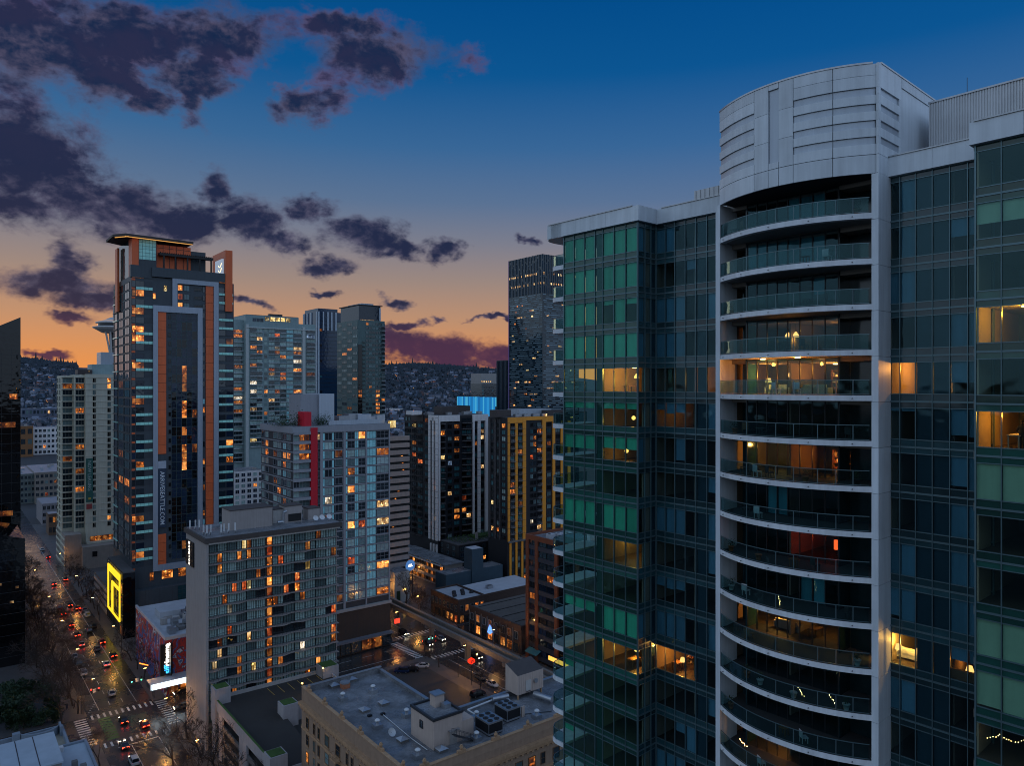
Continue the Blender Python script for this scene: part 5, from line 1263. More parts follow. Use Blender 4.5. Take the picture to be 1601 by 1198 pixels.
def blue_towers():
    nv = glass('navy_curtain_wall', (.012, .035, .070), .08, .7); wl = mat('pale_fin', (.50, .56, .62), .4)
    B = Bld(497.0, 620.0); X = B.x; W, D = X(536), B.y(473.5); H = B.z(487)
    t = thing('white_finned_tower', 'slim navy glass tower with white vertical fins at its crown', 'tower', B.at(), ANG)
    MB().box(0, W, 0, D, 1, H, nv).build('wall', t); MB().box(1, W - 4, 2, D - 2, H + .001, H + 3, nv).build('crown', t)
    F, Fl = front(t, W), left(t, D)
    for i, p in enumerate((497.2, 504.5, 511.5, 517.5, 524)): F.box('fin', X(p), X(p) + 1.0, -.8, -.001, H - (16 if i else 170), H, wl)
    for p in (476, 481, 486.5, 495.4): x = D - B.y(p); Fl.box('fin', x, x + 1.3, -.8, -.001, H - (14 if p < 494 else 170), H, wl)
    for k in range(46):
        F.box('floor_line', 1.2, W - .5, -.15, -.001, H - 8 - k * 3.3, H - 7.8 - k * 3.3, mull_d); 
        if k % 4 == 2: F.put('window', window_mesh(2.2, 1.8, pick([(2, g_dark), (1, g_teal), (.3, l_dim)]), nv, 1), 1.6, H - 10 - k * 3.3, -.03)
    B = Bld(559.0, 520.0); X = B.x; W, D = X(601.5), B.y(527); H = B.z(500)
    t = thing('teal_grid_tower', 'teal gridded apartment tower with dark crown box in the row behind', 'apartment tower', B.at(), ANG)
    tg = mat('teal_grid_panel', (.11, .17, .165), .55); F, Fl = front(t, W), left(t, D); fh = 3.05; nf = 33
    MB().box(0, W, 0, D, 1, H, tg).build('wall', t); MB().box(2, W - 2.5, 2, D - 2, H + .001, B.z(478, 6, 3), nv).build('crown', t); MB().box(1, W - 1.2, 1, D - 1, B.z(478, 6, 3) + .01, B.z(478, 6, 3) + .6, bw_black).build('crown_roof', t)
    MB().box(6, W - 6, 6, D - 6, B.z(478, 6, 3) + .61, B.z(473.5, 6, 3), louver).build('plant_room', t); MB().box(W - 3.4, W - 2.2, 1.9, 1.99, H + .3, B.z(480, 6, 3), wl).build('crown_strip', t)
    MB().box(3, 14, 1.2, 1.9, H + .01, H + .5, l_warm).build('crown_light', t)
    fx = X; fy = lambda px: D - B.y(px)
    gg = [(5, g_dark), (2, g_teal), (1, g_curt_d)]
    fcols(F, fx, H - 1, fh, nf, [('w', 572, 596, {'n': 5, 'gap': .5, 'g': gg, 'litp': 0.049, 'nx': 2, 'lit': (), 'frame': tg}), ('slab', 596.6, 601.5, {'m': white_s, 'rail': mull, 'd': 1.2, 'g': gg, 'litp': 0.078})])
    F.box('black_bay', X(555.2) if X(555.2) > .1 else .3, X(566), -.5, -.001, 4, B.z(539, 2), g_black)
    for k in range(24): F.put('balcony', balcony_mesh(X(571) - X(566), 1.0, conc_d, mull), X(566), H - 16 - k * fh, 0)
    for k in (16, 17, 22, 25, 30): F.put('window', window_mesh(X(565.5) - .6, 2.0, l_amber, bw_black, 2), .5, H - 1 - (k + 1) * fh + .6, -.55)
    for k in (16, 17, 19, 20, 21, 22, 32): F.put('window', window_mesh(3.0, 1.9, l_amber, tg, 2), X(587.5), H - 1 - (k + 1) * fh + .65, -.08)
    for k in range(nf):
        for i in range(4):
            if (k * 7 + i * 3) % 2: continue
            Fl.put('window', window_mesh(D / 4 - 1.0, 1.9, l_dim if rnd.random() < .07 else pick([(3, g_teal), (3, g_dark), (1, g_curt_d)]), tg, 3), .5 + i * D / 4, H - 1 - (k + 1) * fh + .6, -.03)
blue_towers()
# ------------------------------------------------------------------ patterned office tower and its neighbours
def patterned_tower():
    B = Bld(848.0, 480.0); X = B.x; W, D = X(905), B.y(795.5); H = B.z(397)
    t = thing('patterned_office_tower', 'dark office tower with a woven pattern of pale horizontal strips beside the near tower', 'office tower', B.at(), ANG)
    nv = glass('slate_curtain_wall', (.020, .046, .066), .08, .7); strip = mat('pale_strip', (.20, .29, .34), .35, .3, orv=.5, var=.2, streak=0); vfin = mat('navy_fin', (.050, .085, .125), .4, .3)
    MB().box(0, W, 0, D, 1, H, nv).build('wall', t)
    F, Fl = front(t, W), left(t, D); r = random.Random(21); fh = 4.0
    zc = B.z(458, 0)
    n = 0
    for (G, w) in ((Fl, D), (F, W)):
        x = .2
        while x < w - .4:
            z = zc
            while z < H - .5:
                hh = r.uniform(4, 9); G.put('vertical_fin', bmesh_box('vertical_fin', .32, .3, round(min(hh, H - z - .2), 0) or 1, vfin), x + r.uniform(-.1, .2), z, -.3); z += hh + r.uniform(.3, 1.6)
            x += 1.6
    for (G, w) in ((Fl, D), (F, W)):
        k = 0; z = zc - 1.0
        while z > 60:
            for sub in (0, 1.3, 2.6):
                x = r.uniform(.1, 3.5) if G is F or z < zc - 2 else .2
                while x < w - 1.5:
                    L = r.choice([3.0, 5.0, 8.0, 11.0]); L = min(L, w - x - .1)
                    if L > 1: G.put('pale_strip', bmesh_box('pale_strip', round(L, 1), .16, .42, strip), x, z - sub, -.16)
                    x += L + r.uniform(.6, 4.5)
            z -= fh
    o_lit = 0
    for (G, w, cnt) in ((Fl, D, 42), (F, W, 30)):
        for i in range(cnt):
            k = r.randrange(0, 22); G.put('window', window_mesh(r.choice([1.2, 2.0, 3.2]), 1.1, r.choice([l_warm, l_amber, l_yel]), nv, 2, 1, .04, .05), r.uniform(.5, w - 4), zc - 3.2 - k * fh, -.05)
    for (G, w) in ((Fl, D), (F, W)):
        for zz_ in (zc + 6, zc + 12.5):
            for i in range(int(w / 2.2)):
                if r.random() < .6: G.put('window', window_mesh(1.2, 1.3, l_warm, nv, 1, 1, .04, .05), .6 + i * 2.2, zz_, -.05)
    Fl.box('edge_strip', -.05, .35, -.35, -.001, 4, H, emit('violet_edge_light', (.25, .22, .75), .16))
    B = Bld(797.0, 540.0); D2 = B.y(776.5)
    t = thing('dark_slim_tower', 'slim dark navy block left of the patterned office tower', 'building', B.at(), ANG)
    MB().box(0, 12, 0, D2, 1, B.z(563), g_navy).build('wall', t)
    Fl = left(t, D2)
    for i in range(10): Fl.box('fin', .2 + i * D2 / 10, .6 + i * D2 / 10, -.4, -.001, 2, B.z(564), vfin)
    for p in range(2): MB().box(.4 + p * 4, .7 + p * 4, .3, .6, B.z(563) + .01, B.z(563) + 1.2, steel).build('roof_post', t)
    # blue lit hall
    B = Bld(774.0, 600.0); X = B.x; D = B.y(715); W = X(800); H, z0 = B.z(621), B.z(636)
    t = thing('blue_lit_hall', 'bright blue illuminated panelled hall in the middle distance', 'building', B.at(), ANG)
    MB().box(.2, W, .2, D, 1, H - .3, steel_d).build('wall', t)
    em = []
    for i in range(4): em.append(emit('blue_panel_light_%d' % i, [(.02, .30, .80), (.04, .42, .95), (.10, .60, 1.0), (.02, .22, .60)][i], .62))
    Fl = left(t, D); F = front(t, W); n = 30
    for i in range(n):
        drop = 0 if i / n < .36 else 1
        Fl.box('lit_panel', i * D / n + .05, (i + 1) * D / n - .05, -.4, .19, (z0 if not drop else B.z(652)), H - r.random() * .4, em[r.randrange(4)])
    dim = mat('blue_panel', (.08, .22, .36), .5)
    for i in range(10): F.box('lit_panel', i * W / 10 + .05, (i + 1) * W / 10 - .05, -.4, .19, z0, H - .2, em[r.randrange(4)] if i < 3 else dim)
    # small offices behind
    B = Bld(753.0, 760.0); X = B.x
    t = thing('terraced_office', 'grey terraced office with a lit top floor in front of the hill', 'office building', B.at(), ANG)
    W = X(780); MB().box(0, W, 0, 20, .5, B.z(600), g_dark).build('wall', t); MB().box(.5, W, 2, 20, B.z(600) + .01, B.z(584), conc).build('upper_floor', t)
    F = front(t, W, 2)
    for i in range(5): F.put('window', window_mesh(1.6, 1.6, l_warm, conc, 1), 1 + i * 2.8, B.z(598), -.03)
    F2 = front(t, W)
    for k in range(3):
        for i in range(5): F2.put('window', window_mesh(2.2, 2.2, pick([(5, g_dark), (2, g_teal), (1, l_dim)]), steel_d, 2), .6 + i * 3.2, B.z(603) - 3.4 * k - 3, -.03)
patterned_tower()
# ------------------------------------------------------------------ beige tower with a leasing banner
def beige_tower():
    B = Bld(134.0, 360.0); X = B.x; W = X(190); H = B.z(585)
    t = thing('beige_tower', 'slim beige apartment tower with pale floor lines and a green leasing banner', 'apartment tower', B.at(), ANG)
    fh = 3.0; nf = 25
    D = 20.0
    MB().box(0, W, 0, D, 1, H, cream).build('wall', t); MB().box(-4.4, -.01, 2.6, D, 1, H - .4, cream).build('bay_wall', t); MB().box(-9.5, -4.41, 6.5, D + 4, 1, H - .8, cream).build('bay_wall', t)
    F = front(t, W); Fa = front(t, 4.4, 2.6, -4.4); Fb = front(t, 5.1, 6.5, -9.5); Fl = left(t, D - 2.5, -9.5, 6.5)
    line = mat('pale_floor_line', (.56, .54, .46), .6)
    for k in range(nf):
        z = H - 1.6 - k * fh
        F.box('floor_line', 0, W, -.18, -.001, z - .14, z + .14, line); Fa.box('floor_line', 0, 4.4, -.5, -.001, z - .14, z + .14, line); Fb.box('floor_line', 0, 5.1, -.7, -.001, z - .14, z + .14, line)
        for p0, p1 in ((145, 149.6), (168, 173)):
            F.put('window', window_mesh(X(p1) - X(p0), 2.1, l_amber if rnd.random() < .04 else pick([(4, g_black), (1, g_curt_d)]), cream, 2), X(p0), z - 2.5, -.03)
        lt = rnd.random() < .25
        Fa.put('window', window_mesh(3.6, 2.3, (l_dim if lt else pick([(3, g_dark), (1, g_curt_d)])), cream, 3), .4, z - 2.6, -.03)
        Fb.put('window', window_mesh(4.0, 2.3, l_dim if rnd.random() < .06 else pick([(3, g_dark), (2, g_curt_d)]), cream, 3), .5, z - 2.6, -.03)
        Fl.put('window', window_mesh(4.0, 2.2, pick([(3, g_dark), (1, g_curt_d)]), cream, 2), 2, z - 2.6, -.03); Fl.put('window', window_mesh(4.0, 2.2, pick([(3, g_dark), (1, g_curt_d)]), cream, 2), 10, z - 2.6, -.03)
    bz1, bz0 = B.z(717, 2), B.z(785, 2)
    F.box('banner', .1, X(146) - .2, -.4, -.19, bz0, bz1, mat('green_banner', (.03, .12, .10), .6))
    put_text(F, 'NOW LEASING', 2.2, mat('banner_text', (.45, .52, .50), .6), X(139.5), (bz0 + bz1) / 2 + 2.2, -.42, -PI / 2, .02)
    F.box('banner_logo', X(138), X(142), -.43, -.401, bz0 + 1.2, bz0 + 2.2, paint_y); F.box('red_sign', X(135), X(143.5), -.4, -.19, B.z(796, 2), B.z(788, 2), mat('red_banner', (.30, .05, .05), .6))
    MB().box(X(147), X(190), 6, D, H + .01, B.z(570, 8, 6), teal_c).build('plant_room', t); MB().box(X(162), X(190), 8, D, B.z(570, 8, 6) + .01, B.z(551, 12, 8), louver).build('lift_tower', t)
    MB().box(-3, X(146), 3, 12, H + .01, H + 2.2, bw_brown).build('roof_room', t); MB().box(X(140), X(141.5), 2.5, 2.9, H + 1.2, H + 1.8, l_warm).build('roof_lamp', t)
    # podium
    z1 = B.z(842, 6); st = mat('podium_beige', (.26, .22, .19), .8)
    MB().box(-2.5, W, -9, -.01, .15, z1 - 2, st).build('podium', t); MB().box(-9.5, -2.51, -5, 26, .15, z1 + 4, st).build('podium', t)
    Fp = left(t, 31, -9.5, -5)
    for k in range(5): Fp.box('podium_band', 0, 31, -.2, -.001, 1.5 + k * 3.2, 2.4 + k * 3.2, cream)
    front(t, W, 0).put('podium_window', window_mesh(10, 3.0, l_amber, bw_brown, 4), 2.0, z1 - 1.6, -.2); MB().box(0, W, -2.5, -.5, z1 - 1.9, z1 - 1.0, cream).build('terrace_rail', t)
    front(t, W, -9, -2.5).put('podium_window', window_mesh(2.2, 2.6, g_black, st, 1), 4, z1 - 7, -.03)
beige_tower()
# ------------------------------------------------------------------ black tower at the left edge
def black_tower():
    b1 = -27.0; s1 = 97.0
    t = thing('black_glass_tower', 'black glass tower with a sloping roof cut by the left picture edge', 'tower', site(b1, s1), ANG)
    C = site(b1, s1); W = 46.0; z1 = EYE + (HZ - 496) / FPX * C.y
    pl = site(b1 - W, s1); z0 = z1 - 16.0
    MB().prism([(-W, 0), (0, 0), (0, 30), (-W, 30)], .15, [z0 - 9, z1, z1, z0 - 9], g_black).build('wall', t)
    F = Fac(t, -W, 0, 0, W)
    for k in range(28): F.box('floor_line', 0, W, -.06, -.001, 3 + k * 3.6, 3.12 + k * 3.6, mull_d)
    for i in range(16): F.box('mullion', i * W / 16, i * W / 16 + .08, -.08, -.061, .2, z1 - 10 - (16 - i) * 1.5, mull_d)
    for (px, py, w) in ((27, 620, 2.4), (24, 664, 4.5), (20, 802, 7.5), (6, 905, 5.0), (12, 900, 3.0), (25, 926, 1.0), (10, 1000, 1.0)):
        x = W + (span(Vector((C.x, C.y)), BV, px)); F.put('window', window_mesh(w, 1.9 if w > 2 else .8, l_dim if w > 2 else l_warm, mull_d, 3), x - w, EYE + (HZ - py) / FPX * (C.y + BV.y * (x - W)) - 1, -.05)
    t2 = thing('black_glass_annex', 'lower black glass annex with a slanted top in front of the black tower', 'building', site(-29.0, 55.0), ANG)
    MB().prism([(-40, 0), (0, 0), (0, 30), (-40, 30)], .15, [52, 40, 40, 52], g_black).build('wall', t2)
    F = Fac(t2, -40, 0, 0, 40)
    for k in range(11): F.box('floor_line', 0, 40, -.06, -.001, 3 + k * 3.4, 3.12 + k * 3.4, mull_d)
    for (x, z, w) in ((33, 26, .8), (36, 20, 1.0), (30, 12, .7), (37.5, 24.5, .8)): F.put('window', window_mesh(w, .7, l_warm, mull_d, 1), x, z, -.05)
black_tower()
# ------------------------------------------------------------------ observation tower with saucer, mostly hidden
def needle():
    c = Vector(((177.5 - CX) / FPX * 846, 846, 0))
    t = thing('observation_tower', 'observation tower with flying saucer top peeking out behind the orange panel tower', 'observation tower', c)
    wm = mat('needle_white', (.55, .52, .50), .5)
    b = MB()
    for i in range(3):
        a = i * 2 * PI / 3 + PI / 6
        for o in (-.12, .12):
            pr = None
            for (r, z) in ((15, 0), (9, 50), (4.2, 105), (5.5, 125), (12, 152)):
                p = Vector((math.cos(a + o * (1 if z < 130 else 2)) * r, math.sin(a + o) * r, z))
                if pr: b.tube(pr, p, 1.1, 1.0, wm, 6)
                pr = p
    b.build('legs', t)
    MB().tube((0, 0, 0), (0, 0, 150), 3.0, 3.0, steel_d, 8).build('core', t)
    MB().lathe([(12, 150), (17, 153), (21.5, 155.5), (21.5, 156.4), (16, 157.5)], wm, 32).build('saucer', t); MB().lathe([(16, 157.5), (16, 161)], g_navy, 32).build('window_ring', t)
    MB().lathe([(18.5, 161.01), (18.5, 162), (9, 165), (3, 168)], wm, 32).build('roof', t); MB().tube((0, 0, 168), (0, 0, 184), .8, .2, wm, 6).build('spire', t)
    MB().lathe([(17.2, 162.05), (14, 163.6)], e_roofline, 32, caps=False).build('roof_glow', t)
needle()
# ------------------------------------------------------------------ low city to the left, along the avenue
def low_block(name, label, px0, px1, ytop, ybase, m, rm, nx, nz, litp=.06, d=18, cat='building', wm=None, gw=None, face='b'):
    Y = EYE * FPX / (ybase - HZ); C = Vector(((px0 - CX) / FPX * Y, Y)); W = span(C, BV, px1); H = EYE + (HZ - ytop) / FPX * Y
    t = thing(name, label, cat, (C.x, C.y, 0), ANG)
    MB().box(0, W, 0, d, .1, H, m).build('wall', t); MB().box(.3, W - .3, .3, d - .3, H + .001, H + .3, rm).build('roof', t); MB().box(-.15, W + .15, -.15, .29, H - .6, H + .7, m).build('parapet', t)
    F = front(t, W); ww = W / nx
    for k in range(nz):
        for i in range(nx):
            F.put('window', window_mesh(ww * .62, H / nz * .5, pick(LIT) if rnd.random() < litp else pick(gw or [(4, g_dark), (1, g_navy), (1, g_curt_d)]), wm or m, 2), ww * (i + .19), H / nz * (k + .28), -.04)
    for q in range(4): roof_unit(t, rnd.uniform(.1, .8) * W, rnd.uniform(.2, .8) * d, H + .3, rnd.uniform(1.5, 4), rnd.uniform(1.5, 4), rnd.uniform(.8, 2.2), rnd.choice([steel, roof_w, conc]))
    return t
lav = mat('lavender_roof', (.26, .26, .29), .6, var=.2, scale=.2, streak=0)
low_block('white_office', 'white office block with square dark windows at the far end of the avenue', 53, 112, 670, 712, bw_white, lav, 9, 5, .02, 30)
low_block('brown_warehouse', 'plain orange brown block beside the black tower edge', 20, 52, 668, 716, mat('tan_brick', (.26, .12, .05)), roof_d, 3, 3, 0, 26)
low_block('tan_apartment_block', 'tan apartment block with balconies under a broad pale roof', 55, 118, 741, 789, mat('tan_stucco', (.26, .22, .19)), lav, 9, 5, .05, 70)
low_block('grey_apartment_block', 'grey green apartment block left of the tan one', 20, 54.5, 744, 790, mat('grey_green_stucco', (.15, .17, .16)), lav, 6, 5, .05, 70)
low_block('corner_shop_block', 'pale low block with flat snow white roof beside the avenue', 66, 118, 790, 822, mat('mauve_stucco', (.24, .22, .23)), lav, 8, 3, .06, 34)
low_block('cafe_building', 'small dark building with a lit orange shopfront and flat roof', 76, 116, 806, 838, mat('rust_stucco', (.14, .08, .05)), lav, 7, 2, .5, 12)
low_block('blue_glass_hall', 'small block with bright blue glass front', 86, 112, 784, 800, mat('blue_front', (.05, .18, .36), .4), lav, 4, 1, 0, 10)
low_block('long_grey_hall', 'long grey exhibition hall far down the avenue', 34, 112, 640, 672, mat('slate_hall', (.12, .14, .19)), lav, 14, 3, .04, 40)
low_block('white_far_block', 'far white block with ribbon windows below the hill', 30, 60, 634, 652, bw_white, lav, 8, 2, .05, 20); low_block('pale_far_block', 'far pale block with vertical ribs below the hill', 80, 112, 634, 655, bw_white, lav, 10, 3, .05, 20)
low_block('hillfoot_block', 'small pale block at the hill foot right of the teal tower', 604, 634, 640, 668, bw_white, lav, 6, 3, .1, 25); low_block('brown_hillfoot_block', 'reddish block at the hill foot behind the black and white tower', 640, 690, 628, 662, mat('red_stucco', (.22, .13, .11)), lav, 9, 3, .1, 25)
# ------------------------------------------------------------------ hill with houses
hill_m = mat('haze_tinted_hillside', (.065, .072, .085), .9, var=.4, scale=.01, streak=0)  # misty blue in the ground colour stands in for distance haze
def hill_h(x, y):
    """height of the far ridge"""
    if y < 1250: return 0.0
    t = min(1.0, max(0.0, (y - 1250) / 1150.0)); t = t * t * (3 - 2 * t)
    u = x / y * FPX + CX      # rough bearing
    top = 150 - max(0.0, u - 640) * .20 + 10 * math.sin(x * .004 + 1) + 5 * math.sin(x * .011)
    if u < 300: top = 160 + 8 * math.sin(x * .006)
    return top * t + 6 * t * math.sin(x * .013 + y * .007)
def hills():
    nx, ny = 110, 34; b = MB(); vs = []
    for j in range(ny):
        y = 1180 + (2900 - 1180) * j / (ny - 1)
        for i in range(nx):
            x = -2300 + 3600 * i / (nx - 1)
            z = hill_h(x, y) if y < 2500 else hill_h(x, 2500) * max(0, 1 - (y - 2500) / 600)
            vs.append((x, y, z - .5 if j == 0 else z))
    fs = [(j * nx + i, j * nx + i + 1, (j + 1) * nx + i + 1, (j + 1) * nx + i) for j in range(ny - 1) for i in range(nx - 1)]
    b.poly(vs, fs, hill_m, True); tag(b.build('hill'), kind='structure')
    r = random.Random(77)
    wm = [mat('haze_tinted_wall_%s' % n, c, .8) for n, c in (('white', (.30, .32, .38)), ('grey', (.17, .19, .23)), ('cream', (.23, .21, .22)), ('rust', (.15, .10, .10)), ('blue', (.13, .19, .27)))]  # walls toned down towards blue: distance haze painted into the colour
    rm = [mat('haze_tinted_roof_%s' % n, c, .8) for n, c in (('slate', (.09, .10, .13)), ('brown', (.11, .085, .09)), ('pale', (.22, .24, .30)))]  # roofs get the same painted haze blue
    meshes = []
    for i in range(10):
        w, d, h = r.uniform(8, 16), r.uniform(8, 12), r.uniform(5, 10); a, c = wm[i % 5], rm[i % 3]
        m = MB().box(-w / 2, w / 2, -d / 2, d / 2, -4, h, a)
        if i % 4 != 3:
            rh = r.uniform(2, 4); v = [(-w / 2 - .4, -d / 2 - .4, h), (w / 2 + .4, -d / 2 - .4, h), (w / 2 + .4, d / 2 + .4, h), (-w / 2 - .4, d / 2 + .4, h), (-w / 2 - .4, 0, h + rh), (w / 2 + .4, 0, h + rh)]
            m.poly(v, [(0, 1, 5, 4), (2, 3, 4, 5), (0, 4, 3), (1, 2, 5)], c)
        else: m.box(-w / 2 - .2, w / 2 + .2, -d / 2 - .2, d / 2 + .2, h + .01, h + .5, c)
        for q in range(int(w / 3)):
            for f_ in range(max(1, int(h / 3.2))): m.box(-w / 2 + .8 + q * 3, -w / 2 + 2.2 + q * 3, -d / 2 - .06, -d / 2 - .01, 1 + f_ * 3, 2.5 + f_ * 3, g_dark if (q + f_ + i) % 5 else l_amber)
        meshes.append(m.mesh('house'))
    spots = []
    def bear(): return r.uniform(30, 110) if r.random() < .30 else r.uniform(596, 790)
    n = 0
    while n < 300:
        y = 1280 + 1000 * r.random() ** 1.1; u = bear(); x = (u - CX) / FPX * y
        o = obj('hillside_house', r.choice(meshes), None, (x, y, hill_h(x, y)), r.choice([.2, -.2, ANG, 0]) + r.uniform(-.1, .1))
        tag(o, 'small house among many on the far hillside', 'house', 'houses on the far hillside'); spots.append((x, y)); n += 1
    # the smaller houses between them, past the count that can be told apart
    b = MB()
    for i in range(1300):
        y = 1270 + 900 * r.random() ** 1.5; u = bear(); x = (u - CX) / FPX * y; z = hill_h(x, y); w, d, h = r.uniform(4, 9), r.uniform(4, 7), r.uniform(3, 7); c, s_ = math.cos(.3 * (i % 5)), math.sin(.3 * (i % 5))
        T = lambda px, py, pz: (x + px * c - py * s_, y + px * s_ + py * c, z + pz)
        v = [T(sx * w / 2, sy * d / 2, q) for q in (-3, h) for sy in (-1, 1) for sx in (-1, 1)] + [T(-w / 2, 0, h + 1.8), T(w / 2, 0, h + 1.8)]
        b.poly(v, [(0, 1, 5, 4), (2, 6, 7, 3), (0, 4, 6, 2), (1, 3, 7, 5), (4, 8, 6), (5, 7, 9)], wm[(i * 7) % 5]); b.poly(v, [(4, 5, 9, 8), (7, 6, 8, 9)], rm[i % 3])
        if i % 9 == 0: b.face([T(-.8, -d / 2 - .05, 1), T(.8, -d / 2 - .05, 1), T(.8, -d / 2 - .05, 2.4), T(-.8, -d / 2 - .05, 2.4)], l_warm)
    tag(b.build('hillside_houses'), 'close packed small houses covering the lower far hillside', 'houses', kind='stuff')
    # trees on the hill: one mass
    tm = mat('haze_tinted_tree', (.042, .056, .072), .9, var=.5, scale=.05, streak=0); b = MB()  # tree colour raised to pale blue in place of hazy air
    for i in range(4600):
        y = 1250 + 1220 * r.random() ** .55; u = r.uniform(20, 120) if r.random() < .34 else r.uniform(590, 800); x = (u - CX) / FPX * y; z = hill_h(x, y)
        h = r.uniform(6, 13) * (1.0 if y < 2200 else 1.5); w = h * r.uniform(.3, .5); con = r.random() < .4
        k = 5; ph = r.random() * 6
        if con: prof = [(w, h * .15), (w * .6, h * .5), (.1, h * (1.25 if r.random() < .3 else 1.0))]
        else: prof = [(w * .6, h * .1), (w * 1.1, h * .45), (w * .8, h * .75), (.2, h * .9)]
        vs = [(x + rr * math.cos(ph + q * 2 * PI / k) * r.uniform(.75, 1.2), y + rr * math.sin(ph + q * 2 * PI / k), z + zz_ * r.uniform(.93, 1.07)) for rr, zz_ in prof for q in range(k)]
        b.poly(vs, [(p * k + q, p * k + (q + 1) % k, (p + 1) * k + (q + 1) % k, (p + 1) * k + q) for p in range(len(prof) - 1) for q in range(k)], tm)
    tag(b.build('hillside_trees'), 'dark trees covering the far hillside and its ridge', 'trees', kind='stuff')
    # a few tall conifers on the skyline
    for (u, hh) in ((56, 38), (66, 30), (95, 34), (88, 28), (99, 30), (645, 34), (620, 26), (677, 30), (745, 34), (612, 28)):
        y = 2380; x = (u - CX) / FPX * y; z = hill_h(x, y)
        t = thing('skyline_conifer', 'tall conifer on the far ridge, %s from the left' % ORD[sorted([56, 66, 95, 88, 99, 645, 620, 677, 745, 612]).index(u)], 'tree', (x, y, z), 0, 'conifers on the far ridge')
        MB().tube((0, 0, 0), (0, 0, hh * .9), .7, .1, bark, 5).build('trunk', t)
        m = MB()
        for q in range(9):
            f_ = q / 9; rr = hh * .22 * (1 - f_) + .4; z0 = hh * (.12 + .85 * f_); k = 9
            ring = [(rr * (1.0 if i % 2 else .55) * math.cos(i * 2 * PI / k) * r.uniform(.8, 1.1), rr * (1 if i % 2 else .55) * math.sin(i * 2 * PI / k), z0 - rr * .25) for i in range(k)]
            m.poly(ring + [(0, 0, z0 + hh * .14)], [(i, (i + 1) % k, k) for i in range(k)], tm)
        m.build('crown', t)
hills()
# ------------------------------------------------------------------ ground, streets, pavements
def sheet(name, rects, m, z, kind='structure'):
    b = MB()
    for (b0, b1, s0, s1) in rects: b.face([site(b0, s0, z), site(b1, s0, z), site(b1, s1, z), site(b0, s1, z)], m)
    return tag(b.build(name), kind=kind)
MB_g = MB(); MB_g.face([(-3200, -400, 0), (2200, -400, 0), (2200, 2950, 0), (-3200, 2950, 0)], mat('city_ground', (.06, .058, .06), .8, var=.4, scale=.01, streak=0)); tag(MB_g.build('ground'), kind='structure')
sheet('avenue_road', [(-19.5, -3.5, -190, 900)], asphalt, .008); sheet('second_avenue_road', [(75, 93, -190, 500)], asphalt, .008); sheet('cross_street_road', [(-260, 300, -19.5, -.8)], asphalt, .012)
for (b0, b1, s0, s1) in ((-3.5, 75, -190, -19.5), (-3.5, 75, -.8, 330), (-95, -19.5, -190, -19.5), (-95, -19.5, -.8, 330), (93, 200, -190, -19.5), (93, 200, -.8, 330)):
    b = MB(); c = [site(b0, s0), site(b1, s0), site(b1, s1), site(b0, s1)]; b.prism([(p.x, p.y) for p in c], -.3, .15, pave); tag(b.build('pavement'), kind='structure')
sheet('parking_lot_ground', [(30.6, 70, -105, -22)], lot_asphalt, .158)
def marks(name, rects, m, z, piece='stripe'):
    e = bpy.data.objects.new(name, None); link(e); tag(e, kind='structure'); e.location = site(0, 0); e.rotation_euler[2] = ANG
    for (b0, b1, s0, s1) in rects:
        w, d = round(b1 - b0, 2), round(s1 - s0, 2)
        me = cached(('mk', w, d, m.name), lambda: (lambda q: [q.face([(0, 0, 0), (w, 0, 0), (w, d, 0), (0, d, 0)], m)] and q.mesh('stripe'))(MB()))
        obj(piece, me, e, (b0, s0, z))
    return e
marks('lane_lines', [(-7.15, -7.0, 2, 260), (-16.4, -16.25, 2, 120)] + [(-10.2, -10.05, 4 + i * 9, 7 + i * 9) for i in range(26)] + [(-13.4, -13.25, 4 + i * 9, 7 + i * 9) for i in range(26)] + [(-7.15, -7.0, -160, -24), (-13.4, -13.25, -160, -24)], paint_w, .016)
marks('avenue_crosswalk', [(-18.8 + i * 1.45, -18.3 + i * 1.45, -3.4, -.4) for i in range(11)] + [(-18.8 + i * 1.45, -18.3 + i * 1.45, -22.6, -19.8) for i in range(11)], paint_w, .020)
marks('stop_lines', [(-16.2, -7.2, -24.4, -24.0)], paint_w, .016)
marks('side_crosswalk', [(-3.2, -.4, -18.6 + i * 1.5, -18.0 + i * 1.5) for i in range(12)] + [(-22.8, -20.0, -18.6 + i * 1.5, -18.0 + i * 1.5) for i in range(12)], paint_w, .020)
marks('bicycle_crossing', [(-17.6, -14.8, -18.5 + i * 1.7, -17.3 + i * 1.7) for i in range(9)], paint_g, .020)
marks('hatching', [(-19.0 + i * .5, -18.6 + i * .5, 2.0 + i * 1.2, 2.3 + i * 1.2) for i in range(6)], paint_w, .016)
marks('zebra_crossing', [(71.2, 74.2, -18.8 + i * 1.35, -18.1 + i * 1.35) for i in range(13)], paint_w, .020); marks('far_zebra_crossing', [(75.6 + i * 1.35, 76.2 + i * 1.35, .2, 3.0) for i in range(12)] + [(75.6 + i * 1.35, 76.2 + i * 1.35, -23.4, -20.6) for i in range(12)], paint_w, .020)
marks('cross_street_lines', [(2 + i * 8, 6 + i * 8, -7.5, -7.35) for i in range(9)] + [(0, 68, -14.3, -14.15)], paint_w, .016); marks('second_avenue_lines', [(79.2, 79.35, -120, -26), (83.0, 83.15, -120, -26), (78.6, 78.75, 6, 150), (82.0, 82.15, 6, 150)], paint_w, .016)
marks('parking_bays', [(33 + i * 2.8, 33.12 + i * 2.8, -104, -99.5) for i in range(13)] + [(33 + i * 2.8, 33.12 + i * 2.8, -27, -22.5) for i in range(13)], paint_w, .164)
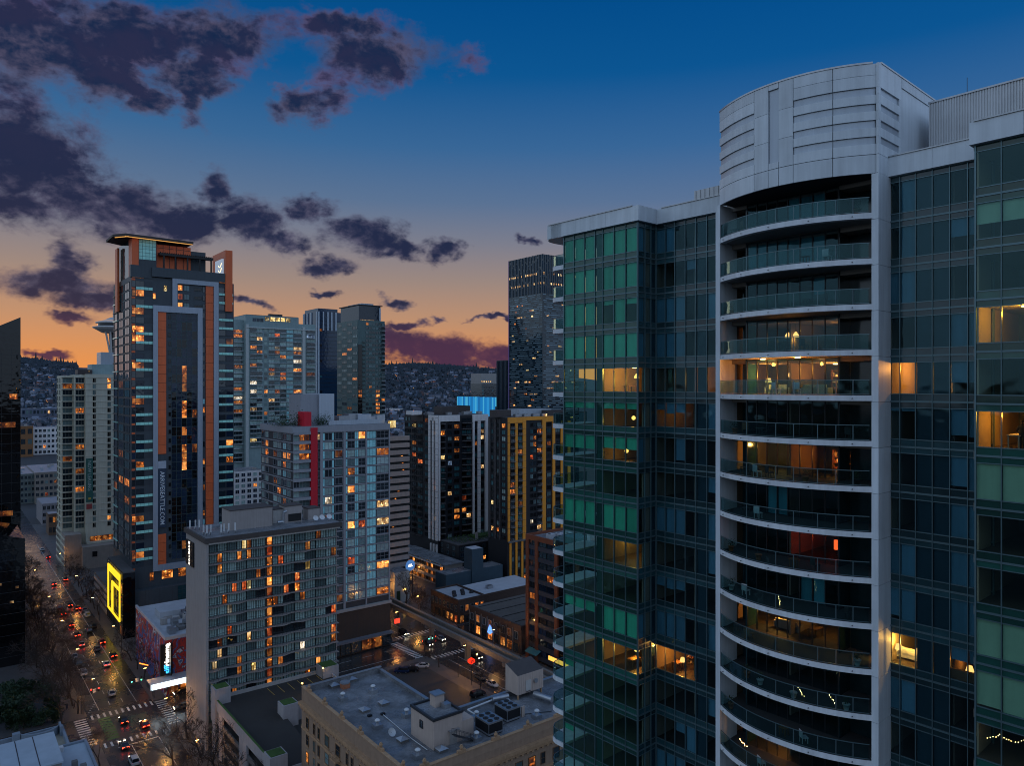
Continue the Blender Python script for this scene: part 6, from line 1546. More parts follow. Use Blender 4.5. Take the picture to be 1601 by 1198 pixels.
# ------------------------------------------------------------------ elevated monorail track
def monorail():
    t = thing('monorail_track', 'elevated concrete monorail track with two beams running above the avenue', 'monorail track', site(84, -140), ANG)
    tc = mat('track_concrete', (.17, .155, .14), .7, streak=.3)
    for x in (-1.7, 1.7):
        for i in range(18): MB().box(x - .5, x + .5, i * 22 + .03, i * 22 + 21.97, 6.0, 7.6, tc).build('beam', t)
    cm = MB().box(-.7, .7, -.7, .7, 0, 4.9, tc).box(-2.4, 2.4, -.6, .6, 4.901, 5.99, tc).mesh('pier')
    for i in range(18): obj('pier', cm, t, (0, i * 22, .02))
monorail()
# ------------------------------------------------------------------ parking structure in front of the hotel
gar_w = mat('garage_wall', (.36, .32, .315), .85); deck_m = mat('deck_surface', (.040, .035, .031), .8, var=.3, scale=.2, streak=0)
def garage():
    t = thing('parking_garage', 'open parking garage with mossy planter boxes in front of the hotel', 'garage', site(1.3, -80), ANG)
    D, W = 39.6, 29.0
    MB().box(11.0, W, 22, D, .15, 12.0, gar_w).build('body', t); MB().box(11.0, W, 0.3, 21.99, .15, 9.6, gar_w).build('body', t)
    MB().box(11.0, W, 22, D, 12.001, 12.4, deck_m).build('upper_deck', t); MB().box(11.0, W, .3, 21.8, 9.601, 10.0, deck_m).build('lower_deck', t)
    b = MB(); b.poly([(.8, .3, 9.0), (10.99, .3, 9.0), (10.99, D, 9.0), (.8, D, 9.0), (.8, .3, 10.0), (10.99, .3, 10.0), (10.99, 22, 12.39), (.8, 22, 12.39), (10.99, D, 12.39), (.8, D, 12.39)], [(0, 3, 2, 1), (4, 5, 6, 7), (7, 6, 8, 9), (0, 1, 5, 4)], deck_m); b.build('ramp', t)
    MB().box(0.5, 10.9, .8, D - .5, .15, 8.9, black_m).build('core', t)
    # left facade: piers and parapet bands
    Fl = left(t, D)
    Fl.box('parapet', 0, D, 0, .5, 11.2, 13.6, gar_w)
    for x in (0, 5.2, 20, 22.5, 37): Fl.box('pier', x, x + 2.4, .0, .49, .15, 11.19, gar_w)
    for k in range(3):
        for (x0, x1) in ((2.41, 5.19), (7.61, 19.99), (24.91, 36.99)): Fl.box('deck_band', x0, x1, .1, .45, 1.8 + k * 3.1, 2.9 + k * 3.1, conc_d)
    Fl.box('mossy_coping', .0, D, .02, .46, 13.601, 13.66, moss)
    MB().box(0.5, W, 0, .29, .15, 11.2, gar_w).build('parapet', t); MB().box(11.0, W, 21.8, 21.995, 10.0, 13.4, gar_w).build('dividing_wall', t); MB().box(11.0, W, 21.78, 22.1, 13.401, 13.5, moss).build('mossy_coping', t)
    MB().box(.5, W, D - .35, D - .01, 12.401, 13.3, conc).build('parapet', t); MB().box(W, W + .3, .1, D, .15, 13.2, gar_w).build('parapet', t)
    for (x, y, w, z0, z1) in ((-.3, D - 3.6, 3.6, 8.0, 16.2), (10.0, 19.5, 3.6, 9.6, 15.2), (-.3, -.4, 3.6, 8.0, 14.4), (W - 2.5, D - 4.5, 4.4, 11.0, 15.2), (W - 1.5, 15.5, 4.0, 9.6, 15.0)):
        MB().box(x, x + w, y, y + w, z0, z1, gar_w).build('planter_box', t); MB().box(x + .3, x + w - .3, y + .3, y + w - .3, z1 + .001, z1 + .12, moss).build('planter_grass', t)
    MB().box(3.31, 3.4, D - 3.0, D - 1.8, 12.4, 14.8, mat('door_blue', (.20, .26, .32), .5)).build('stair_door', t)
    marksy = [(13 + i * 2.6, D - 6.2) for i in range(6)]
    sm = bmesh_box('bay_line', .12, 5.0, .006, paint_y)
    for (x, y) in marksy: obj('bay_line', sm, t, (x, y, 12.404))
    for i in range(5): obj('bay_line', sm, t, (14 + i * 2.8, 14, 10.004)); obj('bay_line', sm, t, (14 + i * 2.8, 1.5, 10.004))
    s2 = bmesh_box('lane_dash', 2.0, .14, .006, paint_y)
    for i in range(3): obj('lane_dash', s2, t, (14 + i * 4.5, 10, 10.004))
    # sign on the street side
    Fl.box('sign_board', 26, 30.5, -.3, -.001, 2.2, 4.4, e_marq2)
    bm = cached('deck_post', lambda: MB().tube((0, 0, 0), (0, 0, 3.2), .06, .05, steel_d, 6).box(-.15, .15, -.15, .15, 3.2, 3.5, e_amber_l).mesh('deck_lamp'))
    for (x, y, z) in ((18, 28, 12.4), (16, 6, 10.0), (26, 34, 12.4)):
        o = obj('deck_lamp', bm, t, (x, y, z)); ld = bpy.data.lights.new('deck_lamp_light', 'POINT'); ld.energy = 45; ld.color = (1, .58, .12); ld.shadow_soft_size = .2
        q = bpy.data.objects.new('deck_lamp_light', ld); q.location = (0, 0, 3.0); link(q, o)
e_amber_l = emit('amber_lamp', (1, .55, .12), 7.0); e_marq2 = emit('pale_sign', (1, .92, .75), 1.3)
garage()
# ------------------------------------------------------------------ old brick building in the foreground
brick = mat('tan_brick_wall', (.33, .215, .145), .85, var=.25, scale=1.2, streak=.15, bump=.2); terra = mat('lamp_warmed_terracotta', (.42, .25, .14), .8, var=.35, scale=1.5); hut = mat('roof_hut_siding', (.50, .39, .33), .8, var=.12)  # terra: terracotta with the warm street light put into its tan
def brick_building():
    t = thing('brick_building', 'old tan brick building with terracotta cornice and a cluttered grey roof in the foreground', 'building', site(7.7, -123), ANG)
    Dy, Wl, Wr, Dr, H = 43.0, 18.0, 58.0, 16.0, 25.6
    fp = [(0, 0), (Wr, 0), (Wr, Dr), (Wl, Dr), (Wl, Dy), (0, Dy)]
    MB().prism(fp, .15, H - .02, brick).build('wall', t)
    ins = [(.5, .5), (Wr - .5, .5), (Wr - .5, Dr - .5), (Wl - .5, Dr - .5), (Wl - .5, Dy - .5), (.5, Dy - .5)]
    MB().prism(ins, H - .01, H + .1, roof_g).build('roof', t)
    # parapets
    def par(x0, x1, y0, y1, z=27.0, m=brick, name='parapet'): MB().box(x0, x1, y0, y1, H - .015, z, m).build(name, t)
    par(0, .49, 0, Dy); par(.5, Wr, 0, .49); par(.5, Wl, Dy - .49, Dy, 26.9, roof_g); par(Wl - .49, Wl, Dr, Dy - .5, 26.5, roof_g); par(Wl, Wr, Dr - .49, Dr, 26.5, roof_g)
    for (x0, x1, y0, y1, z) in ((-.12, .6, -.12, Dy, 27.0), (.61, Wr, -.12, .6, 27.0), (.61, Wl + .1, Dy - .6, Dy + .1, 26.9), (Wl - .6, Wl + .1, Dr + .1, Dy - .61, 26.5), (Wl + .11, Wr, Dr - .6, Dr + .1, 26.5)):
        MB().box(x0, x1, y0, y1, z + .001, z + .12, terra if x0 < 0 or y0 < 0 else steel).build('coping', t)
    Fl = left(t, Dy); F = front(t, Wr)
    for (G, w) in ((Fl, Dy), (F, Wr)):
        n = int(w / 2.4)
        for i in range(n): G.box('cornice_block', i * w / n + .01, (i + 1) * w / n - .01, -.75, -.001, 23.6, 24.2, terra); G.box('cornice_band', i * w / n + .01, (i + 1) * w / n - .01, -.45, -.002, 23.0, 23.59, terra)
        for i in range(n * 2): G.box('dentil', i * w / n / 2 + .2, i * w / n / 2 + .7, -.3, -.003, 22.6, 22.99, terra)
        G.box('belt_course', 0, w, -.15, -.001, 18.6, 19.0, terra)
        for i in range(n):
            if i % 3 == 1: G.box('parapet_merlon', i * w / n, i * w / n + 1.6, -.05, .45, 27.125, 27.6, terra); G.put('parapet_urn', cached('urn', lambda: MB().lathe([(.12, 0), (.3, .25), (.34, .5), (.16, .7), (.2, .8)], terra, 10).mesh('parapet_urn')), i * w / n + .8, 27.605, .2)
    P = site(7.7, -80); P2 = Vector((P.x, P.y)); fx = lambda px: span(P2, -SV, px)
    for px, w, bal in ((481, 1.1, 0), (491.5, .75, 0), (498.7, .75, 0), (511.5, 1.7, 0), (528.5, 1.7, 1), (543, .75, 0), (550.8, .75, 0), (566, 1.7, 0), (585, 1.2, 0), (600, .8, 0)):
        for k in range(6):
            zb = 19.6 - k * 3.45
            x = fx(px); Fl.put('window', window_mesh(w, 2.0, pick([(8, g_dark), (2, g_curt_d), (.4, l_dim)]), wood, 1, 2, .08, .1), x - w / 2, zb, -.02); Fl.box('sill', x - w / 2 - .15, x + w / 2 + .15, -.22, -.001, zb - .3, zb - .09, terra); Fl.box('lintel', x - w / 2 - .12, x + w / 2 + .12, -.08, -.001, zb + 2.09, zb + 2.4, terra)
            if bal and k in (0,): Fl.put('iron_balcony', balcony_mesh(2.6, .9, terra, terra, .9, .3, True), x - 1.3, zb - .7, -.25)
    for i in range(19):
        for k in range(6): F.put('window', window_mesh(1.5 if i % 3 else .9, 2.0, pick([(8, g_dark), (2, g_curt_d), (.4, l_dim)]), wood, 1, 2, .08, .1), 1.4 + i * 2.95, 19.6 - k * 3.45, -.02)
        if i % 2 == 0: F.box('belt_panel', 1.2 + i * 2.95, 3.4 + i * 2.95, -.06, -.001, 17.2, 18.4, terra)
    ZR = H + .1
    def rl(px, py, z=ZR):
        g = ground(px, py, z); b_, s_ = to_site(g); return b_ - 7.7, s_ + 123
    Zm = lambda zx, zy: (440 + zx / 3.64, 900 + zy / 3.64)
    vm = cached('roofvent', lambda: (lambda b: [b.box(-.75, .75, -.75, .75, 0, .7, steel), b.lathe([(.3, .7), (.3, 1.3)], steel, 12), b.lathe([(.5, 1.3), (.52, 1.42), (.3, 1.62), (.05, 1.7)], white_m, 14)] and b.mesh('roof_vent'))(MB()))
    for zx, zy in ((349, 712), (521, 668), (712, 806), (546, 868), (775, 1040), (1110, 940), (1288, 752), (1110, 820), (1453, 812)):
        x, y = rl(*Zm(zx, zy)); obj('roof_vent', vm, t, (x, y, ZR))
    km = cached('skyl', lambda: (lambda b: [b.box(-.8, .8, -.8, .8, 0, .5, conc_d), b.poly([(-.95, -.95, .5), (.95, -.95, .5), (.95, .95, .5), (-.95, .95, .5), (0, 0, 1.0)], [(0, 1, 4), (1, 2, 4), (2, 3, 4), (3, 0, 4), (3, 2, 1, 0)], steel)] and b.mesh('skylight'))(MB()))
    for zx, zy in ((583, 735), (474, 775), (690, 945), (910, 1000), (400, 600), (300, 635)):
        x, y = rl(*Zm(zx, zy)); obj('skylight', km, t, (x, y, ZR))
    x, y = rl(*Zm(625, 925)); o = obj('satellite_dish', CACHE['dish'], t, (x, y, ZR + .9)); o.rotation_euler = (.9, .2, 0)
    x, y = rl(*Zm(362, 640)); MB().box(x - .8, x + .8, y - .8, y + .8, ZR, ZR + 1.0, terracotta).lathe([(1.0, 1.01), (1.0, 1.3)], steel, 12, (x, y, ZR)).build('exhaust_fan', t)
    # main roof hut
    x0, y0 = rl(*Zm(866, 1000)); g = ground(*Zm(866, 1000), ZR); C = Vector((g.x, g.y)); w = span(C, BV, 440 + 1030 / 3.64); d = span(C, SV, 440 + 738 / 3.64); hh = 5.0
    b = MB().box(x0, x0 + w, y0, y0 + d, ZR, ZR + hh, hut); b.build('stair_hut', t)
    for (a, c, e, f_) in ((x0 - .15, x0 + w + .15, y0 - .15, y0 + .25), (x0 - .15, x0 + w + .15, y0 + d - .25, y0 + d + .15), (x0 - .15, x0 + .25, y0 + .26, y0 + d - .26), (x0 + w - .25, x0 + w + .15, y0 + .26, y0 + d - .26)): MB().box(a, c, e, f_, ZR + hh + .001, ZR + hh + .45, steel_d).build('hut_parapet', t)
    MB().box(x0 + .3, x0 + w - .3, y0 + .3, y0 + d - .3, ZR + hh + .001, ZR + hh + .12, roof_g).build('hut_roof', t)
    left(t, d, x0, y0).put('hut_window', window_mesh(.9, 1.2, g_dark, steel_d, 1, 2), d * .42, ZR + 2.6, -.02)
    Fh = front(t, w, y0, x0); Fh.box('hut_door', w * .55, w * .8, -.06, -.001, ZR, ZR + 2.3, conc); Fh.box('door_hood', w * .5, w * .85, -.7, -.001, ZR + 2.5, ZR + 2.6, steel)
    MB().box(x0 + w * .5, x0 + w * .5 + 1.9, y0 + d * .55, y0 + d * .55 + 1.9, ZR + hh + .12, ZR + hh + 2.2, hut).build('chimney', t); MB().box(x0 + w * .5 - .15, x0 + w * .5 + 2.05, y0 + d * .55 - .15, y0 + d * .55 + 2.05, ZR + hh + 2.201, ZR + hh + 2.4, steel).build('chimney_cap', t); MB().box(x0 + w - 2.0, x0 + w - .6, y0 + d * .35, y0 + d * .35 + 1.4, ZR + hh + .12, ZR + hh + .9, steel).build('roof_box', t)
    MB().box(x0 + w, x0 + w + 3.0, y0 + .8, y0 + d - .6, ZR, ZR + 3.0, hut).build('hut_annex', t)
    # stair with rails in front of the hut
    b = MB()
    for i in range(10): b.box(x0 + w * .55 + i * .42, x0 + w * .55 + i * .42 + .4, y0 - 1.6, y0 - .7, ZR + 2.1 - i * .22, ZR + 2.16 - i * .22, steel_d)
    b.build('stair_treads', t)
    b = MB()
    for yy in (-1.62, -.68):
        b.tube((x0 + w * .55, y0 + yy, ZR + 3.2), (x0 + w * .55 + 4.2, y0 + yy, ZR + 1.0), .04, .04, steel_d, 5); b.tube((x0 + w * .55, y0 + yy, ZR + 2.1), (x0 + w * .55 + 4.2, y0 + yy, ZR + .05), .05, .05, steel_d, 5)
        for i in range(5): b.tube((x0 + w * .55 + i * 1.0, y0 + yy, ZR + 2.1 - i * .5), (x0 + w * .55 + i * 1.0, y0 + yy, ZR + 3.2 - i * .52), .03, .03, steel_d, 5)
    b.build('stair_rail', t)
    # lift hut with sloping roof at the right
    gx, gy = Zm(1345, 715); x1, y1 = rl(gx, gy); g = ground(gx, gy, ZR); C = Vector((g.x, g.y)); w1 = span(C, BV, 440 + 1490 / 3.64); d1 = span(C, SV, 440 + 1275 / 3.64)
    MB().prism([(x1, y1), (x1 + w1, y1), (x1 + w1, y1 + d1), (x1, y1 + d1)], ZR + 1.0, [ZR + 4.9, ZR + 4.9, ZR + 6.3, ZR + 6.3], hut, brown_cap).build('lift_hut', t)
    for (a, c) in ((x1 + .2, y1 + .2), (x1 + w1 - .5, y1 + .2), (x1 + .2, y1 + d1 - .5), (x1 + w1 - .5, y1 + d1 - .5)): MB().box(a, a + .3, c, c + .3, ZR, ZR + .99, terra).build('hut_leg', t)
    for i in range(14): front(t, w1, y1, x1).box('siding_rib', i * w1 / 14, i * w1 / 14 + .05, -.03, -.001, ZR + 1.02, ZR + 4.85, hut)
    front(t, w1, y1, x1).box('hut_door', w1 * .3, w1 * .5, -.06, -.031, ZR + 1.4, ZR + 3.5, conc_w); MB().tube((x1 + w1 * .68, y1 - .02, ZR + 3.0), (x1 + w1 * .68, y1 - .35, ZR + 3.0), .45, .45, steel, 14).build('exhaust', t)
    b = MB()
    for yy in (-.35, .35):
        b.tube((x1 + w1 * .38 + yy, y1 - .05, ZR + 1.4), (x1 + w1 * .38 + yy + 2.2, y1 - 2.8, ZR + .05), .05, .05, steel_d, 5)
    for i in range(8): b.tube((x1 + w1 * .38 - .35 + i * .28, y1 - .1 - i * .34, ZR + 1.3 - i * .16), (x1 + w1 * .38 + .35 + i * .28, y1 - .1 - i * .34, ZR + 1.3 - i * .16), .04, .04, steel_d, 5)
    b.build('ladder', t)
    # condensers with fans
    for zx, zy, w, d in ((1180, 925, 3.2, 4.2), (1285, 845, 3.2, 4.0)):
        x, y = rl(*Zm(zx, zy)); u = MB().box(0, w, 0, d, .25, 2.5, steel).box(.15, w - .15, .15, d - .15, 0, .249, steel_d).build('condenser', t, (x, y, ZR))
        MB().box(.1, w - .1, -.03, -.001, .6, 2.2, black_m).build('coil', u); MB().box(-.03, -.001, .1, d - .1, .6, 2.2, black_m).build('coil', u)
        fm = cached('fan6', lambda: MB().lathe([(.50, 0), (.52, .1), (.42, .1), (.40, .02), (.02, .02)], black_m, 16, caps=False).mesh('fan'))
        for i in range(2):
            for j in range(3): obj('fan', fm, u, (w * (.27 + .46 * i), d * (.18 + .32 * j), 2.5))
    # ducts, pipes, rails
    def pipe(pts, r, m, name='pipe'):
        b = MB(); q = [Vector((*rl(*Zm(zx, zy)), ZR + h)) for zx, zy, h in pts]
        for a, c in zip(q, q[1:]): b.tube(a, c, r, r, m, 8)
        b.build(name, t)
    pipe([(1060, 790, .8), (1210, 730, .8), (1280, 700, .8)], .18, white_m); pipe([(1060, 790, .8), (1110, 815, .6), (1240, 860, .6)], .14, white_m); pipe([(1200, 735, 1.0), (1290, 715, 1.0)], .55, steel, 'duct'); pipe([(1440, 700, .9), (1540, 735, .9)], .6, steel, 'duct'); pipe([(580, 800, .15), (640, 850, .15), (740, 935, .15), (830, 1000, .15)], .08, white_m)
    pipe([(980, 790, .3), (1275, 685, .3)], .06, steel_d); pipe([(1240, 870, .2), (1360, 800, .2), (1540, 780, .2)], .08, steel_d)
    for zx, zy in ((500, 805), (575, 795)): x, y = rl(*Zm(zx, zy)); MB().box(x - .3, x + .5, y - .3, y + .3, ZR, ZR + .35, black_m).build('roof_box', t)
    x, y = rl(*Zm(1368, 810)); MB().box(x, x + .7, y, y + .25, ZR, ZR + 2.0, hut).build('electrical_cabinet', t)
brick_building()
# flat roof between garage and brick building
low_t = thing('small_flat_roof_building', 'small weathered flat roofed building squeezed beside the tan brick building', 'building', site(1.5, -110), ANG)
MB().box(0, 6.0, 0, 29.4, .15, 7.0, conc_d).build('wall', low_t); MB().box(.3, 5.7, .3, 29.1, 7.001, 7.1, roof_g).build('roof', low_t); MB().box(-.1, .29, -.1, 29.5, 6.5, 7.5, white_m).build('coping', low_t)
# ------------------------------------------------------------------ blue grey building at the bottom left
def corner_building():
    bl = mat('blue_grey_wall', (.20, .24, .29), .6); ter = mat('terrace_tile', (.30, .26, .20), .7, var=.4, scale=.4, streak=0)
    t = thing('blue_grey_corner_building', 'blue grey stucco building with beige roof terrace and pale roofs at the bottom left', 'building', site(-66, -72), ANG)
    MB().box(0, 40, 0, 27.5, .15, 12.4, bl).build('wall', t); MB().box(0, 37, 27.51, 39, .15, 11.4, bl).build('wall', t)
    MB().box(.4, 24, .4, 27, 12.401, 12.5, mat('pale_blue_roof', (.36, .41, .46), .6, var=.25, scale=.3, streak=0)).build('roof', t); MB().box(24.01, 39.6, .4, 27, 12.401, 12.5, MATS['pale_blue_roof']).build('roof', t)
    MB().box(.4, 36.6, 27.9, 38.6, 11.401, 11.5, ter).build('terrace', t)
    for (x0, x1, y0, y1, z) in ((39.6, 40.1, -.1, 27.6, 12.9), (0, 39.59, 27.1, 27.6, 12.9), (36.6, 37.1, 27.61, 39.1, 12.6), (0, 36.59, 38.6, 39.1, 12.6)): MB().box(x0, x1, y0, y1, 11.3, z, bl).build('parapet', t)
    MB().box(23, 33.5, 10, 24.5, 12.501, 17.0, mat('mauve_wall', (.22, .19, .18), .7)).build('penthouse', t); MB().box(22.7, 33.8, 9.7, 24.8, 17.001, 17.3, MATS['pale_blue_roof']).build('penthouse_roof', t)
    for i in range(3): MB().box(24 + i * 3, 24.15 + i * 3, 9.9, 24.6, 17.301, 17.34, steel_d).build('roof_seam', t)
    b = MB(); n = 12
    pts = [(30 + 6.5 * i / n, 38.8 + .0, 12.6 + 1.0 * math.cos(PI * (i / n - .5))) for i in range(n + 1)]
    arcp = [(29.0 + 3.6 + 3.6 * math.cos(PI - PI * i / n), 38.0 - 2.6 * math.sin(PI * i / n)) for i in range(n + 1)]
    for p, q in zip(arcp, arcp[1:]): b.prism([p, q, (q[0], q[1] + .5), (p[0], p[1] + .5)], 11.501, 13.3, bl)
    b.build('curved_parapet', t); MB().box(27.6, 29.0, 37.3, 38.59, 11.501, 13.6, bl).build('corner_pier', t); MB().box(36.2, 36.59, 35.5, 38.59, 11.501, 13.6, bl).build('corner_pier', t)
    for (x, y) in ((36, 16), (37.2, 13.5), (35, 6)): roof_unit(t, x, y, 12.5, 1.0, 1.0, 1.2, conc_d)
    MB().lathe([(.5, 0), (.5, .3)], steel_d, 12, (37.5, 10, 12.5)).build('roof_vent', t); MB().box(34.2, 35.6, 24.9, 26.2, 12.501, 13.4, white_m).build('air_handler', t)
    Fr = Fac(t, 40, 0, PI / 2, 27.5)
    for k in range(3):
        for i in range(7): Fr.put('window', window_mesh(2.0, 1.8, pick([(3, g_dark), (1, l_dim)]), bl, 2), 1 + i * 3.8, 1.4 + k * 3.6, -.03)
corner_building()
# ------------------------------------------------------------------ low brick buildings across the second avenue
def low_brick():
    bk = mat('dark_red_brick', (.075, .045, .036), .85, var=.3, scale=1.0)
    B = Bld(716.7, 271.0); b0, s0 = B.b, B.s
    t = thing('brick_corner_shop', 'dark brick corner building with a pale flat roof across the monorail', 'building', B.at(), ANG)
    W, D, H = B.x(758.5), B.y(673.5), 9.0
    MB().box(0, W, 0, D, .15, H - .6, bk).build('wall', t); MB().box(.5, W - .5, .5, D - .5, H - .599, H - .5, roof_w).build('roof', t)
    for (x0, x1, y0, y1) in ((-.1, W + .1, -.1, .49), (-.1, .49, .5, D), (W - .49, W + .1, .5, D), (.5, W - .5, D - .49, D)): MB().box(x0, x1, y0, y1, H - .65, H + .1, bk).build('parapet', t)
    F, Fl = front(t, W), left(t, D)
    for i in range(5): F.put('window', window_mesh(1.4, 2.2, pick([(3, g_dark), (2, l_dim)]), conc_d, 2, 2), .8 + i * 2.3, 4.6, -.03); F.put('shop_window', window_mesh(1.6, 2.6, pick([(3, g_dark), (2, l_red), (1, l_amber)]), wood, 2), .7 + i * 2.3, .6, -.03)
    for i in range(7): Fl.put('window', window_mesh(1.4, 2.2, pick([(3, g_dark), (1, l_dim)]), conc_d, 2, 2), .8 + i * 2.7, 4.6, -.03); Fl.put('shop_window', window_mesh(1.8, 2.6, pick([(3, g_dark), (2, l_red), (1, l_amber)]), wood, 2), .7 + i * 2.7, .6, -.03)
    for i in range(7): roof_unit(t, 2 + i * 1.3, 6 + (i % 3) * 2.2, H - .49, 1.3, 1.0, .8, steel_d, 1)
    t = thing('white_roof_annex', 'lower dark brick annex with wide white flat roof beside the brick corner building', 'building', (B.at()[0] + BV.x * (W + .2) + SV.x * 3, B.at()[1] + BV.y * (W + .2) + SV.y * 3, 0), ANG)
    MB().box(0, 30, 0, 17, .15, 7.6, bk).build('wall', t); MB().box(.3, 29.7, .3, 16.7, 7.601, 7.7, roof_w).build('roof', t); MB().box(-.1, 30, -.1, .29, 7.0, 8.1, bk).build('parapet', t)
    F = front(t, 30)
    for i in range(9): F.put('shop_window', window_mesh(2.2, 3.0, pick([(2, g_dark), (2, l_dim), (1, l_red)]), wood, 2), .6 + i * 3.2, .8, -.03)
    roof_unit(t, 8, 6, 7.7, 2.4, 2.0, 1.2, steel, 1)
    t = thing('dark_blue_stair_tower', 'dark blue block with a square stair tower behind the white roofs', 'building', (ground(697, 902, 9).x, ground(697, 902, 9).y, 0), ANG)
    db = mat('dark_blue_stucco', (.035, .065, .09), .7)
    MB().box(0, 30, 0, 8, .15, 9.5, db).build('wall', t); MB().box(.3, 29.7, .3, 7.7, 9.501, 9.6, roof_g).build('roof', t); MB().box(13, 19, -.5, 5.5, 3, 18.5, db).build('stair_tower', t); MB().box(13.3, 18.7, -.2, 5.2, 18.501, 18.6, roof_w).build('stair_roof', t)
    # motel with lit galleries around a court
    m = site(100, 62)
    t = thing('motel', 'three storey motel with amber lit galleries around a court', 'motel', m, ANG)
    cr = mat('motel_cream', (.34, .29, .25), .8)
    MB().box(-12, 34, 16, 26, .15, 9.4, cr).build('back_wing', t); MB().box(24.5, 34, -16, 15.99, .15, 9.4, cr).build('side_wing', t); MB().box(-12.5, 34.5, 15.2, 26.5, 9.401, 9.9, roof_g).build('roof', t); MB().box(23.7, 34.5, -16.5, 15.19, 9.401, 9.9, roof_g).build('roof', t)
    Fb = Fac(t, -12, 16, 0, 36); Fs = Fac(t, 24.5, 16, -PI / 2, 32)
    for k in range(3):
        z = .3 + k * 3.1
        for G, w in ((Fb, 36), (Fs, 32)):
            G.box('gallery_slab', 0, w, -1.6, -.001, z + 2.6, z + 2.8, conc_w); G.box('gallery_rail', 0, w, -1.6, -1.5, z - .2 + (.0 if k else .4), z + .8, conc_w)
            for i in range(int(w / 4)): G.put('gallery_window', window_mesh(1.8, 2.0, pick([(3, l_amber), (2, l_dim), (2, g_dark)]), cr, 2), .8 + i * 4, z + .3, -.03); G.put('gallery_door', bmesh_box('gallery_door', .9, .08, 2.1, wood), 2.9 + i * 4, z + .1, -.09)
    for (x, y, k) in ((6, 13.6, 2.6), (14, 13.6, 5.6), (22.4, 10, 2.6), (22.4, 2, 5.6), (22.6, 13.8, 2.6)):
        o = obj('gallery_lamp', cached('glamp', lambda: MB().box(-.2, .2, -.2, .2, 0, .25, e_amber_l).mesh('gallery_lamp')), t, (x, y, k)); ld = bpy.data.lights.new('gallery_light', 'POINT'); ld.energy = 260; ld.color = (1, .42, .10); ld.shadow_soft_size = .3
        q = bpy.data.objects.new('gallery_light', ld); q.location = (-.3, -.5, -.3); link(q, o)
    t = thing('motel_sign', 'round blue sign on two tall posts in front of the motel', 'sign', ground(641, 935, 0), ANG)
    for x in (-1.2, 1.2): MB().tube((x, 0, 0), (x, 0, 12), .18, .18, steel_d, 8).build('post', t)
    sb = emit('blue_sign_face', (.08, .22, .55), .8); b = MB(); pts = [(2.3 * math.cos(i * 2 * PI / 20), .0, 13.6 + 2.3 * math.sin(i * 2 * PI / 20)) for i in range(20)]
    b.poly([(x, -.25, z) for x, _, z in pts] + [(x, .25, z) for x, _, z in pts], [(i, (i + 1) % 20, 20 + (i + 1) % 20, 20 + i) for i in range(20)], steel); b.face([(x, -.25, z) for x, _, z in pts], sb); b.face([(x, .25, z) for x, _, z in pts][::-1], sb); b.build('sign_face', t)
    MB().box(-1.0, 1.0, -.3, -.251, 13.1, 13.5, e_sign).box(-.7, .7, -.3, -.251, 13.8, 14.1, e_sign).build('sign_mark', t)
    t = thing('motel_lobby', 'pale lobby block with a wall lamp beside the monorail', 'building', ground(617, 945, 0), ANG)
    MB().box(0, 7, 0, 8, .1, 12.5, conc_w).build('wall', t); MB().box(.2, 6.8, .2, 7.8, 12.501, 12.7, roof_g).build('roof', t); MB().box(4, 5.2, -.3, -.01, 5, 5.4, e_amber_l).build('wall_lamp', t); MB().box(1, 2.4, -.5, -.01, 1, 5, plant_g).build('hedge', t)
    bb = mat('brown_gravel_roof', (.12, .10, .085), .8, var=.3)
    t = thing('brown_shop_row', 'old brown shop row with gravel roof under the rust framed office', 'shop row', site(100, -38), ANG)
    MB().box(0, 30, 0, 30, .15, 9.0, bk).build('wall', t); MB().box(.4, 29.6, .4, 29.6, 9.001, 9.1, bb).build('roof', t); MB().box(-.2, .39, 0, 30, 8.3, 9.7, bk).build('parapet', t); MB().box(.4, 30, -.2, .39, 8.3, 9.7, bk).build('parapet', t)
    Fl = left(t, 30)
    for i in range(8): Fl.put('window', window_mesh(1.8, 2.4, pick([(4, g_dark), (1, l_dim)]), conc, 2), 1 + i * 3.6, 4.8, -.03); Fl.put('shop_window', window_mesh(2.6, 2.8, pick([(3, g_dark), (2, l_amber)]), wood, 2), .7 + i * 3.6, .6, -.03); Fl.box('pilaster', .1 + i * 3.6, .5 + i * 3.6, -.2, -.001, .15, 8.2, conc_d)
    for i in range(4): Fl.box('roof_pipe', 3 + i * 7, 3.2 + i * 7, 2, 26, 9.11, 9.3, steel_d)
    # awnings and shop signs
    t = thing('teal_awning', 'teal awning over the shop entrance below the rust framed office', 'awning', site(100, -48), ANG); MB().poly([(-2.2, 0, 3.2), (0, 0, 4.2), (0, 6, 4.2), (-2.2, 6, 3.2), (-2.2, 0, 3.1), (0, 0, 4.1), (0, 6, 4.1), (-2.2, 6, 3.1)], [(0, 1, 2, 3), (7, 6, 5, 4), (0, 3, 7, 4), (0, 4, 5, 1), (3, 2, 6, 7)], mat('teal_canvas', (.05, .16, .16), .7)).build('canopy', t); MB().box(-.1, 0, 0, 6, 2.6, 3.1, steel_d).build('rail', t)
    t = thing('yellow_lit_sign', 'long amber lit shop sign below the rust framed office', 'sign', site(98.6, -62), ANG); MB().box(0, .3, 0, 9, 3.4, 4.6, e_amber_s).build('sign_face', t); MB().box(.31, 1.4, 0, 9, 3.3, 4.7, steel_d).build('sign_box', t)
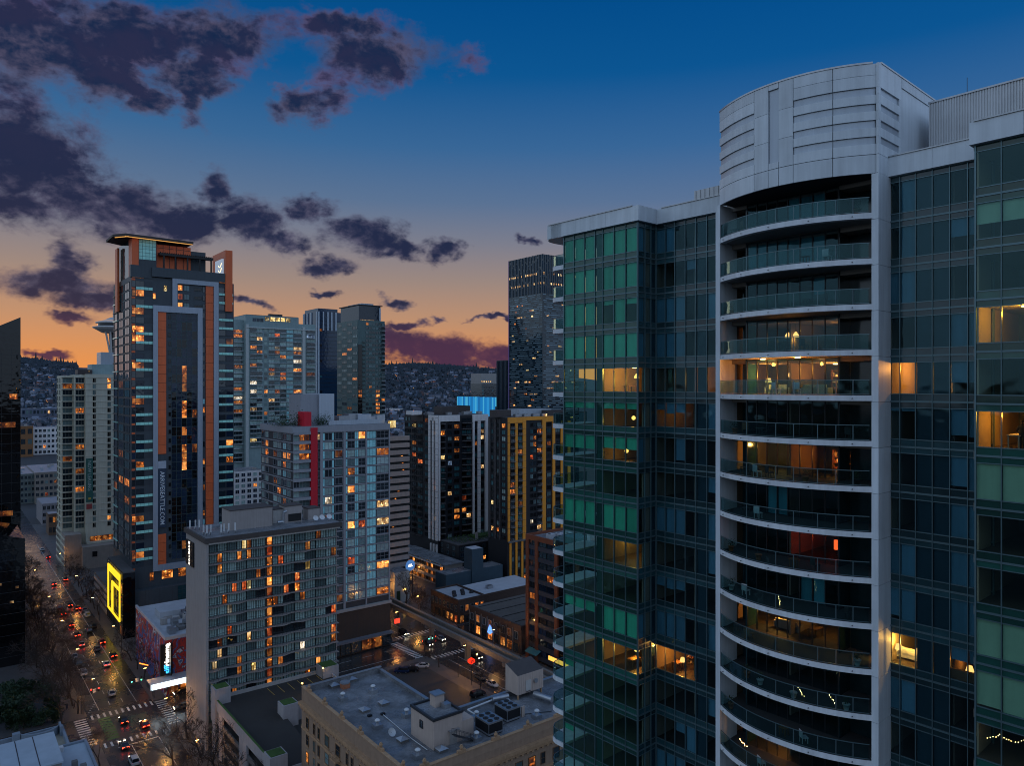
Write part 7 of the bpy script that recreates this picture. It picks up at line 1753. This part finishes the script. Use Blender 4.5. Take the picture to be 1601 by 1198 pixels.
    t = thing('blue_red_neon', 'small blue and red neon sign on the street corner under the monorail', 'neon sign', ground(766, 992, 3), ANG); MB().lathe([(.2, 0), (.9, .6), (.7, 1.8), (.2, 3.2)], e_blue2, 8).build('blue_figure', t); MB().box(1.2, 2.8, -.2, .2, -.4, 1.0, e_redn).build('red_panel', t); MB().tube((0, 0, -2.9), (0, 0, 0), .1, .1, steel_d, 6).build('post', t)
e_amber_s = emit('amber_sign', (1, .48, .08), 1.6); e_blue2 = emit('blue_neon', (.15, .35, 1), 1.6); e_redn = emit('red_neon', (1, .06, .03), 1.6)
low_brick()
# ------------------------------------------------------------------ bare street trees
def bare_tree(seed, h):
    r = random.Random(seed); tk, tw_ = MB(), MB()
    def grow(p, d, L, rad, lev):
        n = 2 if lev < 2 else 1
        q = p
        for i in range(n):
            d2 = (d + Vector((r.gauss(0, .12), r.gauss(0, .12), .03))).normalized(); e = q + d2 * (L / n); r1 = rad * (1 - .28 / n)
            (tk if lev < 2 else tw_).tube(q, e, max(rad, .028), max(r1, .022), bark if lev < 2 else twig, 6 if lev < 2 else 3, False); q, d, rad = e, d2, r1
        if lev >= 5: return
        for i in range(4 if lev == 0 else r.choice([3, 3, 4])):
            a = r.random() * 6.28; s_ = r.uniform(.4, .95); o = d.orthogonal().normalized(); o2 = d.cross(o)
            nd = (d + (o * math.cos(a) + o2 * math.sin(a)) * s_ + Vector((0, 0, .10))).normalized()
            grow(q, nd, L * r.uniform(.62, .88), rad * r.uniform(.55, .72), lev + 1)
    grow(Vector((0, 0, 0)), Vector((0, 0, 1)), h * .25, h * .018, 0)
    return tk.mesh('trunk'), tw_.mesh('crown')
TREES = [bare_tree(s, h) for s, h in ((1, 14), (2, 13), (3, 15), (4, 12), (8, 13))]
def put_tree(b, s, i, label, group, sc=1.0):
    t = thing('bare_street_tree', label, 'tree', site(b, s, .15), rnd.random() * 6.28, group); t.scale = (sc, sc, sc)
    obj('trunk', TREES[i % 5][0], t); obj('crown', TREES[i % 5][1], t)
for i in range(30): put_tree(-21.2 - (i % 3) * .4, 3 + i * 6.4, i, 'bare tree of the left kerb row, %s from the crossing' % ORD[i], 'bare trees along the left kerb', rnd.uniform(.85, 1.15))
for i, s in enumerate((-1, 10, 19, 28, 38, 48, 58, 68, 80, 92, 106)): put_tree(-25.5 - (i % 2), s, i + 2, 'bare tree of the inner row behind the left kerb, %s from the crossing' % ORD[i], 'bare trees behind the left kerb', rnd.uniform(.85, 1.05))
for i, s in enumerate((9, 18, 27, 36, 96, 106, 116, 126, 136, 146, 158, 170)): put_tree(-1.9, s, i + 1, 'bare tree on the right pavement of the avenue, %s from the cinema' % ORD[i], 'bare trees on the right kerb', rnd.uniform(.7, .95))
for i, (b, s) in enumerate(((-1.6, -30), (-1.8, -42), (-1.6, -54), (-1.7, -66), (-8.0, -58), (-1.6, -78), (-21.5, -34), (-9, -47), (-14, -60))): put_tree(b, s, i, 'bare tree beside the hotel and garage at the bottom crossing, %s of its cluster' % ORD[i], 'bare trees by the bottom crossing', rnd.uniform(.85, 1.1))
for i, (b, s) in enumerate(((73, -30), (73, -52), (94.5, 6), (94.5, 16), (94.5, 28), (96, 40), (94.5, 50), (94, -12), (94.3, -30), (98, 34), (99.5, 46), (73.3, -72), (94.4, -44), (97, 22), (96, 58))): put_tree(b, s, i + 3, 'bare tree by the monorail avenue, %s along it' % ORD[sorted([-30, -52, 6, 16, 28, 40, 50, -12, -30.5, 34, 46, -72, -44, 22, 58]).index(s if i != 8 else -30.5)], 'bare trees by the monorail', rnd.uniform(.8, 1.05))
# evergreen planting in the park strip, lower left
def shrub_mesh(seed, hgt):
    r = random.Random(seed); b = MB()
    cl = [(Vector((r.gauss(0, .8), r.gauss(0, .8), hgt * r.uniform(.25, .85))), r.uniform(.5, 1.0)) for _ in range(9)]
    for i in range(700):
        c, q = r.choice(cl); d = Vector((r.gauss(0, 1), r.gauss(0, 1), r.gauss(0, 1))).normalized(); p = c + d * q * r.uniform(.6, 1.05)
        e = (d + Vector((r.uniform(-1, 1), r.uniform(-1, 1), r.uniform(-.3, 1)))).normalized() * .38; f_ = e.orthogonal().normalized() * .13
        b.face([p, p + e * .5 + f_, p + e, p + e * .5 - f_], plant_g)
    return b.mesh('foliage'), MB().tube((0, 0, 0), (0, 0, hgt * .6), .1, .05, bark, 5).mesh('stem')
SHR = [shrub_mesh(s, h) for s, h in ((1, 3), (2, 4.2), (3, 2.4))]
for i in range(46):
    b, s = rnd.uniform(-46, -25), rnd.uniform(-17, 30)
    if s < -.0: s = rnd.uniform(2, 24)
    t = thing('evergreen_shrub', 'evergreen shrub in the dark park strip at the left', 'shrub', site(b, s, .15), rnd.random() * 6, 'evergreen shrubs in the park strip'); k = rnd.randrange(3); q = rnd.uniform(.9, 1.5); t.scale = (q, q, q)
    obj('foliage', SHR[k][0], t); obj('stem', SHR[k][1], t)
# ------------------------------------------------------------------ cars
e_head = emit('headlight', (1, .86, .62), 26.0); e_tail = emit('taillight', (1, .03, .01), 34.0); off_l = mat('unlit_lamp', (.20, .03, .02), .3)
tyre = mat('tyre', (.012, .012, .012), .8); rim = mat('rim', (.30, .30, .31), .3, .8); car_gl = glass('car_glass', (.006, .007, .009), .03, .8)
def car_paint(n, c):
    m = mat('paint_' + n, c, .18, .25, var=.03, streak=0, spec=.6, orv=0); return m
PAINT = {n: car_paint(n, c) for n, c in (('white', (.62, .62, .62)), ('silver', (.34, .35, .36)), ('black', (.010, .010, .012)), ('red', (.28, .012, .012)), ('blue', (.012, .03, .09)), ('grey', (.09, .095, .10)), ('beige', (.38, .33, .24)))}
def car_body(kind):
    """stations along y (front +): half width, z bottom, z shoulder, then roof profile"""
    b = MB(); L = 4.5 if kind == 'sedan' else 4.8; hw = .90; pm = PAINT['white']
    low = [(-L / 2, .72, .45, .78), (-L / 2 + .25, .84, .30, .92), (-L / 2 + 1.0, .90, .24, .98), (0, .91, .24, .96), (L / 2 - 1.2, .90, .24, .92), (L / 2 - .35, .84, .28, .78), (L / 2, .68, .40, .62)] if kind == 'sedan' else \
          [(-L / 2, .80, .45, 1.0), (-L / 2 + .2, .88, .32, 1.08), (-L / 2 + 1.0, .93, .28, 1.08), (0, .94, .28, 1.06), (L / 2 - 1.2, .92, .28, 1.04), (L / 2 - .3, .86, .32, .92), (L / 2, .72, .42, .76)]
    vs = []; k = 6
    for (y, w, z0, z1) in low: vs += [(-w * .92, y, z0), (-w, y, (z0 + z1) / 2), (-w * .93, y, z1), (w * .93, y, z1), (w, y, (z0 + z1) / 2), (w * .92, y, z0)]
    fs = [(j * k + i, j * k + (i + 1) % k, (j + 1) * k + (i + 1) % k, (j + 1) * k + i) for j in range(len(low) - 1) for i in range(k)]
    b.poly(vs, [q[::-1] for q in fs], pm); b.face(vs[:k], pm); b.face(vs[-k:][::-1], pm)
    if kind == 'sedan': prof = [(-1.75, .95, .78), (-1.05, 1.42, .62), (.35, 1.45, .62), (1.15, .93, .76)]
    else: prof = [(-2.25, 1.05, .82), (-1.95, 1.72, .70), (.55, 1.74, .70), (1.35, 1.03, .82)]
    rf = MB(); (y0, z0, w0), (y1, z1, w1), (y2, z2, w2), (y3, z3, w3) = prof
    b.box(-w1 * .96, w1 * .96, y1 + .05, y2 - .05, z1 - .03, z1 + .03, pm)
    g = MB(); v = [(-w0, y0, z0), (w0, y0, z0), (w1, y1, z1), (-w1, y1, z1), (w2, y2, z2), (-w2, y2, z2), (w3, y3, z3), (-w3, y3, z3)]
    g.poly(v, [(0, 1, 2, 3), (3, 2, 4, 5), (5, 4, 6, 7), (1, 6, 4, 2), (0, 3, 5, 7)], car_gl)
    for sx in (-1, 1): b.tube((sx * w1, y1, z1), (sx * w0, y0, z0), .05, .05, pm, 4); b.tube((sx * w2, y2, z2), (sx * w3, y3, z3), .05, .05, pm, 4); b.tube((sx * (w1 + .01), (y1 + y2) / 2, z1), (sx * (w0 - .01), (y0 + y3) / 2, z0), .05, .05, pm, 4)
    return b.mesh('body'), g.mesh('cabin_glass'), L
CARS = {k: car_body(k) for k in ('sedan', 'suv')}
BODY = {}
for k in CARS:
    for n, m in PAINT.items():
        me = CARS[k][0].copy(); me.materials.clear(); me.materials.append(m); me.name = 'body'; BODY[k, n] = me
WH = (lambda b: [b.tube((-.11, 0, 0), (.11, 0, 0), .33, .33, tyre, 14), b.tube((-.12, 0, 0), (.12, 0, 0), .2, .2, rim, 10)] and b.mesh('wheel'))(MB())
LM = {n: MB().box(-.24, .24, -.04, .04, -.10, .10, m).mesh(n) for n, m in (('headlight', e_head), ('taillight', e_tail), ('dark_lamp', off_l))}
def car(b, s, away, color, kind, label, head=True, tail=True, rz=None, z=.02, group=None):
    t = thing('car', label, 'car', site(b, s, z), ANG + (0 if away == 1 else PI if away == -1 else -PI / 2 if away == 2 else PI / 2) if rz is None else rz, group)
    obj('body', BODY[kind, color], t); obj('cabin_glass', CARS[kind][1], t); L = CARS[kind][2]
    for sx in (-.82, .82):
        for sy in (-L * .30, L * .31): obj('wheel', WH, t, (sx, sy, .33))
    zl = .66 if kind == 'sedan' else .84
    for sx in (-.52, .52):
        obj('headlight', LM['headlight' if head else 'dark_lamp'], t, (sx, L / 2 - .10, zl - .06)); obj('taillight', LM['taillight' if tail else 'dark_lamp'], t, (sx, -L / 2 + .06, zl + .06))
    return t
AV = [  # photo px, colour, kind, tail lights, label
    (174, 1084, 'silver', 'sedan', 0, 'silver sedan entering the crossing beside the marquee'), (166, 1038, 'white', 'sedan', 1, 'white sedan with bright red tail lights in the middle lane of the avenue'), (130, 1052, 'white', 'suv', 1, 'white van like car stopped at the left kerb with red glow'),
    (177, 1024, 'black', 'sedan', 1, 'black sedan with tail lights in the right lane behind the white sedan'), (152, 1014, 'grey', 'sedan', 0, 'dark grey sedan in the middle lane'), (159, 1003, 'red', 'sedan', 1, 'red car in the right lane with tail lights'),
    (127, 1007, 'silver', 'sedan', 1, 'silver car in the left lane with tail lights'), (139, 986, 'black', 'suv', 1, 'black suv in the middle lane with tail lights'), (120, 992, 'grey', 'sedan', 1, 'grey car in the left lane farther back'), (111, 976, 'red', 'sedan', 1, 'small red car in the left lane'),
    (136, 961, 'white', 'suv', 0, 'white suv parked at the right kerb beside the neon frame'), (132, 953, 'silver', 'sedan', 0, 'silver car parked in front of the white suv'), (99, 958, 'grey', 'sedan', 1, 'grey car braking far up the left lane'), (93, 950, 'red', 'suv', 1, 'dark red suv far up the left lane'),
    (109, 945, 'black', 'sedan', 1, 'black car far up the middle lane'), (121, 950, 'red', 'sedan', 1, 'red car parked far up the right kerb'), (122, 1037, 'grey', 'suv', 0, 'grey suv parked at the left kerb under trees'), (116, 1026, 'silver', 'sedan', 0, 'silver car parked at the left kerb under trees'),
    (146, 979, 'black', 'sedan', 0, 'black car parked at the right kerb near the neon frame'), (75, 870, 'red', 'sedan', 1, 'distant car with red tail lights at the far crossing'), (66, 858, 'white', 'sedan', 0, 'distant white car at the far crossing'), (226, 1133, 'red', 'sedan', 1, 'red sedan with glowing tail lights at the bottom crossing'),
    (193, 1127, 'black', 'sedan', 1, 'black sedan crossing in the amber wet reflection'), (194, 1166, 'grey', 'sedan', 1, 'grey car waiting behind the bare tree twigs'), (209, 1191, 'white', 'suv', 1, 'white suv at the bottom edge under twigs'), (84, 912, 'grey', 'sedan', 1, 'grey car with tail lights halfway up the avenue'), (102, 905, 'black', 'sedan', 1, 'black car with tail lights halfway up the avenue')]
for (px, py, c, k, tl, lb) in AV:
    b, s = gsite(px, py + 3); b = max(-18.6, min(-4.6, b)); car(b, s, 1, c, k, lb, tail=bool(tl), head=bool(tl))
for (px, py, c, k, dr, hd, lb) in ((286, 1069, 'white', 'suv', 3, 1, 'white van turning beside the marquee'), (285, 1084, 'black', 'suv', 3, 1, 'black suv with headlights on the cross street by the hotel'), (285, 1106, 'grey', 'sedan', 3, 1, 'grey car with headlights beside the hotel wall'),
        (631, 991, 'black', 'suv', -1, 1, 'black suv with headlights beside the brown podium'), (689, 999, 'silver', 'sedan', -1, 1, 'silver car driving under the monorail'), (669, 1007, 'black', 'sedan', -1, 1, 'black car with headlights before the zebra crossing'), (745, 1028, 'black', 'suv', -1, 1, 'black suv with headlights in the middle of the second avenue'),
        (770, 1071, 'white', 'sedan', -1, 0, 'white and dark car parked beside the tan brick building'), (750, 1060, 'grey', 'sedan', -1, 0, 'grey car parked at the kerb beside the lot'), (795, 1008, 'black', 'sedan', -1, 1, 'black car with headlights behind the monorail'),
        (660, 1043, 'white', 'sedan', 1, 0, 'white sedan parked in the open lot'), (628, 1051, 'blue', 'suv', 1, 0, 'dark blue suv parked in the open lot'), (644, 1049, 'black', 'sedan', 1, 0, 'black sedan between white and blue cars in the lot'), (747, 1088, 'black', 'suv', 2, 0, 'black suv at the near end of the lot')):
    b, s = gsite(px, py + 2); lot = 'lot' in lb and 'beside' not in lb
    car(b, s, dr, c, k, lb, head=bool(hd), tail=bool(hd), z=.17 if lot else .02, rz=(ANG + .9 if lot and dr == 1 else None))
# ------------------------------------------------------------------ street lamps and signals
e_sod = emit('sodium_lamp', (1, .55, .16), 26.0)
def street_lamp(b, s, dirx, label, power=900, h=9.0, group='street lamps'):
    t = thing('street_lamp', label, 'street lamp', site(b, s, .15), ANG, group)
    MB().tube((0, 0, 0), (0, 0, h), .11, .07, steel_d, 8).build('pole', t); MB().tube((0, 0, h - .2), (dirx * 2.2, 0, h + .2), .05, .04, steel_d, 6).build('arm', t)
    x = dirx * 2.4; MB().box(x - .45, x + .45, -.18, .18, h + .14, h + .32, steel_d).build('head', t); MB().box(x - .35, x + .35, -.14, .14, h + .06, h + .139, e_sod).build('lens', t)
    ld = bpy.data.lights.new('street_light', 'POINT'); ld.energy = power * .75; ld.color = (1, .46, .10); ld.shadow_soft_size = .25
    o = bpy.data.objects.new('street_light', ld); o.location = (x, 0, h - .1); link(o, t)
for i, (b, s) in enumerate(((-20.2, 1.5), (-20.2, 30), (-20.2, 64), (-20.2, 100), (-20.2, 150))): street_lamp(b, s, 1, 'street lamp among the bare trees of the left kerb, %s from the crossing' % ORD[i], 700 if i else 1500, group='lamps on the left kerb')
for i, (b, s) in enumerate(((-2.8, 47), (-2.8, 88), (-2.8, 128), (-2.8, 180))): street_lamp(b, s, -1, 'street lamp on the right kerb of the avenue, %s from the cinema' % ORD[i], 700, group='lamps on the right kerb')
street_lamp(-2.9, -24, -1, 'street lamp at the bottom crossing lighting the wet road amber', 2600); street_lamp(-2.9, -52, -1, 'street lamp beside the parking garage at the bottom edge', 1600); street_lamp(-2.7, 1.0, -1, 'street lamp on the marquee corner', 700)
street_lamp(73.5, -40, 1, 'street lamp inside the twigs beside the open lot', 3000); street_lamp(73.5, -84, 1, 'street lamp behind the tan brick building', 800); street_lamp(94, 14, -1, 'street lamp before the brick corner shop', 1300); street_lamp(94, 40, -1, 'street lamp between brick corner shop and motel', 1300); street_lamp(94, -34, -1, 'street lamp before the brown shop row', 900); street_lamp(73.4, 2, 1, 'street lamp on the corner of the brown podium', 900); street_lamp(99, -70, -1, 'street lamp at the foot of the rust framed office', 700)
e_r, e_g = emit('signal_red', (1, .03, .02), 9.0), emit('signal_green', (.10, 1, .55), 6.0)
def signal(b, s, dx, red, label, L=5.5):
    t = thing('traffic_signal', label, 'traffic light', site(b, s, .15), ANG)
    MB().tube((0, 0, 0), (0, 0, 6.0), .12, .09, steel_d, 8).build('pole', t); MB().tube((0, 0, 5.7), (dx * L, 0, 6.0), .08, .05, steel_d, 6).build('mast_arm', t)
    for q in (.55, 1.0):
        MB().box(dx * L * q - .22, dx * L * q + .22, -.15, .15, 5.1, 6.3, black_m).build('signal_head', t); MB().box(dx * L * q - .15, dx * L * q + .15, -.19, -.151, (5.85 if red else 5.2), (6.15 if red else 5.5), e_r if red else e_g).build('signal_lens', t)
    MB().box(dx * L * .75 - .4, dx * L * .75 + .4, -.06, -.02, 5.0, 6.0, white_m).build('lane_sign', t)
signal(-2.6, 3.0, -1, False, 'traffic light with green lens hung over the avenue beside the cinema'); signal(-20.4, 2.2, 1, True, 'traffic light with red lens at the left kerb of the crossing', 4.0)
signal(74.4, 3.5, 1, True, 'traffic light at the brown podium corner by the monorail', 3.0); signal(74.4, -19.0, 1, False, 'traffic light beside the zebra crossing', 3.0); signal(74.4, -66, 1, True, 'red traffic light beside the roof hut of the tan brick building', 4.0)
t = thing('orange_neon_tube', 'slanted orange neon tube on a post at the cinema corner', 'neon sign', ground(226, 1064, 0), ANG)
MB().tube((-1.4, 0, 5.4), (1.0, 0, 4.2), .16, .16, e_orange, 8).build('tube', t); MB().tube((0, .25, 0), (0, .25, 5.6), .09, .07, steel_d, 6).build('post', t)
t = thing('red_beacon_sign', 'bright red round sign on a post beside the open lot', 'sign', ground(737, 1072, 0), ANG)
MB().lathe([(.1, -1.0), (1.1, -.3), (1.1, .3), (.1, 1.0)], emit('red_sign', (1, .03, .01), 2.0), 14, (0, 0, 7.2)).build('sign_face', t); MB().tube((0, 0, 0), (0, 0, 6.2), .09, .08, steel_d, 6).build('post', t)
t = thing('red_shop_sign', 'small red lit sign on the corner of the brown podium', 'sign', ground(621, 1000, 0), ANG); MB().box(-1, 1, -.15, .15, 5.6, 7.2, emit('red_lit_face', (1, .06, .03), 1.6)).build('sign_face', t); MB().tube((0, 0, 0), (0, 0, 5.6), .09, .08, steel_d, 6).build('post', t)
# ------------------------------------------------------------------ people
def person_mesh(seed, cook=False):
    r = random.Random(seed); st = r.uniform(.05, .3)
    J = {'pel': (0, 0, .95, .155), 'ch': (0, .02, 1.32, .17), 'nk': (0, .03, 1.50, .065), 'hd': (0, .05, 1.66, .105), 'tp': (0, .05, 1.74, .07), 'lh': (-.1, 0, .88, .10), 'rh': (.1, 0, .88, .10), 'lk': (-.1, st * .7, .48, .07), 'rk': (.1, -st * .3, .48, .07), 'la': (-.1, st * .6, .08, .05), 'ra': (.1, -st, .10, .05), 'lt': (-.1, st * .6 + .16, .04, .04), 'rt': (.1, -st + .15, .04, .04),
         'ls': (-.2, .02, 1.40, .075), 'rs': (.2, .02, 1.40, .075), 'le': (-.26, -.03, 1.12, .05), 're': (.26, -.03, 1.12, .05), 'lw': (-.25, .14 if not cook else .32, .90 if not cook else 1.06, .04), 'rw': (.25, .08 if not cook else .34, .88 if not cook else 1.06, .04)}
    E = [('pel', 'ch'), ('ch', 'nk'), ('nk', 'hd'), ('hd', 'tp'), ('pel', 'lh'), ('pel', 'rh'), ('lh', 'lk'), ('rh', 'rk'), ('lk', 'la'), ('rk', 'ra'), ('la', 'lt'), ('ra', 'rt'), ('ch', 'ls'), ('ch', 'rs'), ('ls', 'le'), ('rs', 're'), ('le', 'lw'), ('re', 'rw')]
    ks = list(J); me = bpy.data.meshes.new('person'); me.from_pydata([J[k][:3] for k in ks], [(ks.index(a), ks.index(b)) for a, b in E], [])
    o = bpy.data.objects.new('tmp', me); COL.objects.link(o); o.modifiers.new('s', 'SKIN'); sk = me.skin_vertices[0].data if me.skin_vertices else None
    if sk is None:
        bpy.context.view_layer.objects.active = o
    if sk is not None:
        for i, k in enumerate(ks): sk[i].radius = (J[k][3], J[k][3] * (.75 if k in ('pel', 'ch') else 1)); sk[i].use_root = (k == 'pel')
    sd = o.modifiers.new('d', 'SUBSURF'); sd.levels = sd.render_levels = 1
    dg = bpy.context.evaluated_depsgraph_get(); dg.update(); out = bpy.data.meshes.new_from_object(o.evaluated_get(dg)); out.name = 'person'
    bpy.data.objects.remove(o)
    for p in out.polygons: p.use_smooth = True
    return out
coat = [mat('coat_%s' % n, c, .9) for n, c in (('black', (.012, .012, .014)), ('navy', (.02, .025, .05)), ('tan', (.16, .10, .06)), ('red', (.2, .02, .02)))]
skin_m = mat('skin', (.42, .24, .17), .6); hair_m = mat('hair', (.025, .016, .012), .8)
head_m = MB().lathe([(.02, 1.545), (.075, 1.57), (.098, 1.65), (.10, 1.70), (.06, 1.77), (.01, 1.79)], skin_m, 10, (0, .06, 0)).mesh('face'); hair_me = MB().lathe([(.10, 1.66), (.118, 1.70), (.09, 1.78), (.01, 1.81)], hair_m, 10, (0, .04, 0)).mesh('hair')
def person(loc, rz, c, label, cook=False, seed=1):
    t = thing('person', label, 'person', loc, rz)
    me = person_mesh(seed, cook); me.materials.append(coat[c]); obj('body', me, t); obj('face', head_m, t); obj('hair', hair_me, t)
for i, (px, py, c, lb) in enumerate(((116, 1110, 0, 'person in dark coat waiting at the left corner of the crossing'), (121, 1104, 2, 'person in tan coat walking to the crossing, left corner'), (105, 1112, 1, 'person in navy coat on the left pavement by the lamp'), (631, 1009, 2, 'person in tan coat at the zebra crossing corner'), (650, 1001, 0, 'person in black coat walking over the far zebra crossing'), (671, 1031, 0, 'person in black standing beside the open lot'))):
    g = ground(px, py); person((g.x, g.y, .17), rnd.random() * 6, c, lb, False, i)
person(tw(-1.55, -8.5, zfl(5)), TA - PI / 2, 0, 'person in dark clothes standing at the worktop of the lit kitchen', True, 9)
